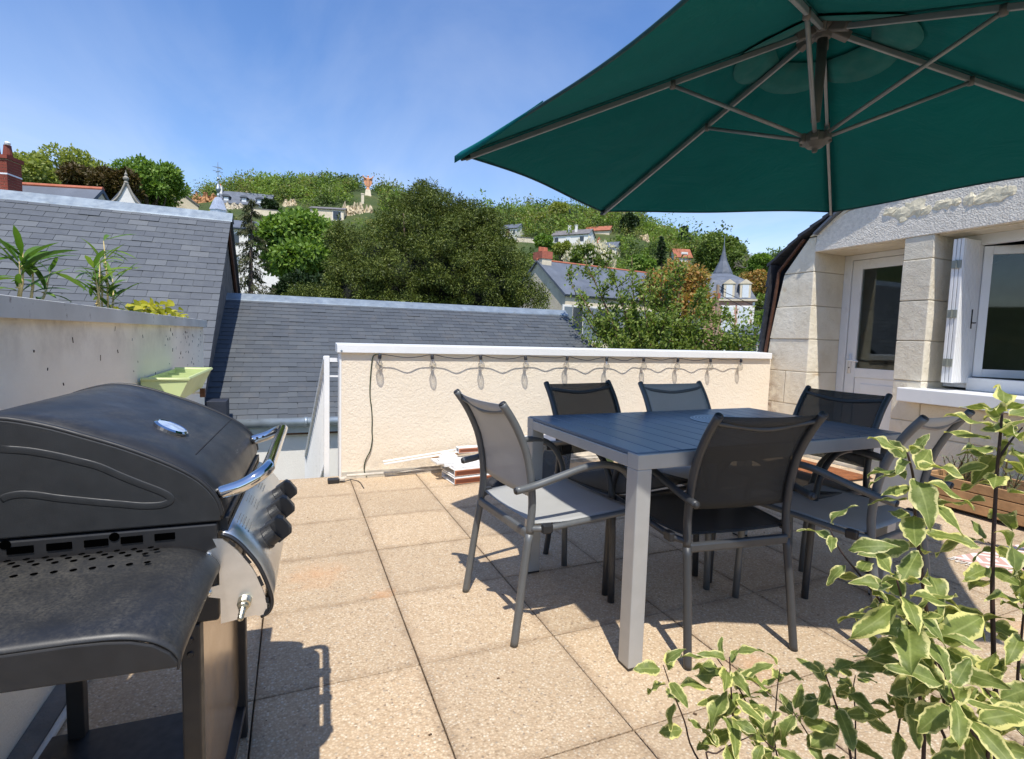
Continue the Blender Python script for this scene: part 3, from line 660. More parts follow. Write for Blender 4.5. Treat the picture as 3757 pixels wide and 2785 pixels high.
# ------------------------------------------------------------------ garden table and chairs
ALU = pm('anthracite_tube', srgb(100, 102, 102), 0.4, 0.2, var=0.06, vscale=30)
ALU_T = pm('grey_alu', srgb(172, 172, 169), 0.42, 0.25, var=0.05, vscale=12, bump=0.02, bscale=300)
BLACKPL = pm('black_plastic', (0.02, 0.02, 0.021), 0.45)
def m_sling(k=1.0, name='textilene', trp=0.12):
    S_ = lambda *c: tuple(x * k for x in srgb(*c)[:3]) + (1,)
    t = NT(name); p = t.pos('object')
    col = t.ramp(t.noise(p, 5, 4), [(0.3, S_(190, 191, 188)), (0.7, S_(202, 203, 200))])
    w1 = t.new('ShaderNodeTexWave'); w1.inputs['Scale'].default_value = 150; w1.bands_direction = 'X'; t.l.new(p, w1.inputs[0])
    col = t.mix(t.math('MULTIPLY', w1.outputs[1], 0.3), col, S_(138, 136, 130))
    t.set(Base_Color=col, Roughness=0.6); t.b.inputs['Specular IOR Level'].default_value = 0.3
    tl = t.new('ShaderNodeBsdfTranslucent'); tl.inputs[0].default_value = S_(186, 174, 160)
    tr = t.new('ShaderNodeBsdfTransparent')
    a = t.new('ShaderNodeMixShader'); a.inputs[0].default_value = 0.22; t.l.new(t.b.outputs[0], a.inputs[1]); t.l.new(tl.outputs[0], a.inputs[2])
    b = t.new('ShaderNodeMixShader'); b.inputs[0].default_value = trp; t.l.new(a.outputs[0], b.inputs[1]); t.l.new(tr.outputs[0], b.inputs[2])
    t.l.new(b.outputs[0], t.out.inputs[0]); return t.m
SLING = m_sling(); SLING_D = m_sling(0.09, 'black_textilene', 0.2)
ALU_D = pm('black_tube', srgb(66, 67, 68), 0.42, 0.2, var=0.06, vscale=30)
POST = [(0, 0), (.014, .1), (.034, .25), (.057, .40), (.065, .50), (.056, .60), (.036, .69), (.004, .765), (-.028, .82), (-.066, .872)]
def post_f(z): return float(np.interp(z, [p[1] for p in POST], [p[0] for p in POST]))
def smooth_pts(pts, n=5):
    out = []; P = [Vector(p) for p in pts]; P = [P[0] * 2 - P[1]] + P + [P[-1] * 2 - P[-2]]
    for i in range(1, len(P) - 2):
        for k in range(n):
            t = k / n; a, b, c_, d_ = P[i - 1], P[i], P[i + 1], P[i + 2]
            out.append(0.5 * ((2 * b) + (c_ - a) * t + (2 * a - 5 * b + 4 * c_ - d_) * t * t + (3 * b - a - 3 * c_ + d_) * t ** 3))
    out.append(P[-2]); return out
def make_chair():
    t = thing('garden_chair', 'x x x x', 'chair', group='stacking garden chairs round the table', world_parts=False)
    O = 0.27
    for s in (-1, 1):
        px = lambda z: s * (0.222 - 0.014 * min(1, z / 0.45))
        MB().tube(smooth_pts([(px(z), f - O, z) for f, z in POST if z <= 0.41]), 0.0145, 10).build('leg', ALU, t, smooth=True)
        pts = smooth_pts([(px(z), f - O, z) for f, z in POST if z >= 0.39])
        pb = MB().tube(pts, 0.0145, 10)
        po = pb.build('back_post', ALU, t, smooth=True)
        MB().lathe([(0, 0), (0.0135, 0), (0.012, 0.004), (0.0, 0.005)], 10, pts[-1], (pts[-1] - pts[-2])).build('end_cap', BLACKPL, po, smooth=True)
        arm = smooth_pts([(s * 0.238, -0.02 - O, 0.572), (s * 0.24, 0.05 - O, 0.582), (s * 0.246, 0.135 - O, .603), (s * 0.254, .25 - O, .632), (s * 0.26, .33 - O, .638), (s * 0.263, .40 - O, .624), (s * 0.264, .455 - O, .586), (s * 0.264, .497 - O, .52), (s * 0.264, .517 - O, .44)])
        ao = MB().tube(arm, 0.0135, 10).build('armrest', ALU, t, smooth=True)
        MB().lathe([(0, 0), (0.0125, 0), (0.011, 0.004), (0, 0.005)], 10, arm[0], (arm[0] - arm[1])).build('end_cap', BLACKPL, ao, smooth=True)
        MB().tube([(s * 0.264, .517 - O, .44), (s * 0.264, .527 - O, .3), (s * 0.264, .533 - O, .15), (s * 0.264, .537 - O, 0.0)], 0.0145, 10).build('leg', ALU, t, smooth=True)
        MB().tube(smooth_pts([(s * 0.212, .06 - O, .418), (s * 0.245, .12 - O, .424), (s * 0.25, .30 - O, .432), (s * 0.252, .50 - O, .440), (s * 0.258, .515 - O, .440)]), 0.012, 8).build('side_rail', ALU, t, smooth=True)
        MB().box((min(s * .236, s * .262), .085 - O, .408), (max(s * .236, s * .262), .125 - O, .442)).build('corner_clip', BLACKPL, t, bevel=0.006)
    MB().bar((-0.208, .052 - O, .398), (0.208, .052 - O, .398), 0.022, 0.034).build('rear_bar', ALU, t, bevel=0.008)
    MB().tube([(-0.26, .512 - O, .425), (0.26, .512 - O, .425)], 0.012, 8).build('front_bar', ALU, t, smooth=True)
    MB().tube(smooth_pts([(-0.205, post_f(.845) - O + 0.004, .845), (-0.12, post_f(.83) - O + 0.0, .832), (0, post_f(.82) - O - 0.012, .82), (0.12, post_f(.83) - O, .832), (0.205, post_f(.845) - O + 0.004, .845)], 4), 0.009, 8).build('top_bar', ALU, t, smooth=True)
    def back(u, v):
        z = .525 + (.868 - .525) * v; x = (u - .5) * 2; sag = (1 - x * x)
        return (x * 0.203, post_f(z) - O + 0.012 - sag * (0.016 + 0.006 * v), z - sag * 0.004 * v)
    bs = MB().grid(back, 16, 12).build('back_sling', SLING, t, smooth=True, solid=0.002)
    def seat(u, v):
        f = .075 + (.505 - .075) * v; x = (u - .5) * 2; w = 0.215 + 0.03 * min(1, v * 4) if v < 0.25 else 0.245
        return (x * w, f - O, .430 + .012 * v - (1 - x * x) * 0.012 * math.sin(math.pi * (0.15 + 0.7 * v)) + 0.006)
    MB().grid(seat, 16, 14).build('seat_sling', SLING, t, smooth=True, solid=0.002)
    return t
chair0 = make_chair()
CH = [((0.583, 0.733), -84.6, 'pale grey chair at the left head of the table, nearest the grill'),
      ((1.062, 0.945), -171.1, 'black chair on the wall side of the table, left one of two'),
      ((1.572, 0.872), -178.1, 'pale sunlit-backed chair on the wall side, right one of two'),
      ((1.925, 0.663), 92.9, 'black chair at the far right head of the table by the door'),
      ((1.691, 0.278), 10.0, 'grey chair partly hidden behind the variegated shrub leaves'),
      ((1.088, 0.412), -6.2, 'black chair seen from behind at the near long side of the table')]
for k, (p, r, lab) in enumerate(CH):
    c_ = chair0 if k == 0 else copy_tree(chair0)
    c_.location = (p[0], p[1], 0.0); c_.rotation_euler = (0, 0, math.radians(r)); c_['label'] = lab
    if k in (1, 3, 5):                                    # the black chairs of the set
        for ch in c_.children:
            m0 = ch.data.materials[0]
            if m0 in (SLING, ALU):
                ch.material_slots[0].link = 'OBJECT'; ch.material_slots[0].material = SLING_D if m0 == SLING else ALU_D

def m_slat():
    t = NT('composite_slat'); p = t.pos('object'); oi = t.new('ShaderNodeObjectInfo')
    col = t.ramp(t.noise(p, 14, 6, 0.65, 0.0, (1, 0.06, 1)), [(0.3, srgb(74, 92, 110)), (0.7, srgb(90, 108, 126))])
    col = t.mix(1.0, col, t.ramp(oi.outputs['Random'], [(0, (0.92,) * 3), (1, (1.08,) * 3)]), 'MULTIPLY')
    t.set(Base_Color=col, Roughness=0.3); t.b.inputs['Specular IOR Level'].default_value = 0.8
    t.bump(t.noise(p, 90, 4, 0.6, 0, (1, 0.04, 1)), 0.12, 0.003); return t.m
SLAT = m_slat()
tb = thing('garden_table', 'rectangular grey metal table with blue grey slatted top', 'table', (1.326, 0.652, 0), world_parts=False, rotz=math.radians(1.3))
TW, TD, TH = 0.70, 0.415, 0.737
for sx in (-1, 1):
    for sy in (-1, 1):
        x, y = sx * (TW - 0.03), sy * (TD - 0.03)
        l = MB().box((x - 0.029, y - 0.029, 0.008), (x + 0.029, y + 0.029, TH - 0.055)).build('leg', ALU_T, tb, bevel=0.003)
        MB().box((x - 0.028, y - 0.028, 0), (x + 0.028, y + 0.028, 0.008)).build('foot_cap', BLACKPL, l)
for sy in (-1, 1):
    y = sy * (TD - 0.029); MB().box((-TW, y - 0.029, TH - 0.055), (TW, y + 0.029, TH - 0.004)).build('side_rail', ALU_T, tb, bevel=0.003)
for sx in (-1, 1):
    x = sx * (TW - 0.029); MB().box((x - 0.029, -TD + 0.0585, TH - 0.055), (x + 0.029, TD - 0.0585, TH - 0.014)).build('end_rail', ALU_T, tb, bevel=0.003)
MB().box((-0.02, -TD + 0.0585, TH - 0.05), (0.02, TD - 0.0585, TH - 0.016)).build('cross_rail', ALU_T, tb)
sl_me = MB().box((-0.0447, -TD + 0.012, -0.0125), (0.0447, TD - 0.012, 0)).mesh('slat'); sl_me.materials.append(SLAT)
for k in range(15):
    o = obj('slat', sl_me, None, tb, 0.002, 2); o.location = (-TW + 0.0475 + k * (2 * TW - 0.095) / 14, 0, TH + 0.0005)
# round crocheted mat
def m_doily():
    t = NT('placemat'); p = t.pos('object')
    r = t.new('ShaderNodeVectorMath', operation='LENGTH'); t.l.new(p, r.inputs[0])
    w = t.math('SINE', t.math('MULTIPLY', r.outputs['Value'], 420))
    col = t.ramp(w, [(0.2, srgb(196, 196, 200)), (0.8, srgb(236, 236, 238))]); t.set(Base_Color=col, Roughness=0.85); t.bump(w, 0.1, 0.001); return t.m
pmat = MB().lathe([(0, 0), (0.15, 0), (0.156, 0.002), (0.15, 0.005), (0, 0.006)], 40).build('placemat', m_doily(), smooth=False)
pp = fl(1578, 914, TH + 0.003); pmat.location = (pp[0], pp[1], TH + 0.0008)
tag(pmat, 'round pale grey placemat lying on the slatted table', 'placemat')

# ------------------------------------------------------------------ cantilever parasol
def m_canopy():
    t = NT('teal_canvas'); p = t.pos('object')
    col = t.ramp(t.noise(p, 1.5, 4), [(0.3, srgb(0, 106, 110)), (0.7, srgb(2, 118, 120))])
    t.set(Base_Color=col, Roughness=0.8); t.b.inputs['Specular IOR Level'].default_value = 0.2
    n = t.noise(p, 3.2, 5, 0.55, 0.8); t.bump(t.math('ADD', n, t.math('MULTIPLY', t.noise(p, 500, 2), 0.04)), 0.5, 0.05)
    tl = t.new('ShaderNodeBsdfTranslucent'); tl.inputs[0].default_value = srgb(0, 112, 106)
    a = t.new('ShaderNodeMixShader'); a.inputs[0].default_value = 0.32; t.l.new(t.b.outputs[0], a.inputs[1]); t.l.new(tl.outputs[0], a.inputs[2])
    t.l.new(a.outputs[0], t.out.inputs[0]); return t.m
CANVAS = m_canopy()
RIBM = pm('rib_grey', srgb(138, 145, 152), 0.45, 0.3, var=0.08, vscale=20)
HUBM = pm('hub_plastic', srgb(98, 98, 98), 0.5, var=0.08)
UC = np.array([1.701, 0.518]); UR, UZH, UZT, UZL, UPH = 1.547, 2.458, 1.919, 1.985, 2.688
UTX, UTY = 0.032, 0.039
def upt(a, f, drop=0.0):
    x, y = UR * f * math.cos(a), UR * f * math.sin(a)
    return np.array([UC[0] + x, UC[1] + y, UZH + (UZT - UZH) * f + UTX * x + UTY * y - drop])
AN = [UPH - k * math.pi / 3 for k in range(6)]
um = thing('cantilever_parasol', 'large teal green hexagonal parasol over the table with grey ribs', 'parasol', (3.35, -1.45, 0))
can = MB()
def sector(k):
    a, b = AN[k], AN[(k + 1) % 6]
    def fn(u, v):
        f = 0.03 + 0.97 * v
        A, B = upt(a, f), upt(b, f)
        p = A * (1 - u) + B * u
        s = 4 * u * (1 - u)
        ctr = np.array([UC[0], UC[1], 0.0]); d = p.copy(); d[2] = 0
        inward = (ctr - d); L = np.linalg.norm(inward) + 1e-6; inward /= L
        p = p + inward * (0.05 * s * f ** 3 * UR / 1.5)            # scalloped hem
        p[2] += 0.05 * s * f ** 3 * 0.36 - 0.022 * s * f + 0.012 * s * math.sin(7 * f + 2 * k + 5 * u) * f ** 2 + 0.016 + 0.0045 * s * f * (1 - f ** 6) * math.sin(26 * u + 9 * f + k) + 0.003 * math.sin(44 * f + 17 * u) * s * f * (1 - f ** 6)
        return p
    return fn
for k in range(6): can.grid(sector(k), 24, 36)
canopy = can.build('canopy', CANVAS, um, smooth=True, solid=0.003)
# drooping hem curl at the left corner and piping along the edge
hem = MB()
for k in range(6):
    fn = sector(k); pts = [Vector(fn(i / 20, 1.0)) for i in range(21)]
    hem.tube(pts, 0.006, 6)
for k in range(6):
    fn = sector(k); MB().tube([Vector(fn(0.0, i / 24)) + Vector((0, 0, -0.004)) for i in range(1, 25)], 0.004, 5).build('panel_seam', pm('seam_teal', srgb(2, 84, 86), 0.85), canopy, smooth=True)
hem.build('hem', pm('hem_navy', srgb(14, 66, 74), 0.8), canopy, smooth=True)
fn = sector(5); cur = MB()
pts = [Vector(fn(1 - i / 12 * 0.42, 1.0)) for i in range(13)]
vs = []
for i, p in enumerate(pts):
    h = 0.05 * (1 - i / 12) ** 0.8 + 0.001
    vs += [p + Vector((0.004, 0, 0.012)), p + Vector((-0.028 * (1 - i / 12), -0.006, 0.012 - h * 0.55)), p + Vector((-0.026 * (1 - i / 12), 0, 0.008 - h))]
cur.add(vs, [(3 * i + j, 3 * i + j + 1, 3 * i + j + 4, 3 * i + j + 3) for i in range(12) for j in (0, 1)])
cur.build('hem_curl', CANVAS, canopy, smooth=True, solid=0.002)
# vent flap over the hub, seen from below as a darker scalloped patch
vent = MB()
for k in range(6):
    a, b = AN[k], AN[(k + 1) % 6]
    vent.grid(lambda u, v, a=a, b=b: (upt(a, 0.02 + 0.30 * v) * (1 - u) + upt(b, 0.02 + 0.30 * v) * u) + np.array([0, 0, 0.075 - 0.02 * v + 0.02 * 4 * u * (1 - u) * v]), 8, 6)
vent.build('vent', CANVAS, canopy, smooth=True, solid=0.002)
lin = MB()
for k in range(6):
    a, b = AN[k], AN[(k + 1) % 6]
    lin.grid(lambda u, v, a=a, b=b: (upt(a, 0.13 + (0.08 + 0.05 * 4 * u * (1 - u)) * v) * (1 - u) + upt(b, 0.13 + (0.08 + 0.05 * 4 * u * (1 - u)) * v) * u) + np.array([0, 0, 0.004 - 0.02 * 4 * u * (1 - u) * 0.27]), 8, 3)
lin.build('lining', pm('lining_dark', srgb(0, 96, 96), 0.9), canopy, smooth=True, solid=0.001)
top = np.array([UC[0], UC[1], UZH]); low = np.array([UC[0], UC[1], UZL])
for k in range(6):
    p0, p1 = upt(AN[k], 0.05, 0.012), upt(AN[k], 0.985, 0.012)
    rib = MB().bar(p0, p1, 0.014, 0.022).build('rib', RIBM, um, bevel=0.003)
    j = upt(AN[k], 0.40, 0.022); q = low + (upt(AN[k], 0.03) - top) * np.array([1, 1, 0]) + np.array([0, 0, 0.015])
    MB().tube([q, j], 0.0085, 8).build('strut', RIBM, um, smooth=True)
    MB().tube([j + np.array([0, 0, -0.012]), j + np.array([0, 0, 0.02])], 0.013, 8).build('rib_joint', HUBM, rib, smooth=True)
    e = upt(AN[k], 0.97, 0.010); MB().bar(e, upt(AN[k], 1.0, 0.004), 0.022, 0.02).build('tip_pocket', pm('pocket_black', (0.01, 0.02, 0.03), 0.7), canopy, bevel=0.004)
hb = MB(); hb.lathe([(0, -0.055), (0.03, -0.055), (0.036, -0.03), (0.05, -0.02), (0.06, 0.0), (0.056, 0.03), (0.03, 0.05), (0, 0.05)], 18, top)
for k in range(6): hb.bar(upt(AN[k], 0.02, 0.005), upt(AN[k], 0.07, 0.01), 0.034, 0.036)
hb.build('upper_hub', HUBM, um, bevel=0.004)
lb = MB(); lb.lathe([(0, -0.052), (0.010, -0.05), (0.012, -0.035), (0.03, -0.03), (0.05, -0.012), (0.052, 0.02), (0.03, 0.035), (0, 0.035)], 18, low)
for k in range(6):
    d = (upt(AN[k], 0.04) - top) * np.array([1, 1, 0]); lb.bar(low + d * 0.3, low + d * 1.0 + np.array([0, 0, 0.01]), 0.03, 0.036)
lb.build('lower_hub', HUBM, um, bevel=0.004)
MB().tube([top + np.array([0, 0, -0.05]), top + np.array([0.0, 0.0, -0.16]), top + np.array([-0.008, 0.0, -0.395])], [0.021, 0.020, 0.0185], 14).build('centre_tube', pm('dark_tube', srgb(66, 74, 74), 0.5, var=0.1), um, smooth=True)
MB().tube([top + np.array([-0.008, 0, -0.39]), low + np.array([0, 0, 0.03])], 0.0022, 6).build('pull_cord', pm('cord_white', srgb(200, 200, 196), 0.8), um)
# mast, arm and base stand outside the canopy to the right of the viewer
MB().tube(smooth_pts([(3.35, -1.45, 0.08), (3.35, -1.45, 1.6), (3.22, -1.30, 2.4), (2.75, -0.72, 2.86), (2.1, 0.05, 2.86), (UC[0], UC[1], UZH + 0.22)]), 0.028, 12).build('arm', RIBM, um, smooth=True)
MB().tube([(UC[0], UC[1], UZH + 0.22), (UC[0], UC[1], UZH + 0.04)], 0.012, 8).build('hanger', RIBM, um)
bs = MB(); bs.bar((2.85, -1.45, 0.04), (3.85, -1.45, 0.04), 0.06, 0.05); bs.bar((3.35, -1.95, 0.046), (3.35, -0.95, 0.046), 0.06, 0.05); bs.tube([(3.35, -1.45, 0.02), (3.35, -1.45, 0.4)], 0.036, 12); bs.build('base', RIBM, um)

# ------------------------------------------------------------------ gas grill
BA = math.radians(-2.4); BU = np.array([math.cos(BA), math.sin(BA)]); BV = np.array([-math.sin(BA), math.cos(BA)]); BO = np.array([-0.49, 0.10])
def G(u, v, z): p = BO + BU * u + BV * v; return (p[0], p[1], z)
def gplane(x, y, lv):
    d = ray(x, y); t = (lv + np.dot(BO - CAMC[:2], BV)) / np.dot(d[:2], BV); P = CAMC + d * t
    return float(np.dot(P[:2] - BO, BU)), float(P[2])
Z5 = lambda a, b: ((a / 1.9383) / VP, (1350 + b / 1.9383) / VP)
Z6 = lambda a, b: ((a / 1.7832) / VP, (1950 + b / 1.7832) / VP)
def m_bbq():
    t = NT('black_enamel'); p = t.pos()
    col = t.ramp(t.noise(p, 10, 6, 0.6), [(0.3, (0.016, 0.017, 0.019)), (0.7, (0.024, 0.025, 0.027))])
    dust = t.math('MULTIPLY', t.ramp(t.noise(p, 6, 6, 0.7, 0.6, (1, 0.45, 1)), [(0.42, 0.0), (0.8, 1.0)]), t.ramp(t.noise(p, 240, 3, 0.7), [(0.35, 0.0), (0.75, 0.8)]))
    sx = t.new('ShaderNodeSeparateXYZ'); g = t.new('ShaderNodeNewGeometry'); t.l.new(g.outputs['Normal'], sx.inputs[0])
    dust = t.math('MULTIPLY', dust, t.ramp(sx.outputs[2], [(0.3, 0.15), (0.9, 0.75)]))
    col = t.mix(dust, col, srgb(150, 142, 124))
    t.set(Base_Color=col, Roughness=0.42); t.b.inputs['Specular IOR Level'].default_value = 0.45
    rr = t.ramp(t.noise(p, 14, 5), [(0.3, (0.36,) * 3), (0.7, (0.52,) * 3)]); t.l.new(rr, t.b.inputs['Roughness'])
    t.bump(t.noise(p, 900, 2), 0.08, 0.001); return t.m
BBQ = m_bbq()
BBQ_D = pm('black_steel', (0.018, 0.018, 0.019), 0.5, 0.0, var=0.2, vscale=20, mode='world')
def m_inox(name, rough, aniso=0.0, tint=(0.62, 0.62, 0.6)):
    t = NT(name); p = t.pos()
    n = t.noise(p, 60, 3, 0.6, 0, (1, 0.02, 1.0) if aniso else None)
    t.set(Base_Color=t.ramp(n, [(0.3, tuple(c * 0.92 for c in tint)), (0.7, tint)]), Metallic=1.0, Roughness=rough)
    t.bump(n, 0.04, 0.001); return t.m
INOX = m_inox('brushed_steel', 0.34, 1.0, (0.86, 0.87, 0.84)); CHROME = m_inox('chrome', 0.07, 0, (0.72, 0.72, 0.72)); BRASS = m_inox('zinc_brass', 0.32, 0, (0.60, 0.57, 0.46))
bq = thing('gas_grill', 'black gas grill with steel front panel, knobs and handle by the grey wall', 'grill', G(-0.25, 0, 0))
LID = [(0.0, .775), (0.001, .79), (-.008, .817), (-.032, .847), (-.073, .875), (-.13, .904), (-.184, .926), (-.236, .945), (-.29, .957), (-.34, .952), (-.40, .93), (-.45, .89), (-.485, .84), (-.497, .775)]
LIDS = [(p.x, p.y) for p in smooth_pts([(a, b, 0) for a, b in LID], 4)]
def lid_z(u): return float(np.interp(-u, [-a for a, b in LIDS if b > .776][2:], [b for a, b in LIDS if b > .776][2:]))
lb_ = MB(); nL = len(LIDS)
for vv in (-0.27, 0.27): pass
lb_.grid(lambda s, t: G(LIDS[round(s * (nL - 1))][0], -0.262 + 0.524 * t, LIDS[round(s * (nL - 1))][1]), nL - 1, 8)
lid = lb_.build('lid', BBQ, bq, smooth=True, solid=0.003)
for sgn in (-1, 1):
    e = MB(); e.prism(LIDS, lambda p: G(p[0], sgn * 0.2615, p[1]), lambda p: G(p[0], sgn * 0.2705, p[1])); e.build('lid_end', BBQ_D if sgn > 0 else pm('lid_side', (0.022, 0.023, 0.024), 0.5, 0, var=0.15, vscale=30, bump=0.06, bscale=700, mode='world'), lid, bevel=0.003)
    rim = MB().tube([G(a, sgn * 0.267, b + 0.001) for a, b in LIDS[2:-2]], 0.0042, 6); rim.build('lid_rim', BBQ_D, lid, smooth=True)
em = [gplane(*Z5(a, b), -0.272) for a, b in ((0, 580), (200, 595), (400, 630), (560, 668), (700, 705), (850, 770), (1000, 830), (1120, 875), (1195, 912), (1212, 945), (1180, 968), (1120, 982), (1000, 985), (850, 972), (700, 960), (550, 945), (400, 930), (250, 908), (140, 903), (50, 918), (0, 940))]
prb = MB().tube(smooth_pts([G(a, -0.2705, b) for a, b in em], 3), 0.0065, 10)
for i_, q_ in enumerate(prb.v):                          # flatten the pressed rib against the end panel
    s_ = float(np.dot(np.array(q_[:2]) - BO, BV)); k_ = -0.2702 + (s_ + 0.2705) * 0.13 - s_
    prb.v[i_] = (q_[0] + BV[0] * k_, q_[1] + BV[1] * k_, q_[2])
prb.build('pressed_rib', MATS['lid_side'], lid, smooth=True)
sm = MB()
for i in range(12):
    v0 = -0.155 + 0.42 * i / 12
    sm.bar(G(-0.057, v0, lid_z(-0.057) + 0.0022), G(-0.057, v0 + 0.036, lid_z(-0.057) + 0.0022), 0.0022, 0.0012)
sm.build('lid_seam', DARKGAP, lid)
tu, tv = -0.118, -0.065; tz = lid_z(tu); tn = Vector((*(BU * 0.46), 0.89)).normalized()
th = MB().lathe([(0, 0), (0.030, 0), (0.031, 0.006), (0.027, 0.009), (0.0255, 0.0078), (0, 0.0078)], 28, G(tu, tv, tz + 0.001), tn).build('thermometer', CHROME, lid, smooth=False)
MB().lathe([(0, 0), (0.025, 0), (0.0, 0.0008)], 24, Vector(G(tu, tv, tz + 0.001)) + tn * 0.0080, tn).build('dial', pm('dial_face', srgb(170, 186, 214), 0.12, var=0.3, vscale=60), th)
hp = smooth_pts([G(-0.006, -0.252, .818), G(0.03, -0.252, .829), G(0.054, -0.245, .842), G(0.068, -0.225, .85), G(0.07, -0.19, .852), G(0.07, 0.0, .852), G(0.07, 0.16, .852), G(0.068, 0.195, .85), G(0.054, 0.213, .842), G(0.03, 0.22, .829), G(-0.006, 0.22, .818)], 5)
hn = MB().tube(hp, 0.0115, 14).build('handle', CHROME, lid, smooth=True)
for vv in (0.2085,):
    for uu in (0.008, 0.022): MB().lathe([(0, 0), (0.0032, 0), (0.003, 0.001), (0, 0.001)], 8, G(uu, vv, .824 + uu * 0.2), (-BV[0], -BV[1], 0.1)).build('handle_hole', DARKGAP, hn)
# firebox
fb = MB(); fb.box((0, 0, 0), (1, 1, 1)); fb.v = [G(-0.495 + 0.49 * x, -0.268 + 0.536 * y, 0.60 + 0.172 * z) for x, y, z in fb.v]
fire = fb.build('firebox', BBQ_D, bq, bevel=0.004)
sl = MB()
for a, w in ((140, 95), (418, 90), (682, 85), (935, 78), (1170, 72)):
    u0, z0 = gplane(*Z5(a - w, 1310 - (a - w) * 0.093), -0.27); u1, z1 = gplane(*Z5(a + w, 1310 - (a + w) * 0.093), -0.27)
    MB().bar(G(u0, -0.2685, z0), G(u1, -0.2685, z1), 0.003, 0.011).build('vent_slot', MATS['hole_black'] if 'hole_black' in MATS else pm('hole_black', (0.001, 0.001, 0.001), 0.95, spec=0.0), fire)
for a, b in ((32, 1262), (810, 1204)):
    u0, z0 = gplane(*Z5(a, b), -0.27); MB().lathe([(0, 0), (0.007, 0), (0.007, 0.002), (0, 0.002)], 12, G(u0, -0.2675, z0), (-BV[0], -BV[1], 0)).build('bolt_hole', MATS['hole_black'], fire)
gapb = MB(); gapb.box((0, 0, 0), (1, 1, 1)); gapb.v = [G(-0.006 + 0.014 * x, -0.25 + 0.5 * y, 0.752 + 0.022 * z) for x, y, z in gapb.v]; gapb.build('front_lip', BBQ_D, fire)
hl = MB()
for k in range(34): hl.lathe([(0, 0), (0.0035, 0), (0.0035, 0.001), (0, 0.001)], 8, G(0.0075, -0.245 + 0.0148 * k, 0.7635), (BU[0], BU[1], 0))
hl.build('lip_holes', MATS['hole_black'], fire)['kind'] = 'stuff'
# curved stainless control panel
CP = [(0.0, .752), (.014, .746), (.028, .733), (.042, .714), (.056, .692), (.067, .666), (.075, .64), (.078, .625), (.077, .612), (.071, .602), (.060, .597)]
CPS = [(p.x, p.y) for p in smooth_pts([(a, b, 0) for a, b in CP], 3)]
cp = MB(); cp.grid(lambda s, t: G(CPS[round(s * (len(CPS) - 1))][0], -0.268 + 0.536 * t, CPS[round(s * (len(CPS) - 1))][1]), len(CPS) - 1, 6)
panel = cp.build('control_panel', INOX, bq, smooth=True, solid=0.002)
rimp = MB().tube([G(a, -0.268, b) for a, b in CPS], 0.0035, 6).build('panel_rim', pm('rim_dark', srgb(70, 70, 72), 0.4, 0.8), panel, smooth=True)
ec = MB(); ec.prism([(-0.012, .745), (0.002, .744)] + [(a - 0.008, b - 0.006) for a, b in CPS[3:-3]] + [(.052, .602), (-0.002, .595), (-0.002, .640), (-0.02, .645), (-0.024, .652), (-0.02, .661), (-0.003, .664), (-0.003, .70), (-0.02, .709), (-0.024, .717), (-0.02, .725), (-0.006, .73)], lambda p: G(p[0], -0.270, p[1]), lambda p: G(p[0], -0.266, p[1]))
cap_ = ec.build('end_cap', m_inox('polished_steel', 0.40, 1.0, (0.95, 0.95, 0.94)), panel)
for z in (.717, .653): MB().lathe([(0, 0), (0.006, 0), (0.0055, 0.003), (0.003, 0.0045), (0, 0.0045)], 12, G(-0.02, -0.2702, z), (-BV[0], -BV[1], 0)).build('screw', CHROME, cap_, smooth=True)
ndl = MB()
for k in range(5):
    a = 4 + k * 5; p, q = CPS[a], CPS[a + 2]
    ndl.bar(G(p[0] - 0.0065, -0.2712, p[1] - 0.003), G(q[0] - 0.0065, -0.2712, q[1] - 0.003), 0.001, 0.005)
ndl.build('slots', DARKGAP, cap_)['kind'] = 'stuff'
nz = MB(); nz.lathe([(0, 0), (0.011, 0), (0.011, 0.012), (0.0085, 0.013), (0.0085, 0.018), (0.0055, 0.02), (0.006, 0.026), (0.005, 0.028), (0.0056, 0.033), (0.0046, 0.035), (0.0052, 0.040), (0.0042, 0.043), (0.003, 0.044), (0, 0.043)], 6 * 3, G(0.036, -0.272, 0.634), (-BV[0] * 0.94 - 0.06, -BV[1] * 0.94, -0.35)).build('gas_nozzle', BRASS, bq, smooth=False)
KN = Vector((*(BU * 0.80), 0.60)).normalized()
for k, vv in enumerate((0.132, 0.0, -0.136)):
    base = Vector(G(0.0555, vv, .688))
    kb = MB().lathe([(0, 0), (0.024, 0), (0.024, 0.004), (0.0215, 0.006), (0.0215, 0.026), (0, 0.026)], 24, base, KN).build('knob', BLACKPL, panel, smooth=False)
    g_ = MB(); ax = Vector((BV[0], BV[1], 0)); sd = KN.cross(ax)
    poly = [(-0.0225, 0.016), (0.0225, 0.016), (0.0215, 0.046), (0.012, 0.051), (-0.012, 0.051), (-0.0215, 0.046)]
    g_.prism(poly, lambda p: base + sd * p[0] + KN * p[1] + ax * -0.011, lambda p: base + sd * p[0] + KN * p[1] + ax * 0.011); g_.build('grip', BLACKPL, kb, bevel=0.002)
pr = MB()
for k, vv in enumerate((-0.20, -0.07, 0.06)):     # faint rows of printed warning text
    for r in range(5):
        for c_ in range(4):
            u0, z0 = CPS[3 + r * 1]; pr.bar(G(u0 + 0.0016, vv + c_ * 0.014, z0 + 0.0012), G(u0 + 0.0016, vv + c_ * 0.014 + 0.011, z0 + 0.0012), 0.0004, 0.0018)
pr.build('printed_text', pm('print_grey', srgb(120, 120, 118), 0.5), panel)['kind'] = 'stuff'
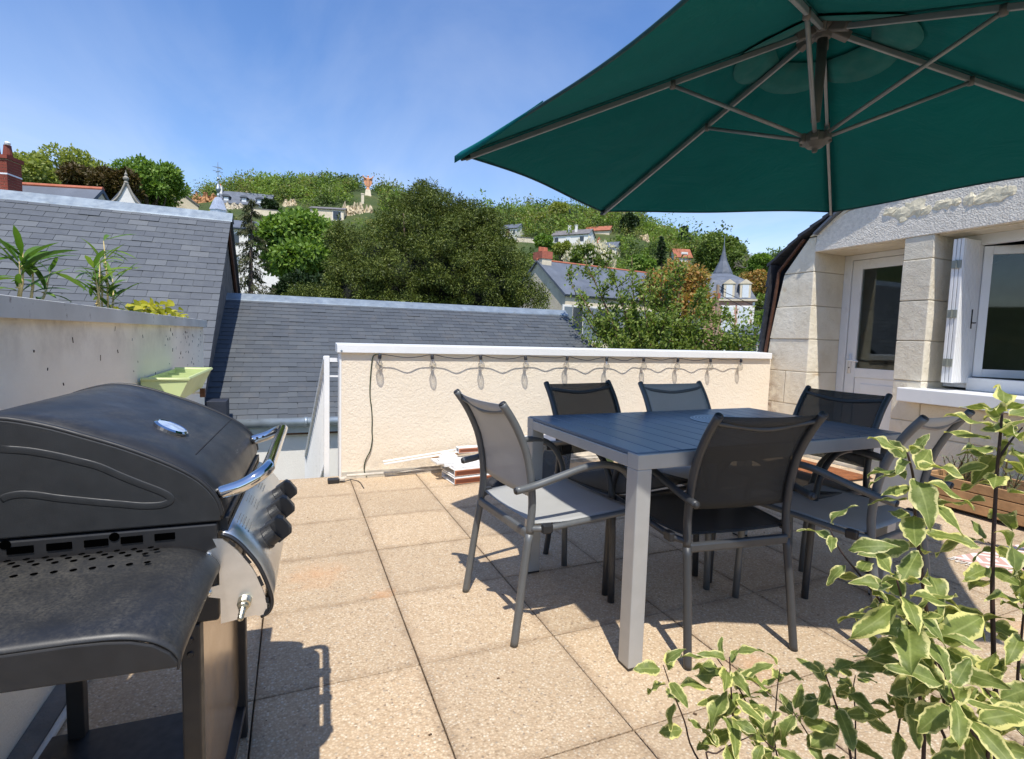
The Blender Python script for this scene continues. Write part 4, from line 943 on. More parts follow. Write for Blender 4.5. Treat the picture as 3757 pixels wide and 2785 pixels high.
# side shelf with rolled front end
SH = [(-0.47, .735), (-0.46, .745), (-0.3, .745), (-0.14, .745), (-0.085, .744), (-0.055, .741), (-0.03, .733), (-0.012, .720), (-0.003, .706), (-0.004, .694)]
SHS = [(p.x, p.y) for p in smooth_pts([(a, b, 0) for a, b in SH], 4)]
def shelf(s, t):
    a, b = SHS[round(s * (len(SHS) - 1))]
    v = -0.272 - 0.272 * t
    ed = min(1, max(0, (t - 0.86) / 0.14)); ei = min(1, max(0, (0.1 - t) / 0.1))
    return G(a, v, b - 0.008 * ed ** 2 - 0.006 * ei + (0.0035 * math.sin(t * math.pi / 0.36) if t < 0.36 and a < -0.1 else 0))
shf = MB().grid(shelf, len(SHS) - 1, 24).build('side_shelf', BBQ, bq, smooth=True, solid=0.003)
lp = MB(); lp.prism([(-0.47, .736), (-0.11, .736), (-0.075, .734), (-0.05, .730), (-0.028, .722), (-0.011, .709), (-0.003, .696), (-0.004, .690), (-0.47, .698)], lambda p: G(p[0], -0.546, p[1]), lambda p: G(p[0], -0.5405, p[1])); lp.build('shelf_lip', BBQ_D, shf, bevel=0.002)
ho = MB()
for r, (v0, n0) in enumerate(((-0.292, 0), (-0.306, 1), (-0.320, 0), (-0.352, 1))):
    for k in range(17): ho.lathe([(0, 0), (0.0045, 0), (0, 0.0006)], 10, G(-0.455 + k * 0.0225 + (0.011 if n0 else 0), v0, 0.7472 + (0.0035 * math.sin((-0.272 - v0) / 0.272 * math.pi / 0.36) if v0 > -0.37 else 0)))
ho.build('shelf_holes', MATS['hole_black'], shf)['kind'] = 'stuff'
# cart
for nm, (u0, u1, v0, v1) in dict(a=(-.062, -.033, -.272, -.242), b=(-.058, -.028, .242, .272), c=(-.46, -.43, -.272, -.242), d=(-.42, -.385, .242, .272)).items():
    l = MB(); l.box((0, 0, 0), (1, 1, 1)); z0 = 0.0
    l.v = [G(u0 + (u1 - u0) * x, v0 + (v1 - v0) * y, z0 + (0.60 - z0) * z) for x, y, z in l.v]
    lo = l.build('leg', BBQ_D, bq, bevel=0.003)
    for z in (.55, .575): MB().lathe([(0, 0), (0.006, 0), (0.004, 0.003), (0, 0.003)], 8, G((u0 + u1) / 2, v0 - 0.0002, z), (-BV[0], -BV[1], 0)).build('rivet', BLACKPL, lo)
fpb = MB(); fpb.box((0, 0, 0), (1, 1, 1)); fpb.v = [G(-.050 + .004 * x, -.242 + .484 * y, 0.12 + 0.47 * z) for x, y, z in fpb.v]
fpb.build('front_panel', pm('panel_tan_reflection', srgb(186, 164, 136), 0.22, 0.7, var=0.08, mode='world'), bq)  # tan reflection of the sunlit floor is put into this panel's base colour
bsf = MB(); bsf.box((0, 0, 0), (1, 1, 1)); bsf.v = [G(-.46 + .43 * x, -.27 + .54 * y, 0.075 + 0.016 * z) for x, y, z in bsf.v]; bsf.build('bottom_shelf', BBQ_D, bq, bevel=0.003)
bl = MB(); bl.box((0, 0, 0), (1, 1, 1)); bl.v = [G(-.45 + .008 * x, -.27 + .54 * y, 0.45 + 0.12 * z) for x, y, z in bl.v]; bl.build('rear_brace', BBQ_D, bq)
fs = MB(); fs.box((0, 0, 0), (1, 1, 1)); fs.v = [G(-.46 + .36 * x, .272 + .17 * y, .735 + .012 * z) for x, y, z in fs.v]; fs.build('far_shelf', BBQ, bq, bevel=0.003)
# ------------------------------------------------------------------ festoon lights along the parapet
def m_bulb():
    t = NT('bulb_glass'); g = t.new('ShaderNodeBsdfGlossy'); g.inputs['Roughness'].default_value = 0.03
    tr = t.new('ShaderNodeBsdfTransparent'); tr.inputs[0].default_value = (0.86, 0.86, 0.85, 1)
    lw_ = t.new('ShaderNodeLayerWeight'); lw_.inputs[0].default_value = 0.35
    mx = t.new('ShaderNodeMixShader'); t.l.new(lw_.outputs['Facing'], mx.inputs[0]); t.l.new(tr.outputs[0], mx.inputs[1]); t.l.new(g.outputs[0], mx.inputs[2])
    t.l.new(mx.outputs[0], t.out.inputs[0]); return t.m
BULB = m_bulb(); CABLE = pm('cable_green', srgb(44, 58, 34), 0.6); SOCK = pm('socket_black', (0.018, 0.018, 0.022), 0.5)
SY = WY - 0.052
fl_l = thing('festoon_lights', 'string of ten clear pear bulbs hanging under the parapet cap', 'string lights', (2.0, SY, 0.94))
BX = [0.212 + k * 0.4018 for k in range(10)]
rr = random.Random(5); pts = []
for k, x in enumerate(BX):
    pts.append((x, SY, 0.948))
    if k < 9:
        d1, d2 = rr.uniform(0.006, 0.03), rr.uniform(0.004, 0.03)
        pts += [(x + 0.10, SY + 0.004, 0.946 - d1 * 0.6), (x + 0.2, SY - 0.008, 0.944 - d1), (x + 0.3, SY + 0.006, 0.946 - d2 * 0.7)]
MB().tube(smooth_pts(pts, 4), 0.0032, 6).build('cable', SOCK, fl_l, smooth=True)
z7 = lambda a, b: ((1050 + a / 2.346) / VP, (1200 + b / 2.346) / VP)
drop = [(0.212, SY, 0.946)] + [tuple(on(*z7(a, b), 1, WY - 0.012)) for a, b in ((755, 245), (738, 300), (728, 400), (722, 500), (722, 600), (735, 700), (740, 800), (738, 900), (742, 960), (725, 1060), (690, 1130), (672, 1190), (674, 1245), (690, 1290))] + [(0.118, WY - 0.06, 0.014)]
MB().tube(smooth_pts(drop, 3), 0.0042, 6).build('supply_cable', CABLE, fl_l, smooth=True)
for k, x in enumerate(BX):
    tl = rr.uniform(-0.12, 0.12); ax = Vector((tl, rr.uniform(-0.15, 0.05), -1)).normalized()
    s = MB().lathe([(0, -0.004), (0.008, -0.004), (0.0135, 0.004), (0.0135, 0.03), (0.012, 0.034), (0, 0.034)], 14, (x, SY, 0.945), ax).build('socket', SOCK, fl_l, smooth=True)
    b = MB().lathe([(0.0, 0.034), (0.0115, 0.034), (0.013, 0.042), (0.019, 0.055), (0.027, 0.072), (0.0295, 0.088), (0.026, 0.104), (0.016, 0.116), (0.006, 0.121), (0, 0.122)], 18, (x, SY, 0.945), ax).build('bulb', BULB, fl_l, smooth=True)
    MB().tube([Vector((x, SY, 0.945)) + ax * q for q in (0.03, 0.05, 0.066)], 0.003, 6).build('filament', CHROME, b)
# plug-in transformer at the foot of the railing
ad = thing('power_adapter', 'small black power adapter on the tiles below the white railing', 'adapter', (-0.125, 2.80, 0))
MB().box((-0.165, 2.785, 0.0015), (-0.085, 2.845, 0.034)).build('case', BLACKPL, ad, bevel=0.006)
MB().tube([(-0.085, 2.80, 0.015), (-0.05, 2.79, 0.012), (0.0, 2.80, 0.02), (0.05, 2.79, 0.006), (0.06, 2.74, 0.0035), (0.066, 2.6, 0.0035)], 0.0035, 6).build('cable', BLACKPL, ad, smooth=True)
MB().box((-0.083, 2.795, 0.012), (-0.045, 2.83, 0.036)).build('plug', pm('cream_plug', srgb(206, 196, 180), 0.5), ad, bevel=0.006)

# ------------------------------------------------------------------ white stair railing going down beside the parapet
rl = thing('stair_railing', 'white metal stair railing descending behind the left end of the parapet', 'railing', (-0.16, 3.08, 0))
A0, A1 = Vector((-0.158, 3.09, 0.905)), Vector((-0.262, 5.15, -0.30))
MB().bar((-0.158, 3.075, -0.3), (-0.158, 3.075, 0.92), 0.04, 0.04, up=(0, 1, 0)).build('post', WHITE_ALU, rl, bevel=0.003)
MB().bar(A0, A1, 0.045, 0.03).build('handrail', WHITE_ALU, rl, bevel=0.003)
DN = Vector((0, 0, -0.82))
MB().bar(A0 + DN, A1 + DN, 0.03, 0.025).build('bottom_rail', WHITE_ALU, rl, bevel=0.002)
for k in range(1, 19):
    p = A0 + (A1 - A0) * (k / 19); MB().bar(p + Vector((0, 0, -0.016)), p + DN, 0.014, 0.014, up=(0, 1, 0)).build('baluster', WHITE_ALU, rl)
MB().bar(A1 + Vector((0, 0, 0.01)), A1 + Vector((0, 0, -1.0)), 0.04, 0.04, up=(0, 1, 0)).build('post', WHITE_ALU, rl)
for z in (0.89, 0.765): MB().bar((-0.14, 3.075, z), (PL + 0.012, 3.06, z), 0.02, 0.03 if z > .8 else 0.012).build('wall_fixing', WHITE_ALU, rl)
stp = thing('outside_stairs', 'concrete steps going down behind the parapet end', 'stairs', (-0.6, 4.0, -1.2))
for k in range(9):
    MB().box((-1.04, 3.03 + k * 0.27, -0.62 - 0.17 * (k + 1)), (-0.30, 3.03 + (k + 1) * 0.27, -0.45 - 0.17 * (k + 1))).build('step', CEMENT, stp)

# ------------------------------------------------------------------ things stacked at the foot of the parapet
PVC = pm('white_pvc', (0.80, 0.80, 0.79), 0.35, var=0.03); CORE = pm('brown_core', srgb(176, 112, 78), 0.7, var=0.15, vscale=30)
def hollow_profile(p, L, w, h, rot, label, group='white profiles piled against the parapet'):
    """white box profile, open brown ends"""
    t = thing('white_profile', label, 'profile', p, group=group, world_parts=False, rotz=rot)
    th = 0.007
    b = MB(); b.box((0, 0, 0), (L, th, h)); b.box((0, w - th, 0), (L, w, h)); b.box((0, th, 0), (L, w - th, th)); b.box((0, th, h - th), (L, w - th, h)); b.build('shell', PVC, t, bevel=0.0015)
    c_ = MB(); c_.box((0.002, -0.004, 0.006), (L - 0.002, 0.0, h - 0.006)); c_.build('brown_face', CORE, t)
    g_ = MB(); g_.box((0.012, -0.0055, 0.014), (L - 0.012, -0.0041, h - 0.014)); g_.build('groove', pm('groove_brown', srgb(112, 62, 44), 0.8), t)
    return t
hollow_profile((0.70, 2.50, 0.001), 0.62, 0.26, 0.052, math.radians(6), 'bottom white profile of the pile, brown edged, on the tiles')
hollow_profile((0.705, 2.515, 0.058), 0.60, 0.27, 0.052, math.radians(7), 'second white profile up in the pile by the parapet')
pw = thing('white_shelf_board', 'broad white panel lying on top of the profile pile', 'panel', (0.66, 2.55, 0.112), world_parts=False, rotz=math.radians(5))
b = MB(); b.prism([(0, 0.06), (0.05, 0.06), (0.05, 0), (0.6, 0), (0.6, 0.3), (-0.03, 0.3), (-0.03, 0.16), (0, 0.16)], lambda p: (p[0], p[1], 0), lambda p: (p[0], p[1], 0.018)); b.build('board', PVC, pw, bevel=0.002)
for k in range(4):
    o = MB().box((0, 0, 0), (0.20 - 0.03 * k, 0.042, 0.016)).build('white_offcut', PVC, bevel=0.002)
    o.location = (0.60 + 0.024 * k, 2.62 + 0.046 * k, 0.132 + 0.0195 * k * 0.6); o.rotation_euler = (0, 0, math.radians(4))
    tag(o, ['lowest stepped white offcut at the left end of the pile', 'second stepped white offcut on the pile', 'third stepped white offcut on the pile', 'topmost stepped white offcut on the pile nearest the wall'][k], 'offcut', 'stepped white offcuts')
t_ = hollow_profile((0.82, 2.80, 0.165), 0.34, 0.07, 0.045, math.radians(3), 'upper short white profile with brown face by the wall')
for (q0, q1, z, lab) in (((0.235, WY - 0.09, 0.128), (1.9, WY - 0.02, 0.285), 0, 'upper long white strip leaning along the parapet foot'), ((0.24, WY - 0.11, 0.112), (1.85, WY - 0.05, 0.262), 0, 'lower long white strip leaning along the parapet foot')):
    o = MB().bar(q0, q1, 0.02, 0.009).build('white_strip', PVC, bevel=0.001); tag(o, lab, 'strip', 'long white strips')
o = MB().bar((0.62, WY - 0.075, 0.125), (1.8, WY - 0.03, 0.24), 0.012, 0.014).build('wooden_batten', pm('pine_batten', srgb(206, 160, 110), 0.7, var=0.12, vscale=30)); tag(o, 'thin pale wooden batten behind the white strips', 'batten')
# clear storage bin with blue contents
def m_clear():
    t = NT('clear_plastic'); g = t.new('ShaderNodeBsdfGlossy'); g.inputs['Roughness'].default_value = 0.08
    tr = t.new('ShaderNodeBsdfTransparent'); tr.inputs[0].default_value = (0.84, 0.87, 0.9, 1)
    d = t.new('ShaderNodeBsdfDiffuse'); d.inputs[0].default_value = (0.6, 0.65, 0.7, 1)
    f = t.new('ShaderNodeFresnel'); f.inputs[0].default_value = 1.5
    m0 = t.new('ShaderNodeMixShader'); m0.inputs[0].default_value = 0.13; t.l.new(tr.outputs[0], m0.inputs[1]); t.l.new(d.outputs[0], m0.inputs[2])
    mx = t.new('ShaderNodeMixShader'); t.l.new(f.outputs[0], mx.inputs[0]); t.l.new(m0.outputs[0], mx.inputs[1]); t.l.new(g.outputs[0], mx.inputs[2])
    t.l.new(mx.outputs[0], t.out.inputs[0]); return t.m
CLEAR = m_clear()
bn = thing('storage_bin', 'clear plastic storage bin with blue contents by the parapet', 'storage bin', (1.40, 2.42, 0), world_parts=False, rotz=math.radians(4))
b = MB(); b.prism([(-0.17, -0.11), (0.17, -0.11), (0.17, 0.15), (-0.17, 0.15)], lambda p: (p[0] * 0.9, p[1] * 0.9, 0.004), lambda p: (p[0], p[1], 0.30)); b.f = b.f[:1] + b.f[2:]
b.build('tub', CLEAR, bn, solid=0.003, bevel=0.012, seg=3)
l = MB(); l.box((-0.18, -0.12, 0.30), (0.18, 0.16, 0.322)); l.box((-0.165, -0.105, 0.322), (0.165, 0.145, 0.335)); l.build('lid', pm('frosted_lid', srgb(214, 214, 212), 0.4), bn, bevel=0.006)
h_ = MB(); h_.box((-0.06, -0.128, 0.27), (0.06, -0.1205, 0.315)); h_.build('clasp', BLACKPL, bn, bevel=0.003)
con = MB(); con.prism([(-0.14, 0.012), (0.14, 0.012), (0.145, 0.20), (0.06, 0.21), (0.03, 0.15), (-0.02, 0.14), (-0.055, 0.20), (-0.14, 0.235)], lambda p: (p[0], -0.088, p[1]), lambda p: (p[0], 0.12, p[1])); con.build('blue_contents', pm('blue_card', srgb(38, 66, 110), 0.6, var=0.2), bn, bevel=0.008)
lab = MB(); lab.box((0.03, -0.0895, 0.05), (0.04, -0.0885, 0.09)); lab.build('white_label', WHITE, bn)
lab = MB(); lab.box((0.0401, -0.0895, 0.05), (0.048, -0.0885, 0.09)); lab.build('red_label', pm('red_print', srgb(196, 48, 40), 0.6), bn)
o = thing('black_bag', 'small black bag on the tiles beside the profile pile', 'bag', (1.02, 2.36, 0), world_parts=False)
MB().grid(lambda u, v: ((0.15 + 0.02 * math.sin(3 * u * 6.28)) * math.cos(u * 6.2832) * math.cos(v * 1.5), 0.085 * math.sin(u * 6.2832) * math.cos(v * 1.5), 0.004 + 0.085 * math.sin(v * 1.5)), 20, 8).build('body', pm('black_nylon', (0.015, 0.015, 0.017), 0.5, bump=0.5, bscale=30), o, smooth=True)
MB().tube(smooth_pts([(-0.06, -0.02, 0.07), (-0.05, -0.05, 0.12), (0.03, -0.06, 0.125), (0.06, -0.03, 0.07)]), 0.006, 6).build('strap', BLACKPL, o, smooth=True)
# jar, dish and planks further along
j = thing('glass_jar', 'small jar with yellow green lid on the floor behind the table', 'jar', (2.02, 2.50, 0), world_parts=False)
MB().lathe([(0, 0.002), (0.05, 0.002), (0.052, 0.01), (0.052, 0.075), (0.045, 0.085), (0, 0.085)], 20).build('body', CLEAR, j, smooth=True)
MB().lathe([(0, 0.085), (0.05, 0.085), (0.051, 0.1), (0.045, 0.13), (0.025, 0.15), (0, 0.153)], 20).build('lid', pm('lime_lid', srgb(196, 200, 110), 0.5), j, smooth=True)
j = thing('metal_dish', 'round metal dish beside the jar behind the table', 'dish', (2.14, 2.42, 0), world_parts=False)
MB().lathe([(0, 0.002), (0.07, 0.002), (0.08, 0.05), (0.084, 0.052), (0.082, 0.045), (0.072, 0.006), (0, 0.006)], 24).build('bowl', CHROME, j, smooth=True)
MB().lathe([(0.080, 0.049), (0.086, 0.051), (0.086, 0.054), (0.080, 0.054)], 24).build('rim', CHROME, j, smooth=True)
for k in range(4):
    o = MB().box((0, 0, 0), (0.95 - 0.1 * k, 0.09, 0.02)).build('wooden_plank', pm('orange_plank', srgb(204, 158, 112), 0.7, var=0.15, vscale=14, rnd=0.15), bevel=0.002)
    o.location = (2.3 + 0.07 * k, 2.52 + 0.07 * (k % 2) + 0.02 * k, 0.001 + 0.0215 * k); o.rotation_euler = (0, 0, math.radians(3 * k - 4))
    tag(o, ['bottom wooden plank of the small stack behind the table', 'second wooden plank of the small stack behind the table', 'third wooden plank of the small stack behind the table', 'top wooden plank of the small stack behind the table'][k], 'plank', 'planks behind the table')
o = MB().box((0, 0, 0), (0.55, 0.16, 0.018)).build('white_board', PVC, bevel=0.002); o.location = (2.35, 2.70, 0.09); o.rotation_euler = (0, math.radians(2), math.radians(2)); tag(o, 'white board resting on the wooden planks behind the table', 'board')

# ------------------------------------------------------------------ doormat, rug, rosemary trough by the house
o = thing('doormat', 'brown coir doormat on the tiles in front of the door', 'doormat', (3.84, 2.02, 0), world_parts=False)
MB().box((-0.26, -0.36, 0.0012), (0.26, 0.36, 0.006)).build('backing', BLACKPL, o)
MB().box((-0.25, -0.35, 0.006), (0.25, 0.35, 0.02)).build('pile', pm('coir', srgb(150, 92, 52), 1.0, var=0.35, vscale=22, bump=1.0, bscale=260), o, bevel=0.004)
def m_rug():
    t = NT('woven_rug'); p = t.pos('object'); sx = t.new('ShaderNodeSeparateXYZ'); t.l.new(p, sx.inputs[0])
    fx = t.math('ABSOLUTE', t.math('SUBTRACT', t.math('FRACT', t.math('MULTIPLY', sx.outputs[0], 4.2)), 0.5)); fy = t.math('ABSOLUTE', t.math('SUBTRACT', t.math('FRACT', t.math('MULTIPLY', sx.outputs[1], 4.2)), 0.5))
    d = t.math('ADD', fx, fy); ring = t.math('FRACT', t.math('MULTIPLY', d, 3.2))
    f = t.ramp(ring, [(0.40, 0.0), (0.46, 1.0)]); col = t.mix(f, srgb(224, 216, 208), srgb(196, 158, 146))
    t.set(Base_Color=col, Roughness=0.95); t.bump(t.noise(p, 300, 3), 0.5, 0.003); return t.m
rg = thing('patterned_rug', 'white and faded red patterned rug on the tiles at the right', 'rug', (3.33, -0.04, 0), world_parts=False, rotz=math.radians(-2))
MB().box((-0.52, -0.45, 0.0012), (0.52, 0.45, 0.009)).build('pile', m_rug(), rg, bevel=0.002)
fr = MB()
for k in range(60):
    y = -0.445 + k * 0.0151
    for s in (-1, 1): fr.bar((s * 0.52, y, 0.005), (s * 0.56, y + random.uniform(-0.008, 0.008), 0.004), 0.004, 0.003)
o = fr.build('fringe', pm('fringe', srgb(220, 212, 200), 0.9), rg); o['kind'] = 'stuff'
PLANK = pm('weathered_pine', srgb(176, 136, 94), 0.75, var=0.22, vscale=9, bump=0.25, bscale=40, rnd=0.14)
tr = thing('wooden_planter', 'low wooden trough planter with rosemary against the house wall', 'planter', (3.96, 0.55, 0))
for k in range(3):
    z = 0.03 + k * 0.068
    MB().box((3.745, -0.35, z), (3.765, 1.12, z + 0.062)).build('plank', PLANK, tr, bevel=0.003)
    MB().box((4.16, -0.35, z), (4.18, 1.12, z + 0.062)).build('plank', PLANK, tr, bevel=0.003)
    MB().box((3.766, 1.10, z), (4.159, 1.12, z + 0.062)).build('plank', PLANK, tr, bevel=0.003)
for y in (-0.34, 0.4, 1.06): MB().box((3.728, y, 0), (3.7449, y + 0.05, 0.235)).build('post', PLANK, tr, bevel=0.003)
MB().box((3.766, -0.35, 0.02), (4.159, 1.099, 0.17)).build('soil', MATS['soil'], tr)
def leaf_material(name, cols, trans=0.3, rough=0.5, patch=0.8, pw=0.32):
    t = NT(name); g = t.new('ShaderNodeNewGeometry'); oi = t.new('ShaderNodeObjectInfo')
    rn = t.math('FRACT', t.math('ADD', g.outputs['Random Per Island'], oi.outputs['Random']))
    big = t.noise(g.outputs['Position'], patch, 3)
    f = t.math('ADD', t.math('MULTIPLY', rn, 1.0 - pw), t.math('MULTIPLY', big, pw))
    col = t.ramp(f, [(i / (len(cols) - 1), c) for i, c in enumerate(cols)])
    t.set(Base_Color=col, Roughness=rough); t.b.inputs['Specular IOR Level'].default_value = 0.25
    tl = t.new('ShaderNodeBsdfTranslucent'); t.l.new(t.mix(1.0, col, (1.25, 1.3, 0.6), 'MULTIPLY'), tl.inputs[0])
    a = t.new('ShaderNodeMixShader'); a.inputs[0].default_value = trans; t.l.new(t.b.outputs[0], a.inputs[1]); t.l.new(tl.outputs[0], a.inputs[2])
    t.l.new(a.outputs[0], t.out.inputs[0]); return t.m
ros = thing('rosemary_bush', 'bushy grey green rosemary growing in the wooden trough', 'rosemary', (3.98, 0.92, 0.17))
st = MB(); lv = MB(); r_ = random.Random(8)
for k in range(46):
    a, e = r_.uniform(0, 6.28), r_.uniform(0.0, 0.75); L = r_.uniform(0.12, 0.27)
    b0 = Vector((3.98 + r_.uniform(-.09, .09), 0.86 + r_.uniform(-.2, .2), 0.165)); d = Vector((math.cos(a) * e, math.sin(a) * e, 1)).normalized()
    st.tube([b0, b0 + d * L], 0.0025, 4)
    for q in range(26):
        p = b0 + d * L * (0.15 + 0.85 * q / 26); aa = r_.uniform(0, 6.28); dd = (Vector((math.cos(aa), math.sin(aa), 0.7))).normalized() * 0.03; w = dd.cross(d).normalized() * 0.0022
        lv.add([p - w, p + w, p + dd + w * .4, p + dd - w * .4], [(0, 1, 2, 3)])
st.build('stem', WOOD_BROWN, ros); o = lv.build('foliage', leaf_material('rosemary', [srgb(84, 100, 66), srgb(120, 134, 96), srgb(150, 160, 124)]), ros); o['kind'] = 'stuff'

# ------------------------------------------------------------------ pale green divided planter hung on the left wall
LIME = pm('lime_plastic', srgb(196, 208, 148), 0.45, var=0.08)
gp = thing('hanging_planter', 'pale green divided planter hung on the grey wall behind the grill', 'planter', (WX + 0.1, 2.2, 0.75))
X0, X1, Y0, Y1 = WX + 0.015, WX + 0.185, 1.75, 2.50
b = MB()
b.add([(X0, Y0, .855), (X1 + .02, Y0, .855), (X1 - .03, Y0, .745), (X0, Y0, .745), (X0, Y1, .855), (X1 + .02, Y1, .855), (X1 - .03, Y1, .745), (X0, Y1, .745)], [(3, 2, 6, 7), (1, 5, 6, 2), (0, 4, 7, 3), (0, 1, 2, 3), (4, 5, 6, 7)])
b.build('trough', LIME, gp, solid=0.006)
for k in range(1, 4):
    y = Y0 + (Y1 - Y0) * k / 4; MB().add([(X0, y, .845), (X1 + .015, y, .845), (X1 - .028, y, .75), (X0, y, .75)], [(0, 1, 2, 3)]).build('divider', LIME, gp, solid=0.008)
MB().tube([(X0, Y0 - .005, .857), (X1 + .02, Y0 - .005, .857), (X1 + .02, Y1 + .005, .857), (X0, Y1 + .005, .857)], 0.009, 6).build('rim', LIME, gp)
br = MB(); br.bar((WX + .002, 2.36, .725), (WX + .17, 2.36, .725), .012, .012); br.build('bracket', WHITE, gp)
MB().box((WX + .165, 2.345, .70), (WX + .19, 2.375, .75)).build('bracket_end', WOOD_BROWN, gp)

# ------------------------------------------------------------------ plants growing from the wall-top planter
def leaf_mesh(name, m, w=0.12, n=6, droop=0.35, seg=2, fold=0.2, wave=0.0, phase=0.0, shape=1.0, attr=False):
    """leaf along +Y of unit length, normal +Z"""
    vs, ed, fs = [], [], []; k = 2 * seg + 1
    for i in range(n + 1):
        t = i / n; ww = w * (math.sin(math.pi * min(1, t * 0.97 + 0.03) ** shape)) ** 0.8 if 0 < i < n else w * 0.03
        for j in range(k):
            s = (j - seg) / seg
            z = fold * abs(s) * ww - droop * t * t * 0.5 + wave * math.sin(9 * t + phase + (1.7 if s > 0 else 0)) * abs(s) ** 1.5
            vs.append((s * ww * (1 + 0.10 * math.sin(23 * t + phase) * abs(s)), t * (1 - droop * 0.18 * t), z)); ed.append(abs(s) if 0 < i < n else 1.0)
    for i in range(n):
        for j in range(k - 1): fs.append((i * k + j, i * k + j + 1, (i + 1) * k + j + 1, (i + 1) * k + j))
    me = bpy.data.meshes.new(name); me.from_pydata(vs, [], fs); me.polygons.foreach_set('use_smooth', [True] * len(fs))
    if attr:
        at_ = me.attributes.new('edge', 'FLOAT', 'POINT'); at_.data.foreach_set('value', ed)
    me.materials.append(m); return me
def place_leaf(me, parent, p, d, up, size, roll=0.0, name='leaf'):
    d = Vector(d).normalized(); x = d.cross(Vector(up))
    if x.length < 1e-3: x = d.cross(Vector((1, 0, 0)))
    x.normalize(); z = x.cross(d)
    R = Matrix((x, d, z)).transposed().to_4x4() @ Matrix.Rotation(roll, 4, 'Y')
    o = obj(name, me, None, parent); o.matrix_basis = Matrix.Translation(Vector(p)) @ R @ Matrix.Scale(size, 4); return o
BAM = [leaf_mesh('bamboo_leaf', leaf_material('bamboo_leaf', [srgb(50, 84, 30), srgb(86, 120, 46), srgb(130, 152, 70)], 0.35, 0.4), w=0.062, droop=0.25 + 0.25 * k, n=6, seg=1, fold=0.35) for k in range(3)]
CANE = pm('bamboo_cane', srgb(198, 176, 116), 0.5, var=0.2, vscale=30)
def bamboo(y0, canes, label, seed, nleaf):
    rr = random.Random(seed)
    t = thing('bamboo_clump', label, 'bamboo', (WX - 0.07, y0, 1.14), group='bamboo clumps on the wall')
    tips = []
    for (dy_, h, lean) in canes:
        b0 = Vector((WX - 0.08 + rr.uniform(-.02, .02), y0 + dy_, 1.13)); b1 = b0 + Vector((rr.uniform(-.02, .03), lean, h))
        mid = (b0 + b1) / 2 + Vector((0.004, 0.004, 0))
        c_ = MB().tube([b0, mid, b1], [0.0042, 0.0038, 0.0015], 7)
        for q in (0.25, 0.5, 0.72): c_.lathe([(0, -0.002), (0.005, -0.002), (0.005, 0.002), (0, 0.002)], 8, b0.lerp(b1, q))
        c_.build('cane', CANE, t, smooth=True); tips.append((b0, b1))
    for k in range(nleaf):
        b0, b1 = tips[k % len(tips)]; p = b0.lerp(b1, rr.uniform(0.3, 1.0) if k >= 2 * len(tips) else 1.0); a = rr.uniform(0, 6.28)
        d = Vector((math.cos(a) * 0.5 + 0.1, math.sin(a), rr.uniform(-0.1, 0.95)))
        place_leaf(BAM[k % 3], t, p, d, (0, 0, 1), rr.uniform(0.10, 0.18), rr.uniform(-.5, .5))
bamboo(0.885, [(0, .19, .01), (.02, .17, .03), (-.015, .15, -.02), (.05, .14, .10)], 'leaning bamboo clump on the wall at the far left', 21, 40)
bamboo(1.60, [(0, .33, .02), (-.03, .24, -.02), (.03, .26, .05), (-.06, .20, -.04), (.05, .18, .07)], 'taller upright bamboo clump on the wall above the grill', 22, 58)
iv = thing('yellow_ivy', 'low yellow green ivy sprawling over the wall coping', 'ivy', (WX - 0.1, 2.5, 1.14))
IVM = [leaf_mesh('ivy_leaf', leaf_material('ivy_leaf', [srgb(96, 110, 30), srgb(150, 152, 44), srgb(196, 186, 70), srgb(110, 130, 50)], 0.35), w=0.42, n=5, seg=1, droop=0.3 + .3 * k, wave=0.05) for k in range(2)]
MB().tube(smooth_pts([(WX - .12, 1.85, 1.145), (WX - .1, 2.1, 1.17), (WX - .08, 2.5, 1.175), (WX - .1, 2.9, 1.16), (WX - .08, 3.25, 1.15)]), 0.004, 6).build('stem', CANE, iv)
rr = random.Random(2)
for k in range(190):
    y = min(3.4, max(1.8, rr.gauss(2.5, 0.42))); z = 1.145 + rr.uniform(0, 0.09) * max(0, 1 - ((y - 2.45) / 0.9) ** 2)
    place_leaf(IVM[k % 2], iv, (WX - rr.uniform(-0.005, .14), y, z), (rr.uniform(-1, 1), rr.uniform(-1, 1), rr.uniform(-.2, .7)), (0.5, 0, 1), rr.uniform(0.025, 0.055), rr.uniform(-.6, .6))

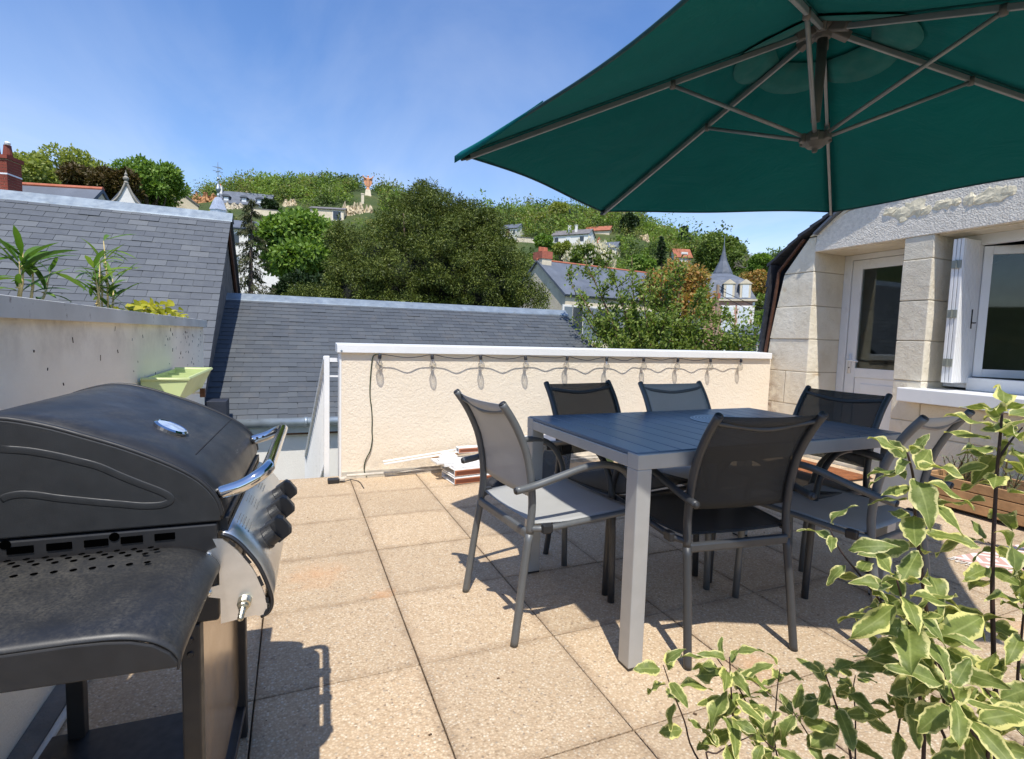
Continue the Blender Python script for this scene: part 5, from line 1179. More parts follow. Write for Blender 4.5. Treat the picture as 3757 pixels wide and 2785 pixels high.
# ------------------------------------------------------------------ variegated shrub in the foreground
def m_varieg():
    t = NT('variegated_leaf'); g = t.new('ShaderNodeNewGeometry'); oi = t.new('ShaderNodeObjectInfo'); p = t.pos('object')
    at_ = t.new('ShaderNodeAttribute'); at_.attribute_name = 'edge'
    off = t.new('ShaderNodeVectorMath', operation='ADD'); t.l.new(p, off.inputs[0])
    cm = t.new('ShaderNodeCombineXYZ'); t.l.new(t.math('MULTIPLY', oi.outputs['Random'], 37.0), cm.inputs[0]); t.l.new(cm.outputs[0], off.inputs[1])
    n = t.noise(off.outputs[0], 9, 5, 0.65, 0.4)
    e = t.math('ADD', at_.outputs['Fac'], t.math('MULTIPLY', t.math('SUBTRACT', n, 0.5), 0.95))
    e = t.math('ADD', e, t.math('MULTIPLY', t.math('SUBTRACT', oi.outputs['Random'], 0.5), 0.16))
    green = t.ramp(t.noise(off.outputs[0], 4, 3), [(0.3, srgb(98, 112, 56)), (0.5, srgb(120, 134, 70)), (0.72, srgb(146, 156, 92))])
    green = t.mix(t.ramp(oi.outputs['Random'], [(0, 0.0), (1, 0.45)]), green, srgb(138, 148, 70))
    vein = t.ramp(at_.outputs['Fac'], [(0.0, 0.55), (0.10, 0.0)]); green = t.mix(vein, green, srgb(178, 186, 116))
    cream = t.ramp(oi.outputs['Random'], [(0, srgb(222, 214, 158)), (1, srgb(224, 218, 136))])
    sid = t.ramp(t.noise(off.outputs[0], 22, 3, 0.6), [(0.35, (0.88,) * 3), (0.7, (1.08,) * 3)]); green = t.mix(1.0, green, sid, 'MULTIPLY')
    col = t.mix(t.ramp(e, [(0.70, 0.0), (0.84, 1.0)]), green, cream)
    col = t.mix(t.ramp(t.noise(off.outputs[0], 30, 3, 0.6), [(0.74, 0.0), (0.80, 0.5)]), col, srgb(120, 92, 50))
    t.set(Base_Color=col, Roughness=0.52); t.b.inputs['Specular IOR Level'].default_value = 0.3
    tl = t.new('ShaderNodeBsdfTranslucent'); t.l.new(t.mix(1.0, col, (1.1, 1.15, 0.6), 'MULTIPLY'), tl.inputs[0])
    a = t.new('ShaderNodeMixShader'); a.inputs[0].default_value = 0.36; t.l.new(t.b.outputs[0], a.inputs[1]); t.l.new(tl.outputs[0], a.inputs[2])
    t.l.new(a.outputs[0], t.out.inputs[0]); return t.m
VAR = m_varieg()
VL = [leaf_mesh('leaf', VAR, w=0.19 + 0.025 * (k % 3), n=12, droop=0.15 + 0.17 * (k % 5), seg=3, fold=0.10 + 0.08 * (k % 2), wave=0.05 + 0.02 * (k % 3), phase=1.3 * k, shape=0.85, attr=True) for k in range(8)]
TWIG = pm('dark_twig', srgb(58, 38, 34), 0.6, var=0.25, vscale=40)
TWIG_R = pm('red_twig', srgb(120, 52, 40), 0.5, var=0.2, vscale=40)
sb = thing('variegated_shrub', 'cream edged variegated shrub in a trough in the right foreground', 'shrub', (0.42, -0.68, 0))
rr = random.Random(17)
#  each shoot: layout-pixel polyline from foot to tip, depth at foot and tip, leaf count, leaf length
SHOOTS = [
    ([(2168, 1652), (2163, 1450), (2160, 1250), (2168, 1060), (2176, 960), (2182, 890)], .76, .74, 34, .068, .0045),
    ([(2080, 1652), (2035, 1450), (2010, 1280), (1992, 1120), (1988, 1040), (1975, 985)], .80, .74, 30, .066, .004),
    ([(2010, 1652), (2000, 1500), (1985, 1380), (1965, 1310), (1952, 1262)], .74, .70, 24, .072, .0035),
    ([(1990, 1440), (1930, 1330), (1880, 1262), (1830, 1200), (1806, 1150)], .76, .74, 9, .052, .0022),
    ([(2120, 1652), (2105, 1560), (2060, 1480), (2020, 1400), (1985, 1350)], .72, .70, 17, .066, .003),
    ([(2229, 1652), (2215, 1500), (2222, 1400), (2229, 1330), (2236, 1260)], .74, .72, 16, .060, .003),
    ([(2150, 1652), (2120, 1600), (2085, 1540), (2070, 1500)], .66, .64, 14, .070, .003),
    ([(2060, 1652), (2040, 1570), (2000, 1510), (1960, 1470), (1935, 1440)], .78, .76, 13, .054, .003),
    ([(1600, 1652), (1597, 1580), (1592, 1510), (1588, 1430)], .84, .82, 17, .060, .0028),
    ([(1665, 1652), (1640, 1580), (1615, 1510), (1560, 1432)], .86, .83, 13, .058, .0025),
    ([(1512, 1640), (1490, 1570), (1462, 1500), (1444, 1448)], .86, .84, 11, .056, .0022),
    ([(1690, 1640), (1688, 1560), (1692, 1500), (1698, 1455)], .92, .90, 9, .042, .002),
    ([(1852, 1652), (1835, 1580), (1815, 1520), (1795, 1462)], .82, .80, 15, .058, .0028),
    ([(1790, 1660), (1765, 1610), (1742, 1572), (1728, 1552)], .84, .82, 10, .055, .002),
    ([(1862, 1652), (1862, 1560), (1858, 1500), (1862, 1470)], .90, .88, 9, .042, .002),
    ([(1950, 1652), (1955, 1590), (1965, 1530), (1972, 1480)], .80, .78, 11, .050, .0025),
    ([(2229, 1600), (2190, 1560), (2160, 1520), (2130, 1480)], .70, .70, 12, .056, .0025),
    ([(2250, 1260), (2200, 1210), (2150, 1180)], .78, .76, 6, .052, .002),
    ([(2172, 1000), (2200, 960), (2226, 930)], .75, .74, 7, .054, .002),
    ([(1540, 1652), (1560, 1640), (1590, 1622), (1640, 1600)], .80, .80, 8, .046, .002),
    ([(1720, 1660), (1700, 1640), (1672, 1620), (1655, 1600)], .78, .77, 8, .047, .002),
]
for si, (px, d0, d1, nl, ll, rad) in enumerate(SHOOTS):
    n = len(px); pts = [Vector(at(x, y, d0 + (d1 - d0) * i / (n - 1))) for i, (x, y) in enumerate(px)]
    if px[0][1] >= 1630:                                   # carry the shoot down into the trough
        foot = pts[0].copy(); foot.z = 0.19; foot.x = 0.45 * foot.x + 0.55 * 0.42; foot.y = 0.45 * foot.y + 0.55 * -0.70
        pts = [foot, (foot + pts[0]) / 2 + Vector((0, 0, 0.02))] + pts
    sp = smooth_pts(pts, 4); m_ = len(sp)
    stem = MB().tube(sp, [rad * (1 - 0.65 * i / (m_ - 1)) for i in range(m_)], 7).build('stem', TWIG, sb, smooth=True)
    total = sum((sp[i + 1] - sp[i]).length for i in range(m_ - 1))
    start = 0 if px[0][1] < 1630 else 8
    for k in range(nl):
        f = (k / (nl - 1)) ** 0.62 if nl > 1 else 1.0
        ii = start + f * (m_ - 1 - start); i0 = min(int(ii), m_ - 2); p = sp[i0].lerp(sp[i0 + 1], ii - i0)
        ax = (sp[min(i0 + 2, m_ - 1)] - sp[max(i0 - 1, 0)]).normalized()
        ang = k * 2.4 + si; s1 = ax.cross(Vector((0.3, 1, 0.1))).normalized(); s2 = ax.cross(s1)
        out = s1 * math.cos(ang) + s2 * math.sin(ang)
        el = -0.15 + 0.95 * max(0, (f - 0.72) / 0.28) ** 1.4 + rr.uniform(-0.25, 0.3)
        d = (out + ax * el).normalized()
        size = ll * rr.uniform(0.72, 1.2) * (1.0 if f < 0.85 else 0.8)
        pet = p + d * size * 0.16
        lo_ = place_leaf(VL[rr.randrange(8)], stem, pet, d, ax + Vector((0, -0.25, 0.35)), size, rr.uniform(-0.8, 0.8)); lo_.matrix_basis = lo_.matrix_basis @ Matrix.Diagonal((rr.uniform(0.75, 1.15), 1, rr.uniform(0.7, 1.8), 1))
# trough that holds the shrub, below the frame
tg = MB(); SHB = [(0.10, -0.95), (0.78, -0.95), (0.78, -0.47), (0.10, -0.47)]
b = MB(); b.box((0.10, -0.97, 0.0), (0.78, -0.55, 0.20)); b.build('trough', pm('zinc_trough', srgb(120, 122, 122), 0.5, 0.4, var=0.1), sb, bevel=0.01)
MB().box((0.12, -0.95, 0.195), (0.76, -0.57, 0.206)).build('soil', MATS['soil'], sb)
# ------------------------------------------------------------------ trees
def np_mesh(name, V, F, m):
    me = bpy.data.meshes.new(name); nv, nf = len(V), len(F)
    me.vertices.add(nv); me.vertices.foreach_set('co', np.ascontiguousarray(V, np.float32).ravel())
    k = F.shape[1]
    me.loops.add(nf * k); me.loops.foreach_set('vertex_index', np.ascontiguousarray(F, np.int32).ravel())
    me.polygons.add(nf); me.polygons.foreach_set('loop_start', np.arange(nf, dtype=np.int32) * k); me.polygons.foreach_set('loop_total', np.full(nf, k, np.int32))
    me.update(calc_edges=True); me.validate()
    if m: me.materials.append(m)
    return me
def leaf_quads(P, D, N, L, W):
    """rhombic leaves at P, along D, facing N"""
    D = D / np.linalg.norm(D, axis=1, keepdims=True); S = np.cross(D, N); S /= (np.linalg.norm(S, axis=1, keepdims=True) + 1e-9)
    L = np.asarray(L).reshape(-1, 1) * np.ones((len(P), 1)); W = np.asarray(W).reshape(-1, 1) * np.ones((len(P), 1))
    V = np.stack([P, P + D * L * 0.5 + S * W * 0.5, P + D * L, P + D * L * 0.5 - S * W * 0.5], 1).reshape(-1, 3)
    F = np.arange(len(P) * 4).reshape(-1, 4); return V, F
def blob_points(rng, blobs, n, inner=0.62):
    B = np.array(blobs, float); wts = B[:, 3] ** 2; idx = rng.choice(len(B), n, p=wts / wts.sum())
    d = rng.normal(size=(n, 3)); d /= np.linalg.norm(d, axis=1, keepdims=True)
    r = B[idx, 3] * (inner + (1.0 - inner) * rng.random(n) ** 0.6) * (1 + 0.12 * rng.normal(size=n))
    sc = np.ones((n, 3)); 
    if B.shape[1] > 4: sc[:, 2] = B[idx, 4]
    return B[idx, :3] + d * r[:, None] * sc, d
def crown_mesh(name, rng, blobs, n, L, W, m, droop=0.0, up=0.0, inner=0.62, drop_inside=True):
    P, d = blob_points(rng, blobs, n, inner)
    if drop_inside:                       # keep the outer shell of the union so clumps and gaps read
        B = np.array(blobs, float); keep = np.ones(len(P), bool)
        for b in B:
            q = (P - b[:3]); q[:, 2] /= (b[4] if len(b) > 4 else 1)
            keep &= (np.linalg.norm(q, axis=1) > b[3] * 0.55)
        P, d = P[keep], d[keep]
    n = len(P)
    D = d * 0.7 + rng.normal(size=(n, 3)) * 0.6; D[:, 2] += up - droop
    N = d + rng.normal(size=(n, 3)) * 0.55 + np.array([0, 0, 0.35])
    V, F = leaf_quads(P, D, N, L * rng.uniform(0.6, 1.3, n), W * rng.uniform(0.6, 1.3, n))
    return np_mesh(name, V, F, m)
def blobs_dome(rng, n, rx, rz, rb, flat=0.9, zc=0.0, shell=0.75):
    out = []
    for _ in range(n):
        d = rng.normal(size=3); d /= np.linalg.norm(d); 
        if d[2] < -0.55: d[2] *= -1
        k = shell + (1 - shell) * rng.random() - (0.35 if rng.random() < 0.25 else 0)
        out.append((d[0] * rx * k, d[1] * rx * k, zc + d[2] * rz * k, rb * rng.uniform(0.7, 1.25), flat))
    return out
BARK = pm('bark', srgb(84, 70, 58), 0.95, var=0.3, vscale=8, bump=0.8, bscale=18)
def tree(name, label, cat, base, top_z, crown_c, rx, rz, rng, m, nblob, rb, nleaf, L, W, trunk_r=0.3, group=None, flat=0.9, droop=0.0, up=0.0, limbs=5, kind_parts=True, blobs=None, inner=0.62):
    base = Vector(base); cc = Vector(crown_c)
    t = thing(name, label, cat, base, group=group)
    bl = blobs or blobs_dome(rng, nblob, rx, rz, rb, flat)
    bl = [(b[0] + cc.x, b[1] + cc.y, b[2] + cc.z, b[3], b[4]) for b in bl]
    me = crown_mesh('crown', rng, bl, nleaf, L, W, m, droop, up, inner)
    o = obj('crown', me, None, t)
    tm = MB(); tm.tube([base + Vector((0, 0, -0.5)), base.lerp(cc, 0.35) + Vector((0.1 * trunk_r, 0, 0)), base.lerp(cc, 0.8), cc + Vector((0, 0, rz * 0.45))], [trunk_r * 1.25, trunk_r, trunk_r * 0.7, trunk_r * 0.15], 9)
    for k in range(limbs):
        b = bl[int(rng.integers(len(bl)))]; s = base.lerp(cc, 0.45 + 0.45 * k / limbs)
        tm.tube([s, s.lerp(Vector(b[:3]), 0.5) + Vector((0, 0, 0.1 * rz)), Vector(b[:3])], [trunk_r * 0.45, trunk_r * 0.3, trunk_r * 0.08], 6)
    tm.build('trunk', BARK, t, smooth=True)
    return t
rng = np.random.default_rng(5)
YEW = leaf_material('yew', [srgb(44, 56, 24), srgb(72, 84, 34), srgb(102, 112, 46), srgb(146, 150, 76)], 0.12, patch=1.6, pw=0.45)
YEW2 = leaf_material('yew_brown', [srgb(58, 48, 24), srgb(86, 70, 34), srgb(70, 72, 30)], 0.15)
GREEN1 = leaf_material('broadleaf_bright', [srgb(66, 92, 34), srgb(98, 126, 50), srgb(126, 154, 68), srgb(152, 172, 94)], 0.35)
GREEN2 = leaf_material('broadleaf_mid', [srgb(60, 80, 34), srgb(90, 110, 48), srgb(120, 138, 68), srgb(148, 158, 92)], 0.3)
GREEN3 = leaf_material('broadleaf_pale', [srgb(108, 122, 54), srgb(142, 152, 74), srgb(172, 174, 104)], 0.42)
GREEN4 = leaf_material('evergreen_dark', [srgb(24, 38, 20), srgb(40, 58, 28), srgb(60, 78, 38)], 0.12)
BLOSSOM = leaf_material('chestnut_blossom', [srgb(214, 204, 180), srgb(236, 228, 210)], 0.3)
RUSSET = leaf_material('russet_leaf', [srgb(150, 110, 60), srgb(186, 140, 84), srgb(130, 128, 60), srgb(206, 168, 112)], 0.35)
APPLE = leaf_material('fruit_leaf', [srgb(66, 84, 34), srgb(100, 120, 50), srgb(132, 148, 70), srgb(162, 172, 98)], 0.35)
BLUEPINE = leaf_material('blue_conifer', [srgb(34, 52, 44), srgb(54, 74, 62), srgb(76, 94, 78)], 0.1)

# the big yew behind the lower roof: rounded mass of drooping sprays
def yew_blobs():
    out = []; c0 = at(905, 560, 19.5)
    spec = [(925, 520, 19.8, 1.7), (845, 555, 19.4, 1.35), (1010, 540, 19.6, 1.5), (905, 605, 18.6, 2.0), (1040, 615, 18.8, 1.7), (800, 640, 18.6, 1.4), (955, 470, 20.0, 1.0), (890, 468, 20.0, .85), (715, 655, 18.6, .75), (1100, 605, 19, 1.0), (925, 436, 20.0, .6), (745, 520, 19.6, .45), (1150, 655, 18.8, .65), (660, 670, 18.8, .6), (1065, 510, 19.8, .75), (750, 580, 19.2, .6), (965, 590, 18.2, 1.3), (850, 650, 18.0, 1.3), (1015, 470, 20.0, .6), (1085, 560, 19.4, .6)]
    for (x, y, d, R) in spec:
        c = at(x, y, d)
        nb_ = int(8 + 15 * R * R)
        for q_ in range(nb_):                       # clumps spread evenly over each bough mass
            z_ = 1 - 2 * (q_ + 0.5) / nb_; a_ = q_ * 2.39996 + R * 7
            dd = np.array([math.sqrt(1 - z_ * z_) * math.cos(a_), math.sqrt(1 - z_ * z_) * math.sin(a_), z_]) + rng.normal(size=3) * 0.12
            out.append((*(c + dd * R * rng.uniform(0.74, 1.02)), rng.uniform(0.2, 0.44), 0.8))
    return out
yb = yew_blobs()
base = at(905, 700, 19.3); base[2] = -5.2
yt = thing('yew_tree', 'large dark green yew tree towering behind the lower slate roof', 'tree', base)
P, d = blob_points(rng, yb, 230000, 0.3)
keepc = rng.random(len(P)) < 0.97
P, d = P[keepc], d[keepc]; n = len(P)
D = d * 1.0 + rng.normal(size=(n, 3)) * 0.5; D[:, 2] -= 0.3
N = d * 0.6 + rng.normal(size=(n, 3)) * 0.5 + np.array([0, 0, 0.6])
V, F = leaf_quads(P, D, N, rng.uniform(0.05, 0.13, n), rng.uniform(0.022, 0.04, n))
# spiky leader shoots breaking the outline
SPK = [(855, 430), (872, 425), (888, 432), (915, 408), (922, 400), (935, 420), (958, 432), (975, 418), (1003, 428), (1012, 440), (1025, 470), (845, 440), (1045, 470), (1060, 480), (1078, 478), (1090, 490), (900, 418), (990, 432), (1100, 520), (740, 470), (735, 490)]
ps, ds = [], []
for (x, y) in SPK:
    p0 = at(x, y + 46, 19.7); p1 = at(x + rng.uniform(-9, 9), y - 6, 19.7)
    for q in np.linspace(0, 1, 70):
        ps.append(p0 * (1 - q) + p1 * q); ds.append((p1 - p0) / np.linalg.norm(p1 - p0) * 0.6 + rng.normal(size=3) * 0.6)
ps, ds = np.array(ps), np.array(ds); V2, F2 = leaf_quads(ps, ds, rng.normal(size=ps.shape), rng.uniform(0.08, 0.2, len(ps)), 0.035 * np.ones(len(ps)))
obj('crown', np_mesh('crown', np.concatenate([V, V2]), np.concatenate([F, F2 + len(V)]), YEW), None, yt)
tm = MB(); bb = Vector(base); tm.tube([bb, bb + Vector((0.1, 0, 4)), bb + Vector((0, 0, 9))], [0.55, 0.4, 0.1], 10)
for k in range(14):
    b = yb[int(rng.integers(len(yb)))]; s = bb + Vector((0, 0, rng.uniform(2.5, 7))); tm.tube([s, Vector(b[:3])], [0.14, 0.03], 6)
tm.build('trunk', BARK, yt, smooth=True)
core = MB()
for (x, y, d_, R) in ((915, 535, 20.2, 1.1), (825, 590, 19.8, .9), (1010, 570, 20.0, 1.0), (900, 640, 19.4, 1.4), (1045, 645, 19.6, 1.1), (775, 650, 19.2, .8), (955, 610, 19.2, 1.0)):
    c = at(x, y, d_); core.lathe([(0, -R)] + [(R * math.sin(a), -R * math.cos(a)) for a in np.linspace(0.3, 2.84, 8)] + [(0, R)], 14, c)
core.build('crown_shade_core', pm('yew_shadow', srgb(16, 20, 10), 1.0, var=0.4, vscale=3, bump=1.0, bscale=6), yt, smooth=True)  # near-black balls inside the crown, its inner shade put into their colour

def at_ground(x, y, d):
    p = at(x, y, d); return (p[0], p[1], float(terr(p[0], p[1])))
def px_tree(name, label, cat, x, ytop, ybot, wpx, d, m, nblob=26, nleaf=9000, L=0.3, W=0.2, rb=None, **kw):
    """tree whose crown fills the given layout-pixel box at depth d"""
    s = d * VP / CAMF; c = at(x, (ytop + ybot) / 2, d); rx = wpx * s / 2; rz = (ybot - ytop) * s / 2
    rb = rb or min(rx, rz) * 0.36
    return tree(name, label, cat, (c[0], c[1], float(terr(c[0], c[1]))), 0, c, rx * 0.8, rz * 0.82, np.random.default_rng(int(x * 7 + ytop)), m, nblob, rb, nleaf, L, W, **kw)
px_tree('broadleaf_tree', 'bright green leafy tree between the thin conifer and the yew', 'tree', 650, 470, 660, 175, 27, GREEN1, 46, 26000, 0.26, 0.17, trunk_r=0.3)
px_tree('broadleaf_tree', 'broad dark lower shrub tree left of the yew base', 'tree', 660, 600, 680, 140, 23, GREEN4, 26, 9000, 0.22, 0.1, trunk_r=0.2)
px_tree('broadleaf_tree', 'rounded green tree at the far left above the tiled ridge', 'tree', 75, 342, 450, 130, 46, GREEN3, 30, 9500, 0.34, 0.2, trunk_r=0.4, limbs=10)
px_tree('broadleaf_tree', 'tall airy pale green tree at the far left skyline', 'tree', 168, 322, 450, 140, 54, GREEN3, 26, 6500, 0.36, 0.2, trunk_r=0.35, limbs=12, rb=0.9)
px_tree('yew_tree', 'brownish dark yew in front of the left skyline trees', 'tree', 200, 362, 450, 120, 38, YEW2, 34, 15000, 0.3, 0.12, trunk_r=0.3)
px_tree('yew_tree', 'second brownish dark yew beside the pointed stone dormer', 'tree', 258, 372, 450, 90, 36, YEW2, 26, 11000, 0.28, 0.12, trunk_r=0.3)
px_tree('broadleaf_tree', 'big domed green tree right of the pointed stone dormer', 'tree', 318, 352, 462, 165, 50, GREEN1, 44, 17000, 0.36, 0.2, trunk_r=0.45, limbs=10)
# slender sparse conifer beside the slate gable
cb = at(546, 660, 21); cb[2] = -5.2
ct = thing('slender_conifer', 'slender sparse conifer beside the dark slate gable', 'tree', cb)
ps, ds = [], []; r_ = np.random.default_rng(3); sB = MB()
top_c = at(548, 437, 21); bot_c = at(545, 665, 21)
for k in range(64):
    f = k / 63; p = bot_c * (1 - f) + top_c * f; R = 0.95 * (1 - f) ** 0.8 + 0.12
    a = r_.uniform(0, 6.28); e = p + np.array([math.cos(a) * R, math.sin(a) * R, -0.25 * R]); sB.tube([p, e], [0.018, 0.006], 4)
    for q in np.linspace(0.15, 1, 70):
        ps.append(p * (1 - q) + e * q + r_.normal(size=3) * 0.05); ds.append(np.array([math.cos(a) * 0.5, math.sin(a) * 0.5, -0.9]) + r_.normal(size=3) * 0.4)
ps, ds = np.array(ps), np.array(ds); V, F = leaf_quads(ps, ds, r_.normal(size=ps.shape), r_.uniform(0.10, 0.22, len(ps)), 0.035 * np.ones(len(ps)))
obj('crown', np_mesh('crown', V, F, leaf_material('sparse_conifer', [srgb(52, 58, 34), srgb(78, 82, 48), srgb(104, 104, 70)], 0.15)), None, ct)
sB.tube([cb, bot_c, top_c], [0.16, 0.1, 0.02], 8); sB.build('trunk', BARK, ct)

# fruit tree just beyond the parapet: upright twigs clothed in leaves
ftb = at(1410, 770, 9.6); ftb[2] = -5.2
ft = thing('fruit_tree', 'leafy fruit tree with upright twigs just beyond the parapet', 'tree', ftb)
r_ = np.random.default_rng(12); lim = MB(); ps, ds = [], []
root = Vector(at(1412, 790, 9.6)); lim.tube([Vector(ftb), Vector(ftb) + Vector((0.1, 0, 2.5)), root], [0.22, 0.16, 0.10], 9)
tips = [(1262, 660, 9.8), (1236, 596, 9.9), (1262, 640, 9.4), (1290, 600, 9.8), (1330, 590, 9.6), (1375, 560, 9.8), (1400, 640, 9.2), (1440, 590, 9.9), (1480, 565, 9.6), (1500, 562, 9.4), (1525, 640, 9.8), (1565, 650, 9.6), (1590, 690, 9.2), (1620, 720, 9.5), (1640, 745, 9.0), (1350, 650, 9.0), (1300, 690, 9.2), (1450, 690, 8.9), (1540, 720, 8.9), (1410, 600, 10.2), (1270, 560, 10.0), (1580, 740, 8.8), (1500, 700, 9.3), (1340, 730, 8.8), (1390, 720, 8.8), (1655, 750, 9.6), (1460, 740, 8.7), (1600, 752, 9.3), (1290, 750, 8.7), (1420, 750, 9), (1530, 755, 9), (1375, 680, 9.7)]
for (x, y, dd) in tips:
    e = Vector(at(x, y, dd)); s = root + Vector((0, 0, r_.uniform(-0.35, 0.25))); s = s.lerp(e, 0.05)
    mid = s.lerp(e, 0.5) + Vector((r_.normal() * 0.08, r_.normal() * 0.1, -0.12 * (e - s).length + 0.05))
    sp = smooth_pts([s, mid, e], 7); lim.tube(sp, [0.021 * (1 - 0.85 * i / (len(sp) - 1)) + 0.003 for i in range(len(sp))], 6)
    subs = [sp]
    for q in range(6):
        a = sp[int(r_.integers(3, len(sp) - 1))]; b2 = a + Vector((r_.normal() * 0.16, r_.normal() * 0.16, r_.uniform(0.1, 0.45))); lim.tube([a, a.lerp(b2, 0.5) + Vector((r_.normal() * .02, 0, 0)), b2], [0.009, 0.006, 0.003], 5); subs.append([a, a.lerp(b2, 0.5), b2])
    for sg in subs:
        nL = 190 if sg is sp else 52
        for q in range(nL):
            f = r_.uniform(0.18, 1) * (len(sg) - 1); i0 = min(int(f), len(sg) - 2); p = sg[i0].lerp(sg[i0 + 1], f - i0)
            ps.append(np.array(p) + r_.normal(size=3) * (0.05 if sg is sp else 0.035)); ds.append(r_.normal(size=3) * 0.7 + np.array([0, 0, 0.35]))
extra = 4600
low = np.stack([r_.uniform(1190, 1660, extra), r_.uniform(672, 775, extra), r_.uniform(8.9, 10.3, extra)], 1)
for (x, y, dd) in low:
    if r_.random() < 0.25 + 0.75 * (y - 672) / 100 and not (x < 1300 and (y - 680) < (1300 - x) * 0.25): ps.append(at(x, y, dd) + r_.normal(size=3) * 0.03); ds.append(r_.normal(size=3) * 0.7 + np.array([0, 0, 0.3]))
keep_ = []
for q_ in ps:                                            # foliage stops at the verge of the lower roof
    c3 = CAMM @ (np.asarray(q_) - CAMC); lx = (CAMF * c3[0] / c3[2] + 3757 / 2) / VP; ly = (CAMF * c3[1] / c3[2] + 2785 / 2) / VP
    keep_.append(lx > 1192 + max(0.0, ly - 640) * 0.78 + r_.normal() * 9)
keep_ = np.array(keep_)
ps, ds = np.array(ps)[keep_], np.array(ds)[keep_]; N = r_.normal(size=ps.shape) * 0.7 + np.array([0, -0.2, 0.7])
V, F = leaf_quads(ps, ds, N, r_.uniform(0.05, 0.10, len(ps)), r_.uniform(0.028, 0.05, len(ps)))
obj('crown', np_mesh('crown', V, F, APPLE), None, ft); lim.build('trunk', pm('fruit_bark', srgb(112, 84, 66), 0.9, var=0.25, vscale=20), ft, smooth=True)

# russet copper tree behind it, chestnut in flower, conifers, bare tree
px_tree('russet_tree', 'rust coloured spring tree behind the fruit tree', 'tree', 1475, 572, 720, 160, 27, RUSSET, 40, 8500, 0.22, 0.14, trunk_r=0.22, limbs=12, rb=0.55)
px_tree('chestnut_tree', 'horse chestnut covered in white flower spikes above the tiled ridge', 'tree', 1288, 536, 600, 115, 52, GREEN2, 34, 12000, 0.34, 0.22, trunk_r=0.4)
c0 = at(1288, 566, 52); r_ = np.random.default_rng(77); bl = blobs_dome(r_, 40, 2.2, 1.4, 0.62, 0.9); bl = [(b[0] + c0[0], b[1] + c0[1], b[2] + c0[2], b[3], b[4]) for b in bl]
P, d = blob_points(r_, bl, 620, 1.0); m_ = 620 * 6; V, F = leaf_quads(np.repeat(P + d * 0.12, 6, 0) + r_.normal(size=(m_, 3)) * 0.05, np.tile([[0, 0, 1.0]], (m_, 1)) + r_.normal(size=(m_, 3)) * 0.3, r_.normal(size=(m_, 3)), 0.26 * np.ones(m_), 0.13 * np.ones(m_))
ch_ = [o for o in bpy.data.objects if o.name.startswith('chestnut_tree')][0]
obj('blossom', np_mesh('blossom', V, F, BLOSSOM), None, ch_)
def conifer(label, x, ytop, ybot, wpx, d, m, seed, nl=4200, layers=16):
    r_ = np.random.default_rng(seed); s = d * VP / CAMF; tp, bt = at(x, ytop, d), at(x, ybot, d); R0 = wpx * s / 2
    g_ = np.array([bt[0], bt[1], float(terr(bt[0], bt[1])) - 0.3]); t = thing('conifer', label, 'conifer', g_)
    ps, ds = [], []
    for k in range(layers):
        f = k / layers; p = bt * (1 - f) + tp * f; R = R0 * (1 - f) ** 0.85 * r_.uniform(0.7, 1.1)
        for q in range(7):
            a = r_.uniform(0, 6.28); e = p + np.array([math.cos(a) * R, math.sin(a) * R, -0.15 * R])
            m_ = max(6, int(nl / (layers * 7)))
            for u in r_.uniform(0.05, 1, m_): ps.append(p * (1 - u) + e * u + r_.normal(size=3) * 0.05 * R0); ds.append(e - p + r_.normal(size=3) * R * 0.5 + np.array([0, 0, -0.2]))
    ps, ds = np.array(ps), np.array(ds); V, F = leaf_quads(ps, ds, r_.normal(size=ps.shape) + np.array([0, 0, .8]), r_.uniform(0.12, 0.28, len(ps)) * R0, 0.10 * R0 * np.ones(len(ps)))
    obj('crown', np_mesh('crown', V, F, m), None, t); MB().tube([g_, bt, tp], [0.3, 0.2, 0.03], 7).build('trunk', BARK, t)
conifer('dark blue pointed conifer on the right skyline above the red roof', 1490, 490, 552, 50, 122, BLUEPINE, 4)
conifer('small dark conifer beside the bare tree on the right skyline', 1604, 514, 560, 32, 105, GREEN4, 5)
conifer('thin dark conifer on the skyline under the parasol corner', 1092, 742, 800, 10, 130, GREEN4, 6) if False else None
conifer('little dark conifer on the skyline left of the parasol tip', 1333 - 240, 462, 500, 16, 128, GREEN4, 7)
conifer('slim conifer on the skyline below the parasol edge', 1240, 455, 500, 20, 128, BLUEPINE, 8)
conifer('dark fir left of the red tiled house on the hill', 1440, 512, 575, 34, 95, GREEN4, 9)
bt_ = at(1640, 560, 100); bt_[2] = float(terr(bt_[0], bt_[1])) - 0.2
bare = thing('bare_tree', 'leafless grey tree on the skyline right of the conifers', 'tree', bt_); bm = MB(); r_ = np.random.default_rng(9)
def branch(p, d, L, r, depth):
    e = p + d * L; bm.tube([p, e], [r, r * 0.65], 5)
    if depth == 0: return
    for _ in range(3 if depth > 1 else 4):
        nd = (d + Vector(r_.normal(size=3)) * 0.45 + Vector((0, 0, 0.15))).normalized(); branch(e, nd, L * r_.uniform(0.6, 0.8), r * 0.6, depth - 1)
branch(Vector(bt_), Vector((0, 0, 1)), 2.1, 0.16, 5)
bm.build('branches', pm('grey_bark', srgb(150, 138, 126), 0.95), bare)

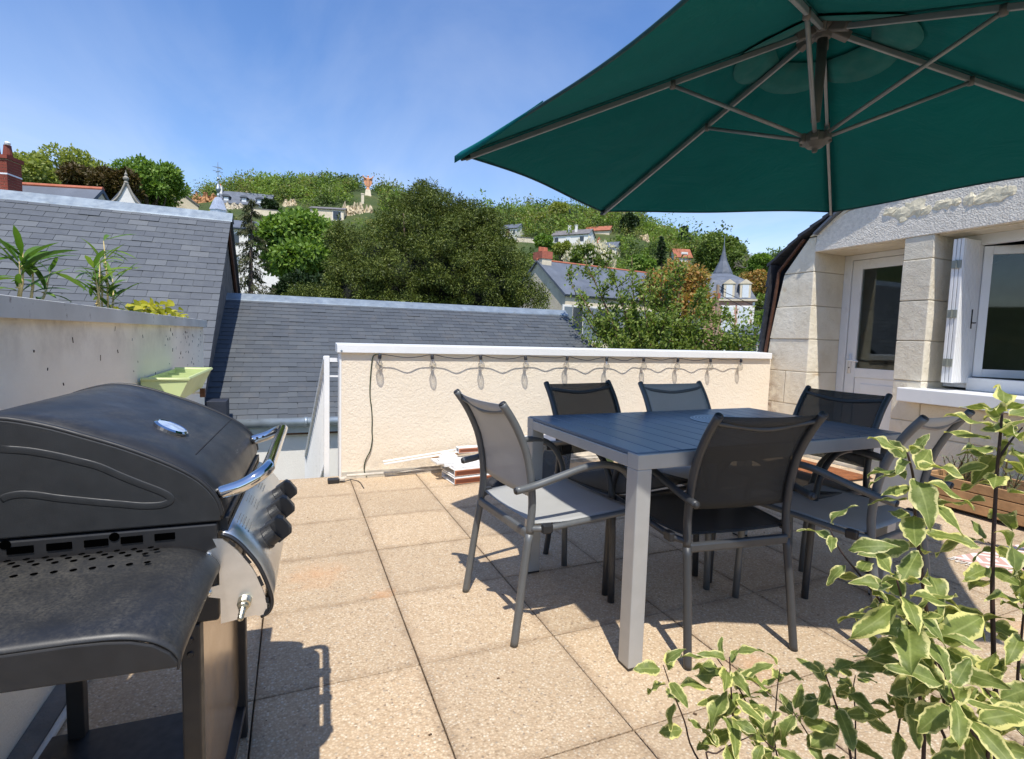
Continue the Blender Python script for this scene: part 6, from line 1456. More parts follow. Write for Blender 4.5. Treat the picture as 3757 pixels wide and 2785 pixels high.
# ------------------------------------------------------------------ hillside wood as one mass
HOUSE_PX = [(425, 450, 30, 25), (533, 430, 55, 24), (722, 462, 50, 22), (632, 437, 24, 16), (801, 400, 10, 30), (1106, 505, 28, 22), (1238, 515, 52, 24), (1300, 500, 32, 14), (1310, 537, 34, 12), (1487, 552, 42, 26), (1640, 535, 30, 26), (570, 472, 50, 14), (520, 452, 40, 12), (780, 446, 40, 12), (1590, 650, 70, 80), (1130, 524, 40, 10), (505, 425, 12, 12), (420, 412, 12, 12), (490, 442, 40, 10), (1640, 595, 26, 12), (450, 428, 36, 14), (1400, 515, 14, 10)]
def proj(p):
    q = CAMM @ (np.asarray(p) - CAMC); return (CAMF * q[0] / q[2] + 3757 / 2) / VP, (CAMF * q[1] / q[2] + 2785 / 2) / VP, q[2]
r_ = np.random.default_rng(31)
WOODM = [leaf_material('hill_wood_a', [srgb(70, 92, 38), srgb(108, 132, 56), srgb(142, 162, 80), srgb(172, 182, 112)], 0.4, patch=0.22, pw=0.6), leaf_material('hill_wood_b', [srgb(46, 62, 32), srgb(80, 98, 48), srgb(118, 132, 72)], 0.25, patch=0.22, pw=0.6), leaf_material('hill_wood_c', [srgb(100, 94, 52), srgb(136, 126, 76), srgb(120, 136, 68), srgb(170, 166, 106)], 0.35, patch=0.22, pw=0.6)]
acc = [([], []), ([], []), ([], [])]; cnt = [0, 0, 0]; placed = 0
for _ in range(16000):
    az = math.radians(r_.uniform(-34, 50)); rr_ = 60 + 108 * r_.random() ** 0.75
    x, y = CAMC[0] + rr_ * math.sin(az), CAMC[1] + rr_ * math.cos(az); z = float(terr(x, y))
    R = r_.uniform(1.1, 2.3) * (0.7 + 0.5 * rr_ / 130)
    if r_.random() < 0.2: R *= r_.uniform(1.2, 1.8) if az > math.radians(10) else r_.uniform(1.0, 1.35)
    px_, py_, dep = proj((x, y, z + R * 0.6))
    if dep <= 0 or px_ < -60 or px_ > 1760: continue
    s_px = R / dep * CAMF / VP
    gx_, gy_, _d = proj((x, y, z))
    if any(abs(px_ - a) < w * 0.9 + s_px * 0.7 and gy_ > b + h * 0.35 and py_ - s_px * 0.9 < b + h * 0.7 and gy_ < b + h + 3 * s_px for a, b, w, h in HOUSE_PX): continue
    k = int(r_.choice(3, p=[0.5, 0.28, 0.22]))
    nb = 9; bl = [(x + r_.normal() * R * 0.55, y + r_.normal() * R * 0.55, z + R * r_.uniform(0.25, 1.05), R * r_.uniform(0.28, 0.5), 1.0) for _ in range(nb)]
    nl = 170; P, d = blob_points(r_, bl, nl, 0.7); D = d * 0.5 + r_.normal(size=(nl, 3)) * 0.7; N = d + r_.normal(size=(nl, 3)) * 0.5 + np.array([0, 0, 0.4])
    ls_ = r_.uniform(0.55, 1.25); V, F = leaf_quads(P, D, N, ls_ * r_.uniform(0.25, 0.7, nl) * (0.5 + 0.22 * R), ls_ * r_.uniform(0.16, 0.42, nl) * (0.5 + 0.22 * R))
    acc[k][0].append(V); acc[k][1].append(F + cnt[k]); cnt[k] += len(V); placed += 1
    if placed >= 3000: break
for k, lab in enumerate(('sunlit green scrub and trees covering the hillside', 'darker evergreen scrub spread over the hillside', 'olive brown scrub spread over the hillside')):
    o = obj('hillside_wood', np_mesh('hillside_wood', np.concatenate(acc[k][0]), np.concatenate(acc[k][1]), WOODM[k]), None); tag(o, lab, 'woodland', kind='stuff')
# distinct hill trees that stand out
for (lab, x, yt, yb_, w, d_, m_, nl) in (('rounded tall green tree on the skyline left of the statue', 652, 392, 440, 62, 135, GREEN1, 5000), ('dark round bush on the skyline behind the ridge', 433 + 268 - 0, 402, 432, 30, 138, GREEN4, 2500),
        ('olive green tree on the skyline right of the yew', 1168, 466, 500, 44, 122, GREEN3, 3500), ('round pale flowering tree under the parasol edge on the hill', 1215, 442, 486, 48, 126, GREEN3, 4500), ('clipped dark tree above the red roof on the hill', 1372, 470, 506, 40, 118, GREEN4, 4000),
        ('large green tree beside the red tiled house on the hill', 1568, 508, 606, 104, 106, GREEN2, 14000), ('bright green trees right of the bare tree on the hill', 1655, 555, 606, 66, 90, GREEN1, 6000), ('brown leaved tree right of the mansion roof', 1640, 590, 650, 70, 66, RUSSET, 5000), ('bushy green tree hugging the right side of the mansion', 1668, 650, 745, 44, 44, GREEN1, 6000), ('bright shrub below the white house on the hill', 1186, 512, 548, 44, 88, GREEN1, 3500), ('green tree between the white house and the chestnut', 1395, 560, 600, 70, 60, GREEN1, 6000), ('dark holly bush below the dormered house on the hill', 588, 436, 470, 36, 104, GREEN4, 3500), ('yellow green shrub beside the zinc lantern', 472, 440, 456, 30, 80, GREEN3, 1800), ('grey willow shrub in front of the white house', 1225, 528, 556, 44, 84, GREEN3, 2500)):
    px_tree('hill_tree', lab, 'tree', x, yt, yb_, w, d_, m_, 24, nl, 0.30 * d_ / 60, 0.2 * d_ / 60, trunk_r=0.25)
# ------------------------------------------------------------------ buildings beyond the terrace
FARSLATE = pm('far_slate', srgb(92, 98, 108), 0.7, var=0.25, vscale=1.2, mode='world', bump=0.3, bscale=6)
FARSLATE2 = pm('far_slate_warm', srgb(112, 108, 108), 0.75, var=0.2, vscale=1.5, mode='world')
FARWHITE = pm('far_white', srgb(232, 228, 220), 0.8, var=0.06, mode='world')
FARCREAM = pm('far_cream', srgb(216, 202, 176), 0.85, var=0.14, vscale=2, mode='world')
FARTILE = pm('far_tile', srgb(158, 96, 72), 0.85, var=0.25, vscale=2.0, mode='world')
FARBRICK = pm('far_brick', srgb(186, 142, 122), 0.9, var=0.14, vscale=3, mode='world')
SHUT = pm('far_shutter', srgb(216, 220, 222), 0.6, var=0.05); SHUTG = pm('grey_shutter', srgb(118, 128, 136), 0.6, var=0.08); DARKWIN = pm('far_glass', srgb(60, 66, 72), 0.15, var=0.2)
def house(name, label, base, w, dep, wh, rh, rot, wm, rm, wins=(), chim=(), ridge=None, over=0.25, hip=0.0, chm=None):
    """gabled house: local x along the ridge, -y faces the viewer, base = centre of the front wall foot"""
    t = thing(name, label, 'house', base, world_parts=False, rotz=rot)
    h = w / 2
    b = MB(); b.box((-h, 0, -3), (h, dep, wh)); b.build('wall', wm, t)
    if not hip:
        for x in (-h + 0.001, h - 0.101): MB().prism([(0.0, wh), (dep / 2, wh + rh - 0.05), (dep, wh)], lambda p: (x, p[0], p[1]), lambda p: (x + 0.1, p[0], p[1])).build('gable', wm, t)
    r = MB(); e = rh * over / (dep / 2)
    r.add([(-h - over, -over, wh - e), (h + over, -over, wh - e), (h + over - hip, dep / 2, wh + rh), (-h - over + hip, dep / 2, wh + rh), (-h - over, dep + over, wh - e), (h + over, dep + over, wh - e)], [(0, 1, 2, 3), (3, 2, 5, 4)] + ([(1, 5, 2), (4, 0, 3)] if hip else []))
    roof = r.build('roof', rm, t, solid=0.12)
    if ridge: MB().tube([(-h - over + hip, dep / 2, wh + rh + 0.06), (h + over - hip, dep / 2, wh + rh + 0.04)], 0.07, 8).build('ridge_tiles', ridge, roof)
    for (x, y, cw, chh, pots) in chim:
        c_ = MB(); z0 = wh + rh * max(0, 1 - abs(y - dep / 2) / (dep / 2)) - 0.4; c_.box((x - cw / 2, y - 0.25, z0), (x + cw / 2, y + 0.25, z0 + chh)); c_.box((x - cw / 2 - .05, y - 0.3, z0 + chh), (x + cw / 2 + .05, y + 0.3, z0 + chh + 0.1))
        co = c_.build('chimney', chm or wm, roof)
        for k in range(pots): MB().lathe([(0.11, 0), (0.12, 0.05), (0.1, 0.4), (0.08, 0.42)], 10, (x - cw / 2 + cw * (k + .5) / pots, y, z0 + chh + 0.1)).build('chimney_pot', TERRACOTTA, co)
    for (face, u, z, ww, hh, m1) in wins:
        if face == 'f': f0 = lambda a, zz, o: (a, -o, zz)
        elif face == 'l': f0 = lambda a, zz, o: (-h - o, a, zz)
        else: f0 = lambda a, zz, o: (h + o, a, zz)
        fr_ = MB(); fr_.prism([(u - ww / 2 - .1, z - .1), (u + ww / 2 + .1, z - .1), (u + ww / 2 + .1, z + hh + .1), (u - ww / 2 - .1, z + hh + .1)], lambda p: f0(p[0], p[1], -0.05), lambda p: f0(p[0], p[1], 0.03)); fo = fr_.build('window', FARWHITE, t)
        gl = MB(); gl.prism([(u - ww / 2, z), (u + ww / 2, z), (u + ww / 2, z + hh), (u - ww / 2, z + hh)], lambda p: f0(p[0], p[1], 0.0), lambda p: f0(p[0], p[1], 0.05)); gl.build('pane', m1, fo)
    return t
def facing(p): return -math.atan2(p[0] - CAMC[0], p[1] - CAMC[1])
# long slate-roofed house with brick chimney beyond the lower roof
rdg = at(1171, 568, 29.0); rot = math.radians(8); fx = Vector((math.cos(rot), math.sin(rot), 0)); fy = Vector((-math.sin(rot), math.cos(rot), 0))
L_, run, rise = 10.2, 2.7, 1.95
bs = Vector(rdg) + fx * (L_ / 2) - fy * run; wz = rdg[2] - rise
wn_ = [('f', -4.3 + 1.75 * k, wz + 5.2 - 2.35, 0.62, 1.7, DARKWIN) for k in range(6)] + [('f', -4.3 + 1.75 * k + s * 0.62, wz + 5.2 - 2.35, 0.5, 1.7, SHUTG) for k in range(6) for s in (-1, 1)]
house('long_house', 'long stone house with slate roof, red ridge tiles and brick topped chimney', (bs.x, bs.y, -5.2), L_, 2 * run, wz + 5.2, rise, rot, FARCREAM, FARSLATE, wn_, ridge=TERRACOTTA, over=0.12)
lh = [o for o in bpy.data.objects if o.name == 'long_house'][0]
c_ = MB(); yy = run; c_.box((-L_ / 2 + 0.0, yy - 0.42, wz + 5.2 + rise - 1.2), (-L_ / 2 + 0.62, yy + 0.42, wz + 5.2 + rise + 0.1)); co = c_.build('chimney', FARCREAM, lh)
c_ = MB(); c_.box((-L_ / 2 - 0.04, yy - 0.46, wz + 5.2 + rise + 0.1), (-L_ / 2 + 0.66, yy + 0.46, wz + 5.2 + rise + 0.5)); c_.build('brick_head', pm('chimney_brick', srgb(168, 96, 76), 0.9, var=0.2, vscale=8), co)
for k in range(4): MB().lathe([(0.1, 0), (0.11, 0.05), (0.09, 0.26), (0.08, 0.27)], 10, (-L_ / 2 + 0.12 + 0.13 * k, yy, wz + 5.2 + rise + 0.5)).build('chimney_pot', TERRACOTTA, co)
# brick and stone mansion on the right
D_ = 48.0; me_c = at(1577, 655, D_); rot = facing(me_c) + math.radians(6); EZ = me_c[2]
ms = thing('brick_mansion', 'pink brick mansion with white quoins, shutters and slate mansard dormers', 'house', (me_c[0], me_c[1], -5.2), world_parts=False, rotz=rot)
h = 2.55; dz = EZ + 5.2
MB().box((-h, 0, 0), (h, 6, dz)).build('wall', FARBRICK, ms)
MB().box((-h - .2, -.2, dz), (h + .2, 6.2, dz + .16)).build('cornice', FARCREAM, ms)
r = MB(); r.add([(-h - .1, -.1, dz + .16), (h + .1, -.1, dz + .16), (h + .1, 6.1, dz + .16), (-h - .1, 6.1, dz + .16), (-h + .7, 1.1, dz + 2.0), (h - .8, 1.1, dz + 2.0), (h - .8, 5, dz + 2.0), (-h + .7, 5, dz + 2.0), (-h + 1.6, 2.6, dz + 2.75), (h - 1.9, 2.6, dz + 2.75)],
             [(0, 1, 5, 4), (1, 2, 6, 5), (2, 3, 7, 6), (3, 0, 4, 7), (4, 5, 9, 8), (5, 6, 9), (6, 7, 8, 9), (7, 4, 8)]); mroof = r.build('roof', FARSLATE, ms, solid=0.1)
for x in (0.35, 1.72):
    dm = MB(); dm.box((x - .46, -.06, dz + .16), (x + .46, 1.3, dz + 1.55)); dm.prism([(x - .58, dz + 1.55), (x + .58, dz + 1.55), (x, dz + 1.98)], lambda p: (p[0], -.12, p[1]), lambda p: (p[0], 1.3, p[1])); do = dm.build('dormer', FARCREAM, ms)
    MB().box((x - .27, -.11, dz + .30), (x + .27, -.061, dz + 1.42)).build('window', SHUT, do)
for x in (0.35, 1.71):
    for (z0, z1) in ((dz - 2.75, dz - .55), (dz - 6.0, dz - 3.75)):
        w_ = MB(); w_.box((x - .45, -.03, z0 - .12), (x + .45, -.001, z1 + .14)); wo = w_.build('window', FARWHITE, ms)
        for s in (-1, 1): MB().box((x + min(0.015 * s, s * .40), -.07, z0), (x + max(0.015 * s, s * .40), -.031, z1)).build('shutter', SHUT, wo)
        for k in range(6):
            for s in (-1, 1): MB().box((x + min(s * .45, s * (.60 if k % 2 else .53)), -.02, z0 + k * .4), (x + max(s * .45, s * (.60 if k % 2 else .53)), -.0005, z0 + k * .4 + .36)).build('quoin', FARWHITE, ms)
for k in range(22):
    MB().box((h - (.26 if k % 2 else .16), -.025, dz - .45 - k * .4), (h + .02, -.0005, dz - .1 - k * .4)).build('quoin', FARWHITE, ms)
c_ = MB(); c_.box((-h - .9, 1.0, dz - 1.5), (-h - .1, 1.7, dz + 1.95)); c_.box((-h - .95, .95, dz + 1.95), (-h - .05, 1.75, dz + 2.1)); co = c_.build('chimney', FARCREAM, ms)
for k in range(3): MB().lathe([(0.1, 0), (0.12, 0.05), (0.1, 0.5), (0.08, 0.52)], 10, (-h - .75 + .25 * k, 1.35, dz + 2.1)).build('chimney_pot', TERRACOTTA, co)
MB().box((-h - 4.5, 1.2, 0), (-h, 5.8, dz - 0.4)).build('side_wing', FARCREAM, ms)
r = MB(); r.add([(-h - 4.6, 1.0, dz - .4), (-h, 1.0, dz - .4), (-h, 3.4, dz + 2.3), (-h - 4.6, 3.4, dz + 2.3), (-h - 4.6, 5.9, dz - .4), (-h, 5.9, dz - .4)], [(0, 1, 2, 3), (3, 2, 5, 4)]); r.build('side_roof', FARSLATE2, ms, solid=0.1)
sp = at(1573, 594, 56); o = thing('slate_spire', 'slender slate church spire rising behind the mansion roof', 'spire', (sp[0], sp[1], sp[2] - 8), world_parts=False)
MB().lathe([(1.15, 0), (1.15, 8 - 1.0), (0.98, 8.0), (0.42, 9.2), (0.16, 10.2), (0.02, 11.2)], 8).build('spire', FARSLATE, o)
MB().tube([(0, 0, 11.0), (0, 0, 11.9)], 0.03, 5).build('finial', ZINC, o)
p = at(1632, 735, 34); house('slate_outbuilding', 'small slate roofed outbuilding below the mansion by the gable', (p[0], p[1], -5.2), 2.6, 3.0, p[2] + 5.2 + 0.25, 0.55, facing(p) - 0.25, FARWHITE, FARSLATE, [('f', 0, p[2] + 4.2, 0.9, 1.0, DARKWIN)], hip=1.0)
# houses on the hill
p = ground_hit(530, 450); house('dormered_house', 'slate roofed house with dormers high on the hill left of centre', p, 9.6, 6.5, 0.6, 2.9, facing(p) + math.radians(-14), FARWHITE, FARSLATE, chim=[(-4.9, 2.6, .7, 1.7, 1)])
dh = [o for o in bpy.data.objects if o.name == 'dormered_house'][0]
for x in (-3.3, 0.0, 2.9):
    d_ = MB(); d_.box((x - .55, 0.5, 0.9), (x + .55, 2.2, 1.9)); do = d_.build('dormer', FARSLATE, dh); MB().box((x - .42, 0.44, 1.0), (x + .42, 0.499, 1.75)).build('window', SHUT, do)
    MB().prism([(x - .8, 1.9), (x + .8, 1.9), (x + .5, 2.25), (x - .5, 2.25)], lambda p: (p[0], 0.2, p[1]), lambda p: (p[0], 2.9, p[1])).build('dormer_roof', FARSLATE, do)
p = at(424, 470, 58); house('white_gabled_house', 'pale house gable with satellite dish behind the slate ridge', (p[0], p[1], p[2] - 1), 6.5, 2.6, 1.55, 0.9, facing(p) + math.radians(96), FARCREAM, FARSLATE2, [('r', 1.3, 1.0, .35, .4, DARKWIN)], over=0.1)
q = at(412, 446, 56.8); sd = thing('satellite_dish', 'small white satellite dish on the pale gable house', 'satellite dish', q); MB().lathe([(0.0, 0), (.2, .02), (.36, .08), (.38, .1), (.36, .1), (.2, .045), (0, .03)], 16, q, (-.1, -.9, .35)).build('dish', FARWHITE, sd); MB().tube([q, (q[0], q[1] + .25, q[2] - .6)], .035, 6).build('mount', ZINC, sd)
p = ground_hit(712, 480); house('stone_barn', 'stone barn with open doorway under the cliff on the hill', p, 6.4, 4.0, 2.3, .7, facing(p) + math.radians(-12), FARCREAM, FARSLATE2, [('f', 1.9, 0.2, 1.5, 1.7, DARKWIN)])
p = ground_hit(1107, 520); house('small_white_house', 'small white house with slate roof on the hill right of the yew', p, 4.0, 3.6, 2.3, 1.1, facing(p) + math.radians(-28), FARWHITE, FARSLATE, [('f', -.2, 0.6, .9, 1.5, pm('brown_door', srgb(120, 84, 70), .7)), ('f', 1.3, .9, .5, .9, DARKWIN)])
p = ground_hit(1240, 535); house('long_white_house', 'long bright white house with two white chimneys on the right hill', p, 8.0, 4.4, 2.35, 1.25, facing(p) + math.radians(-20), FARWHITE, FARSLATE2, [('f', -3.0, .9, .9, .9, DARKWIN), ('f', -.4, .9, .9, .9, SHUT), ('f', 2.6, .8, .9, 1.0, DARKWIN)], chim=[(-0.6, 1.2, .5, 1.7, 0), (0.9, 1.2, .5, 1.7, 0)], chm=FARWHITE)
p = ground_hit(1308, 548); house('grey_roofed_house', 'low slate roofed house right of the long white house', p, 6.2, 3.4, .9, 1.2, facing(p) + math.radians(-16), FARWHITE, FARSLATE, chim=[(-1.0, 1.7, .6, 1.1, 1)], chm=pm('chimney_brick2', srgb(186, 116, 84), .9))
p = ground_hit(1300, 510); house('red_roofed_shed', 'low building with red tiled roof above the white house', p, 5.4, 3.6, .9, 1.15, facing(p) + math.radians(-12), FARCREAM, FARTILE)
p = ground_hit(1487, 572); house('red_tiled_house', 'steep red tiled house with white dormer on the right hill', p, 3.5, 3.0, 1.3, 1.75, facing(p) + math.radians(24), FARWHITE, FARTILE, [('r', 1.5, 1.4, .5, .9, DARKWIN)])
rh_ = [o for o in bpy.data.objects if o.name == 'red_tiled_house'][0]; d_ = MB(); d_.box((-.35, 0.25, 1.75), (1.05, 1.2, 2.25)); do = d_.build('dormer', FARWHITE, rh_); MB().box((-.2, .2, 1.85), (.9, .249, 2.15)).build('window', SHUT, do)
p = ground_hit(417, 424); house('skyline_house', 'white gabled house with tall chimney on the left skyline', p, 2.6, 2.4, .6, .8, facing(p) + math.radians(60), FARWHITE, FARSLATE2, chim=[(-.8, 1.2, .6, 1.9, 0)], chm=FARBRICK)
p = at(556, 640, 44); house('pale_townhouse', 'pale townhouse glimpsed behind the slender conifer', (p[0], p[1], -5.2), 4.6, 5, at(556, 500, 44)[2] + 5.2, 1.0, facing(p) + math.radians(-14), FARWHITE, FARSLATE, [('f', -1.5, at(556, 535, 44)[2] + 5.2, .6, .8, DARKWIN), ('f', -.2, at(556, 535, 44)[2] + 5.2, .6, .8, DARKWIN), ('f', -1.5, at(556, 590, 44)[2] + 5.2, .6, 1.1, SHUTG)])
# near left: slate roof with red ridge and brick chimney peeping over the ridge
p0 = at(20, 400, 15.5); p1 = at(221, 419, 15.8); mid = (p0 + p1) / 2
rot = math.atan2(p1[1] - p0[1], p1[0] - p0[0]); w_ = math.dist(p0[:2], p1[:2]) + 1.5
fy = np.array([-math.sin(rot), math.cos(rot)]); bxy = mid[:2] - fy * 2.2 - np.array([math.cos(rot), math.sin(rot)]) * 0.75
house('red_ridged_house', 'slate roof with red ridge tiles behind the big slate roof at left', (bxy[0], bxy[1], -5.2), w_, 4.4, mid[2] + 5.2 - 2.0, 2.0, rot, FARCREAM, FARSLATE, ridge=TERRACOTTA, over=0.05)
q0 = at(8, 420, 14.6); ck = thing('brick_chimney', 'red brick chimney with clay pots at the far left edge', 'chimney', (q0[0], q0[1], q0[2] - 3), world_parts=False, rotz=rot)
BRK = m_render('chimney_bricks', srgb(150, 74, 56), srgb(122, 58, 46), 40, 0.5)
zt = at(8, 352, 14.6)[2] - q0[2] + 3
for r_i in range(int((zt - 2.2) / 0.075)):
    z0 = 2.2 + r_i * 0.075
    for k in range(3):
        xo = -0.34 + k * 0.225 + (0.11 if r_i % 2 else 0); b_ = MB().box((max(-.34, xo), -.25, z0), (min(.30, xo + .215), .25, z0 + .066))
        if xo < 0.29: b_.build('brick', BRK, ck)
MB().box((-.33, -.24, 0), (.29, .24, zt)).build('mortar_core', MORTAR, ck)
MB().box((-.38, -.29, zt), (.34, .29, zt + .1)).build('brick_cap', BRK, ck)
MB().box((-.345, -.255, zt - .42), (.305, .255, zt - .38)).build('white_band', WHITE, ck)
for x in (-.15, .15):
    MB().lathe([(.1, 0), (.11, .06), (.085, .3), (.09, .32), (0.05, .33)], 12, (x, 0, zt + .1)).build('chimney_pot', pm('dark_pot', srgb(120, 60, 48), .85), ck)
    MB().lathe([(0, 0), (.06, .02), (.075, .07), (.04, .11), (0, .12)], 10, (x + .04, -.05, zt + .40)).build('cowl', WHITE_ALU, ck)
# pointed stone dormer with finial
q0 = at(276, 445, 22); gd = thing('stone_dormer', 'pointed stone dormer gable with finial peeping over the slate ridge', 'dormer', (q0[0], q0[1], q0[2] - 1.5), world_parts=False, rotz=facing(q0))
b_ = MB(); b_.prism([(-.42, 0), (.42, 0), (.42, 1.45), (.2, 1.85), (0, 2.25), (-.2, 1.85), (-.42, 1.45)], lambda p: (p[0], -.1, p[1]), lambda p: (p[0], .5, p[1])); b_.build('gable', FARWHITE, gd)
b_ = MB()
for s in (-1, 1): b_.tube(smooth_pts([(s * .62, -.12, 1.38), (s * .32, -.12, 1.68), (s * .12, -.12, 2.1), (0, -.12, 2.42)]), .05, 6)
b_.tube([(-.62, .4, 1.36), (-.3, .4, 1.68), (0, .4, 2.35)], .05, 6); b_.build('coping', pm('weathered_coping', srgb(150, 144, 132), .9, var=.2), gd)
MB().lathe([(0, 2.3), (.09, 2.36), (.05, 2.44), (.1, 2.5), (.11, 2.56), (.04, 2.64), (.06, 2.7), (.02, 2.78), (0, 2.9)], 10, (0, -.1, 0)).build('finial', MATS['weathered_coping'], gd)
r = MB(); r.add([(-.75, -.05, 1.2), (0, -.05, 2.3), (0, 2.0, 2.3), (-.75, 2.0, 1.2), (.75, -.05, 1.2), (.75, 2.0, 1.2)], [(0, 1, 2, 3), (1, 4, 5, 2)]); r.build('roof', FARSLATE, gd, solid=.06)
# zinc lantern with weather vane
q0 = at(476, 470, 33); zl = thing('zinc_lantern', 'small zinc roof lantern with weather vane above the slate ridge', 'lantern', (q0[0], q0[1], q0[2] - 2), world_parts=False, rotz=facing(q0) + .4)
MB().lathe([(.5, 0), (.5, 2.3), (.55, 2.32), (.34, 2.85), (.2, 3.1), (.06, 3.16)], 6).build('roof', pm('bright_zinc', srgb(196, 200, 206), .35, .5), zl)
MB().lathe([(.06, 3.1), (.1, 3.25), (.05, 3.4), (.13, 3.55), (.16, 3.65), (.05, 3.95), (.03, 4.2), (.08, 4.28), (.03, 4.36), (.02, 5.0), (.012, 5.3)], 10).build('finial', ZINC, zl)
v_ = MB(); v_.bar((-.3, 0, 4.72), (.3, 0, 4.72), .03, .03); v_.bar((0, -.3, 4.72), (0, .3, 4.72), .03, .03); v_.prism([(-.35, 4.95), (.15, 5.02), (.32, 4.9), (.15, 4.92)], lambda p: (p[0], -.01, p[1]), lambda p: (p[0], .01, p[1])); v_.build('weather_vane', ZINC, zl)
# terrace walls and pale rock on the slope
ROCK = m_render('tuffeau_cliff', srgb(214, 198, 166), srgb(160, 144, 116), 0.8, 1.0)
def rock(label, x, y, wpx, hpx, seed, m=None, name='rock_face'):
    p = ground_hit(x, y + hpx / 2); d = CAMM[2] @ (p - CAMC); s = d * VP / CAMF; rr_ = random.Random(seed)
    t = thing(name, label, 'rock face', p, world_parts=False, rotz=facing(p)); W, H = wpx * s, hpx * s
    nz_ = [[(rr_.uniform(-.35, .35), rr_.uniform(-.5, .5), rr_.uniform(-.3, .3)) for _ in range(31)] for _ in range(10)]
    prof_ = [rr_.uniform(.55, 1.0) for _ in range(31)]
    def fn(u, v):
        i, j = round(u * 30), round(v * 9); a, b, c_ = nz_[j][i]; env = min(1, 5 * u + .15, 5 * (1 - u) + .15)
        return ((u - .5) * W + a * W / 30, -0.6 + 1.4 * v + b * (.4 + H * .12), -1 + (H + 1) * v * env * prof_[i] + c_ * H / 9 * (1 if j else 0))
    MB().grid(fn, 30, 9).build('face', m or ROCK, t, solid=.5)
def slope_wall(label, xa, ya, xb, yb_, hm, m=None):
    a, b = ground_hit(xa, ya), ground_hit(xb, yb_); t = thing('retaining_wall', label, 'retaining wall', (a + b) / 2)
    MB().bar((a[0], a[1], a[2] + hm / 2 - .4), (b[0], b[1], b[2] + hm / 2 - .4), .5, hm + .8).build('masonry', m or FARCREAM, t); MB().bar((a[0], a[1], a[2] + hm + .05), (b[0], b[1], b[2] + hm + .05), .6, .12).build('coping', FARSLATE2, t)
rock('pale cliff with cave openings below the statue', 778, 452, 80, 26, 3); rock('small ruined pale rock wall on the hill left of the barn', 632, 440, 34, 18, 5); rock('orange earth bank below the skyline at left', 450, 428, 62, 24, 8, m_render('orange_earth', srgb(196, 150, 104), srgb(150, 104, 70), 1.2, 1.0)); rock('rough stone rock face below the dormered house', 500, 446, 70, 16, 11, RUBBLE); rock('ochre rock outcrop on the right hillside', 1402, 516, 22, 16, 6); rock('pale rock ledge right of the mansion tree', 1650, 606, 40, 10, 7)
slope_wall('long pale retaining wall sloping below the dormered house', 545, 468, 615, 474, 1.2); slope_wall('pale garden wall beside the small white house', 1125, 526, 1172, 530, .9); slope_wall('pale garden wall right of the grey roofed house', 1325, 552, 1378, 560, .9); slope_wall('stone wall above the dormered house', 500, 422, 545, 424, 1.0)
pil = ground_hit(789, 444); o = thing('stone_pillar', 'tall pale stone chimney pillar standing below the statue', 'pillar', pil, world_parts=False); b_ = MB(); b_.box((-.3, -.3, -1), (.3, .3, 2.0)); b_.box((-.36, -.36, 2.0), (.36, .36, 2.2)); b_.build('shaft', FARCREAM, o, bevel=.03)
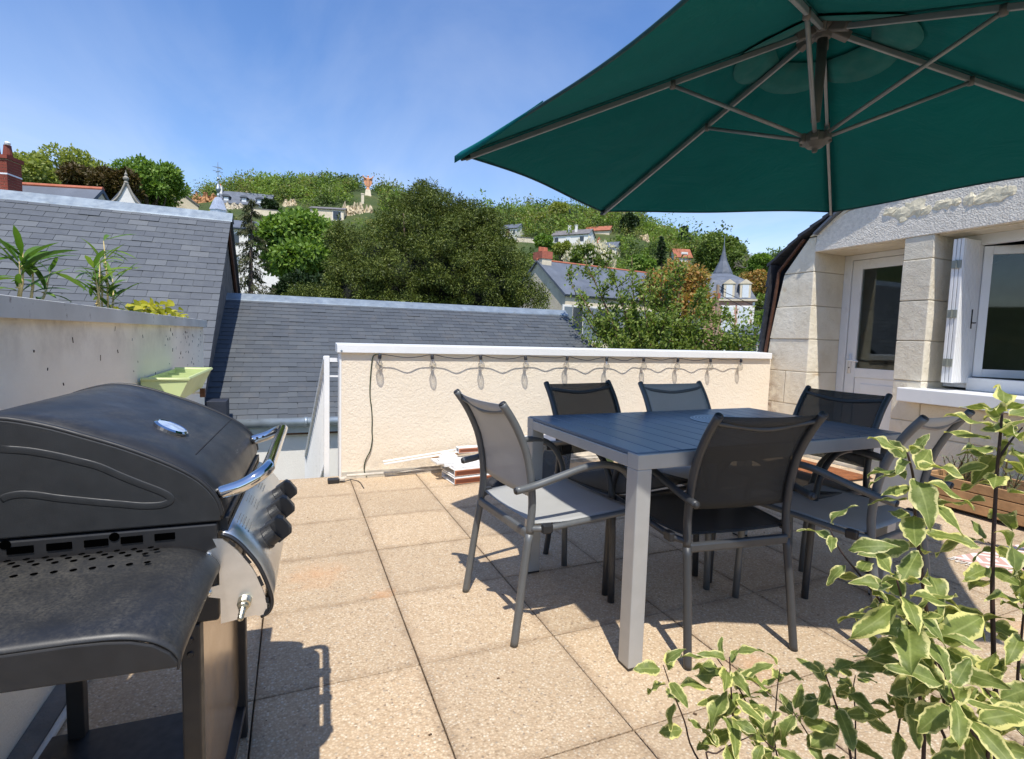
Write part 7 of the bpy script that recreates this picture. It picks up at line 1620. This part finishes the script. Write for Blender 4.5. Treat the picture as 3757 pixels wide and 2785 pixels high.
# statue of a robed figure with raised arms on the skyline
sp_ = ground_hit(801, 424); dS = CAMM[2] @ (sp_ - CAMC); k_ = dS * VP / CAMF
stt = thing('hilltop_statue', 'terracotta coloured robed statue with raised arms on the hilltop', 'statue', sp_, world_parts=False, rotz=facing(sp_))
H_ = 31 * k_; pz = max(0.3, 10 * k_); SM = pm('statue_stone', srgb(214, 152, 112), .85, var=.1)
b_ = MB(); b_.prism([(-.28, -.24), (.28, -.24), (.28, .24), (-.28, .24)], lambda p: (p[0] * H_ * .9, p[1] * H_, -1.0), lambda p: (p[0] * H_ * .55, p[1] * H_ * .6, pz)); b_.build('pedestal', FARCREAM, stt)
def ell(prof): return [(r * H_, pz + z * H_) for r, z in prof]
b_ = MB(); b_.lathe(ell([(.0, 0), (.125, 0), (.12, .05), (.085, .16), (.082, .2), (.1, .22), (.11, .4), (.115, .6), (.125, .72), (.12, .78), (.06, .83), (.035, .85), (.04, .87), (.058, .9), (.064, .93), (.055, .965), (.03, .99), (0, 1.0)]), 16)
for s in (-1, 1):
    b_.tube(smooth_pts([(s * .09 * H_, 0, pz + .77 * H_), (s * .2 * H_, -.02 * H_, pz + .8 * H_), (s * .27 * H_, -.05 * H_, pz + .83 * H_), (s * .34 * H_, -.06 * H_, pz + .92 * H_), (s * .36 * H_, -.06 * H_, pz + .96 * H_)]), [.05 * H_] * 5 + [.045 * H_] * 5 + [.04 * H_] * 5 + [.03 * H_] * 5 + [.02 * H_], 8)
    b_.add([(s * .1 * H_, 0.02, pz + .78 * H_), (s * .3 * H_, -.02, pz + .82 * H_), (s * .3 * H_, .03, pz + .66 * H_), (s * .24 * H_, .05, pz + .4 * H_), (s * .1 * H_, .06, pz + .2 * H_), (s * .12 * H_, .04, pz + .5 * H_)], [(0, 1, 2, 5), (5, 2, 3), (5, 3, 4)])
b_.build('figure', SM, stt, smooth=False)
# wooden pole and wires by the mansion
pb = at(1561, 745, 31); pt = at(1563, 620, 31); up = thing('utility_pole', 'wooden utility pole with wires left of the mansion', 'utility pole', (pb[0], pb[1], -5.2))
MB().tube([(pb[0], pb[1], -5.2), tuple(pt)], [.12, .09], 9).build('pole', pm('pole_wood', srgb(150, 130, 108), .9, var=.2), up)
MB().box((pt[0] - .08, pt[1] - .14, pt[2] - .8), (pt[0] + .1, pt[1] - .08, pt[2] - .5)).build('junction_box', TERRACOTTA, up)
for k in range(2):
    e = at(1720, 690 + 22 * k, 31.5); s0 = pt - np.array([0, 0, .25 + .25 * k]); MB().tube([s0, (s0 + e) / 2 - np.array([0, 0, .15]), e], .018, 5).build('wire', BLACKPL, up)
MB().tube([pt - np.array([.09, 0, 0]), pt + np.array([.6, 0, -.25])], .02, 5).build('bracket', BLACKPL, up)
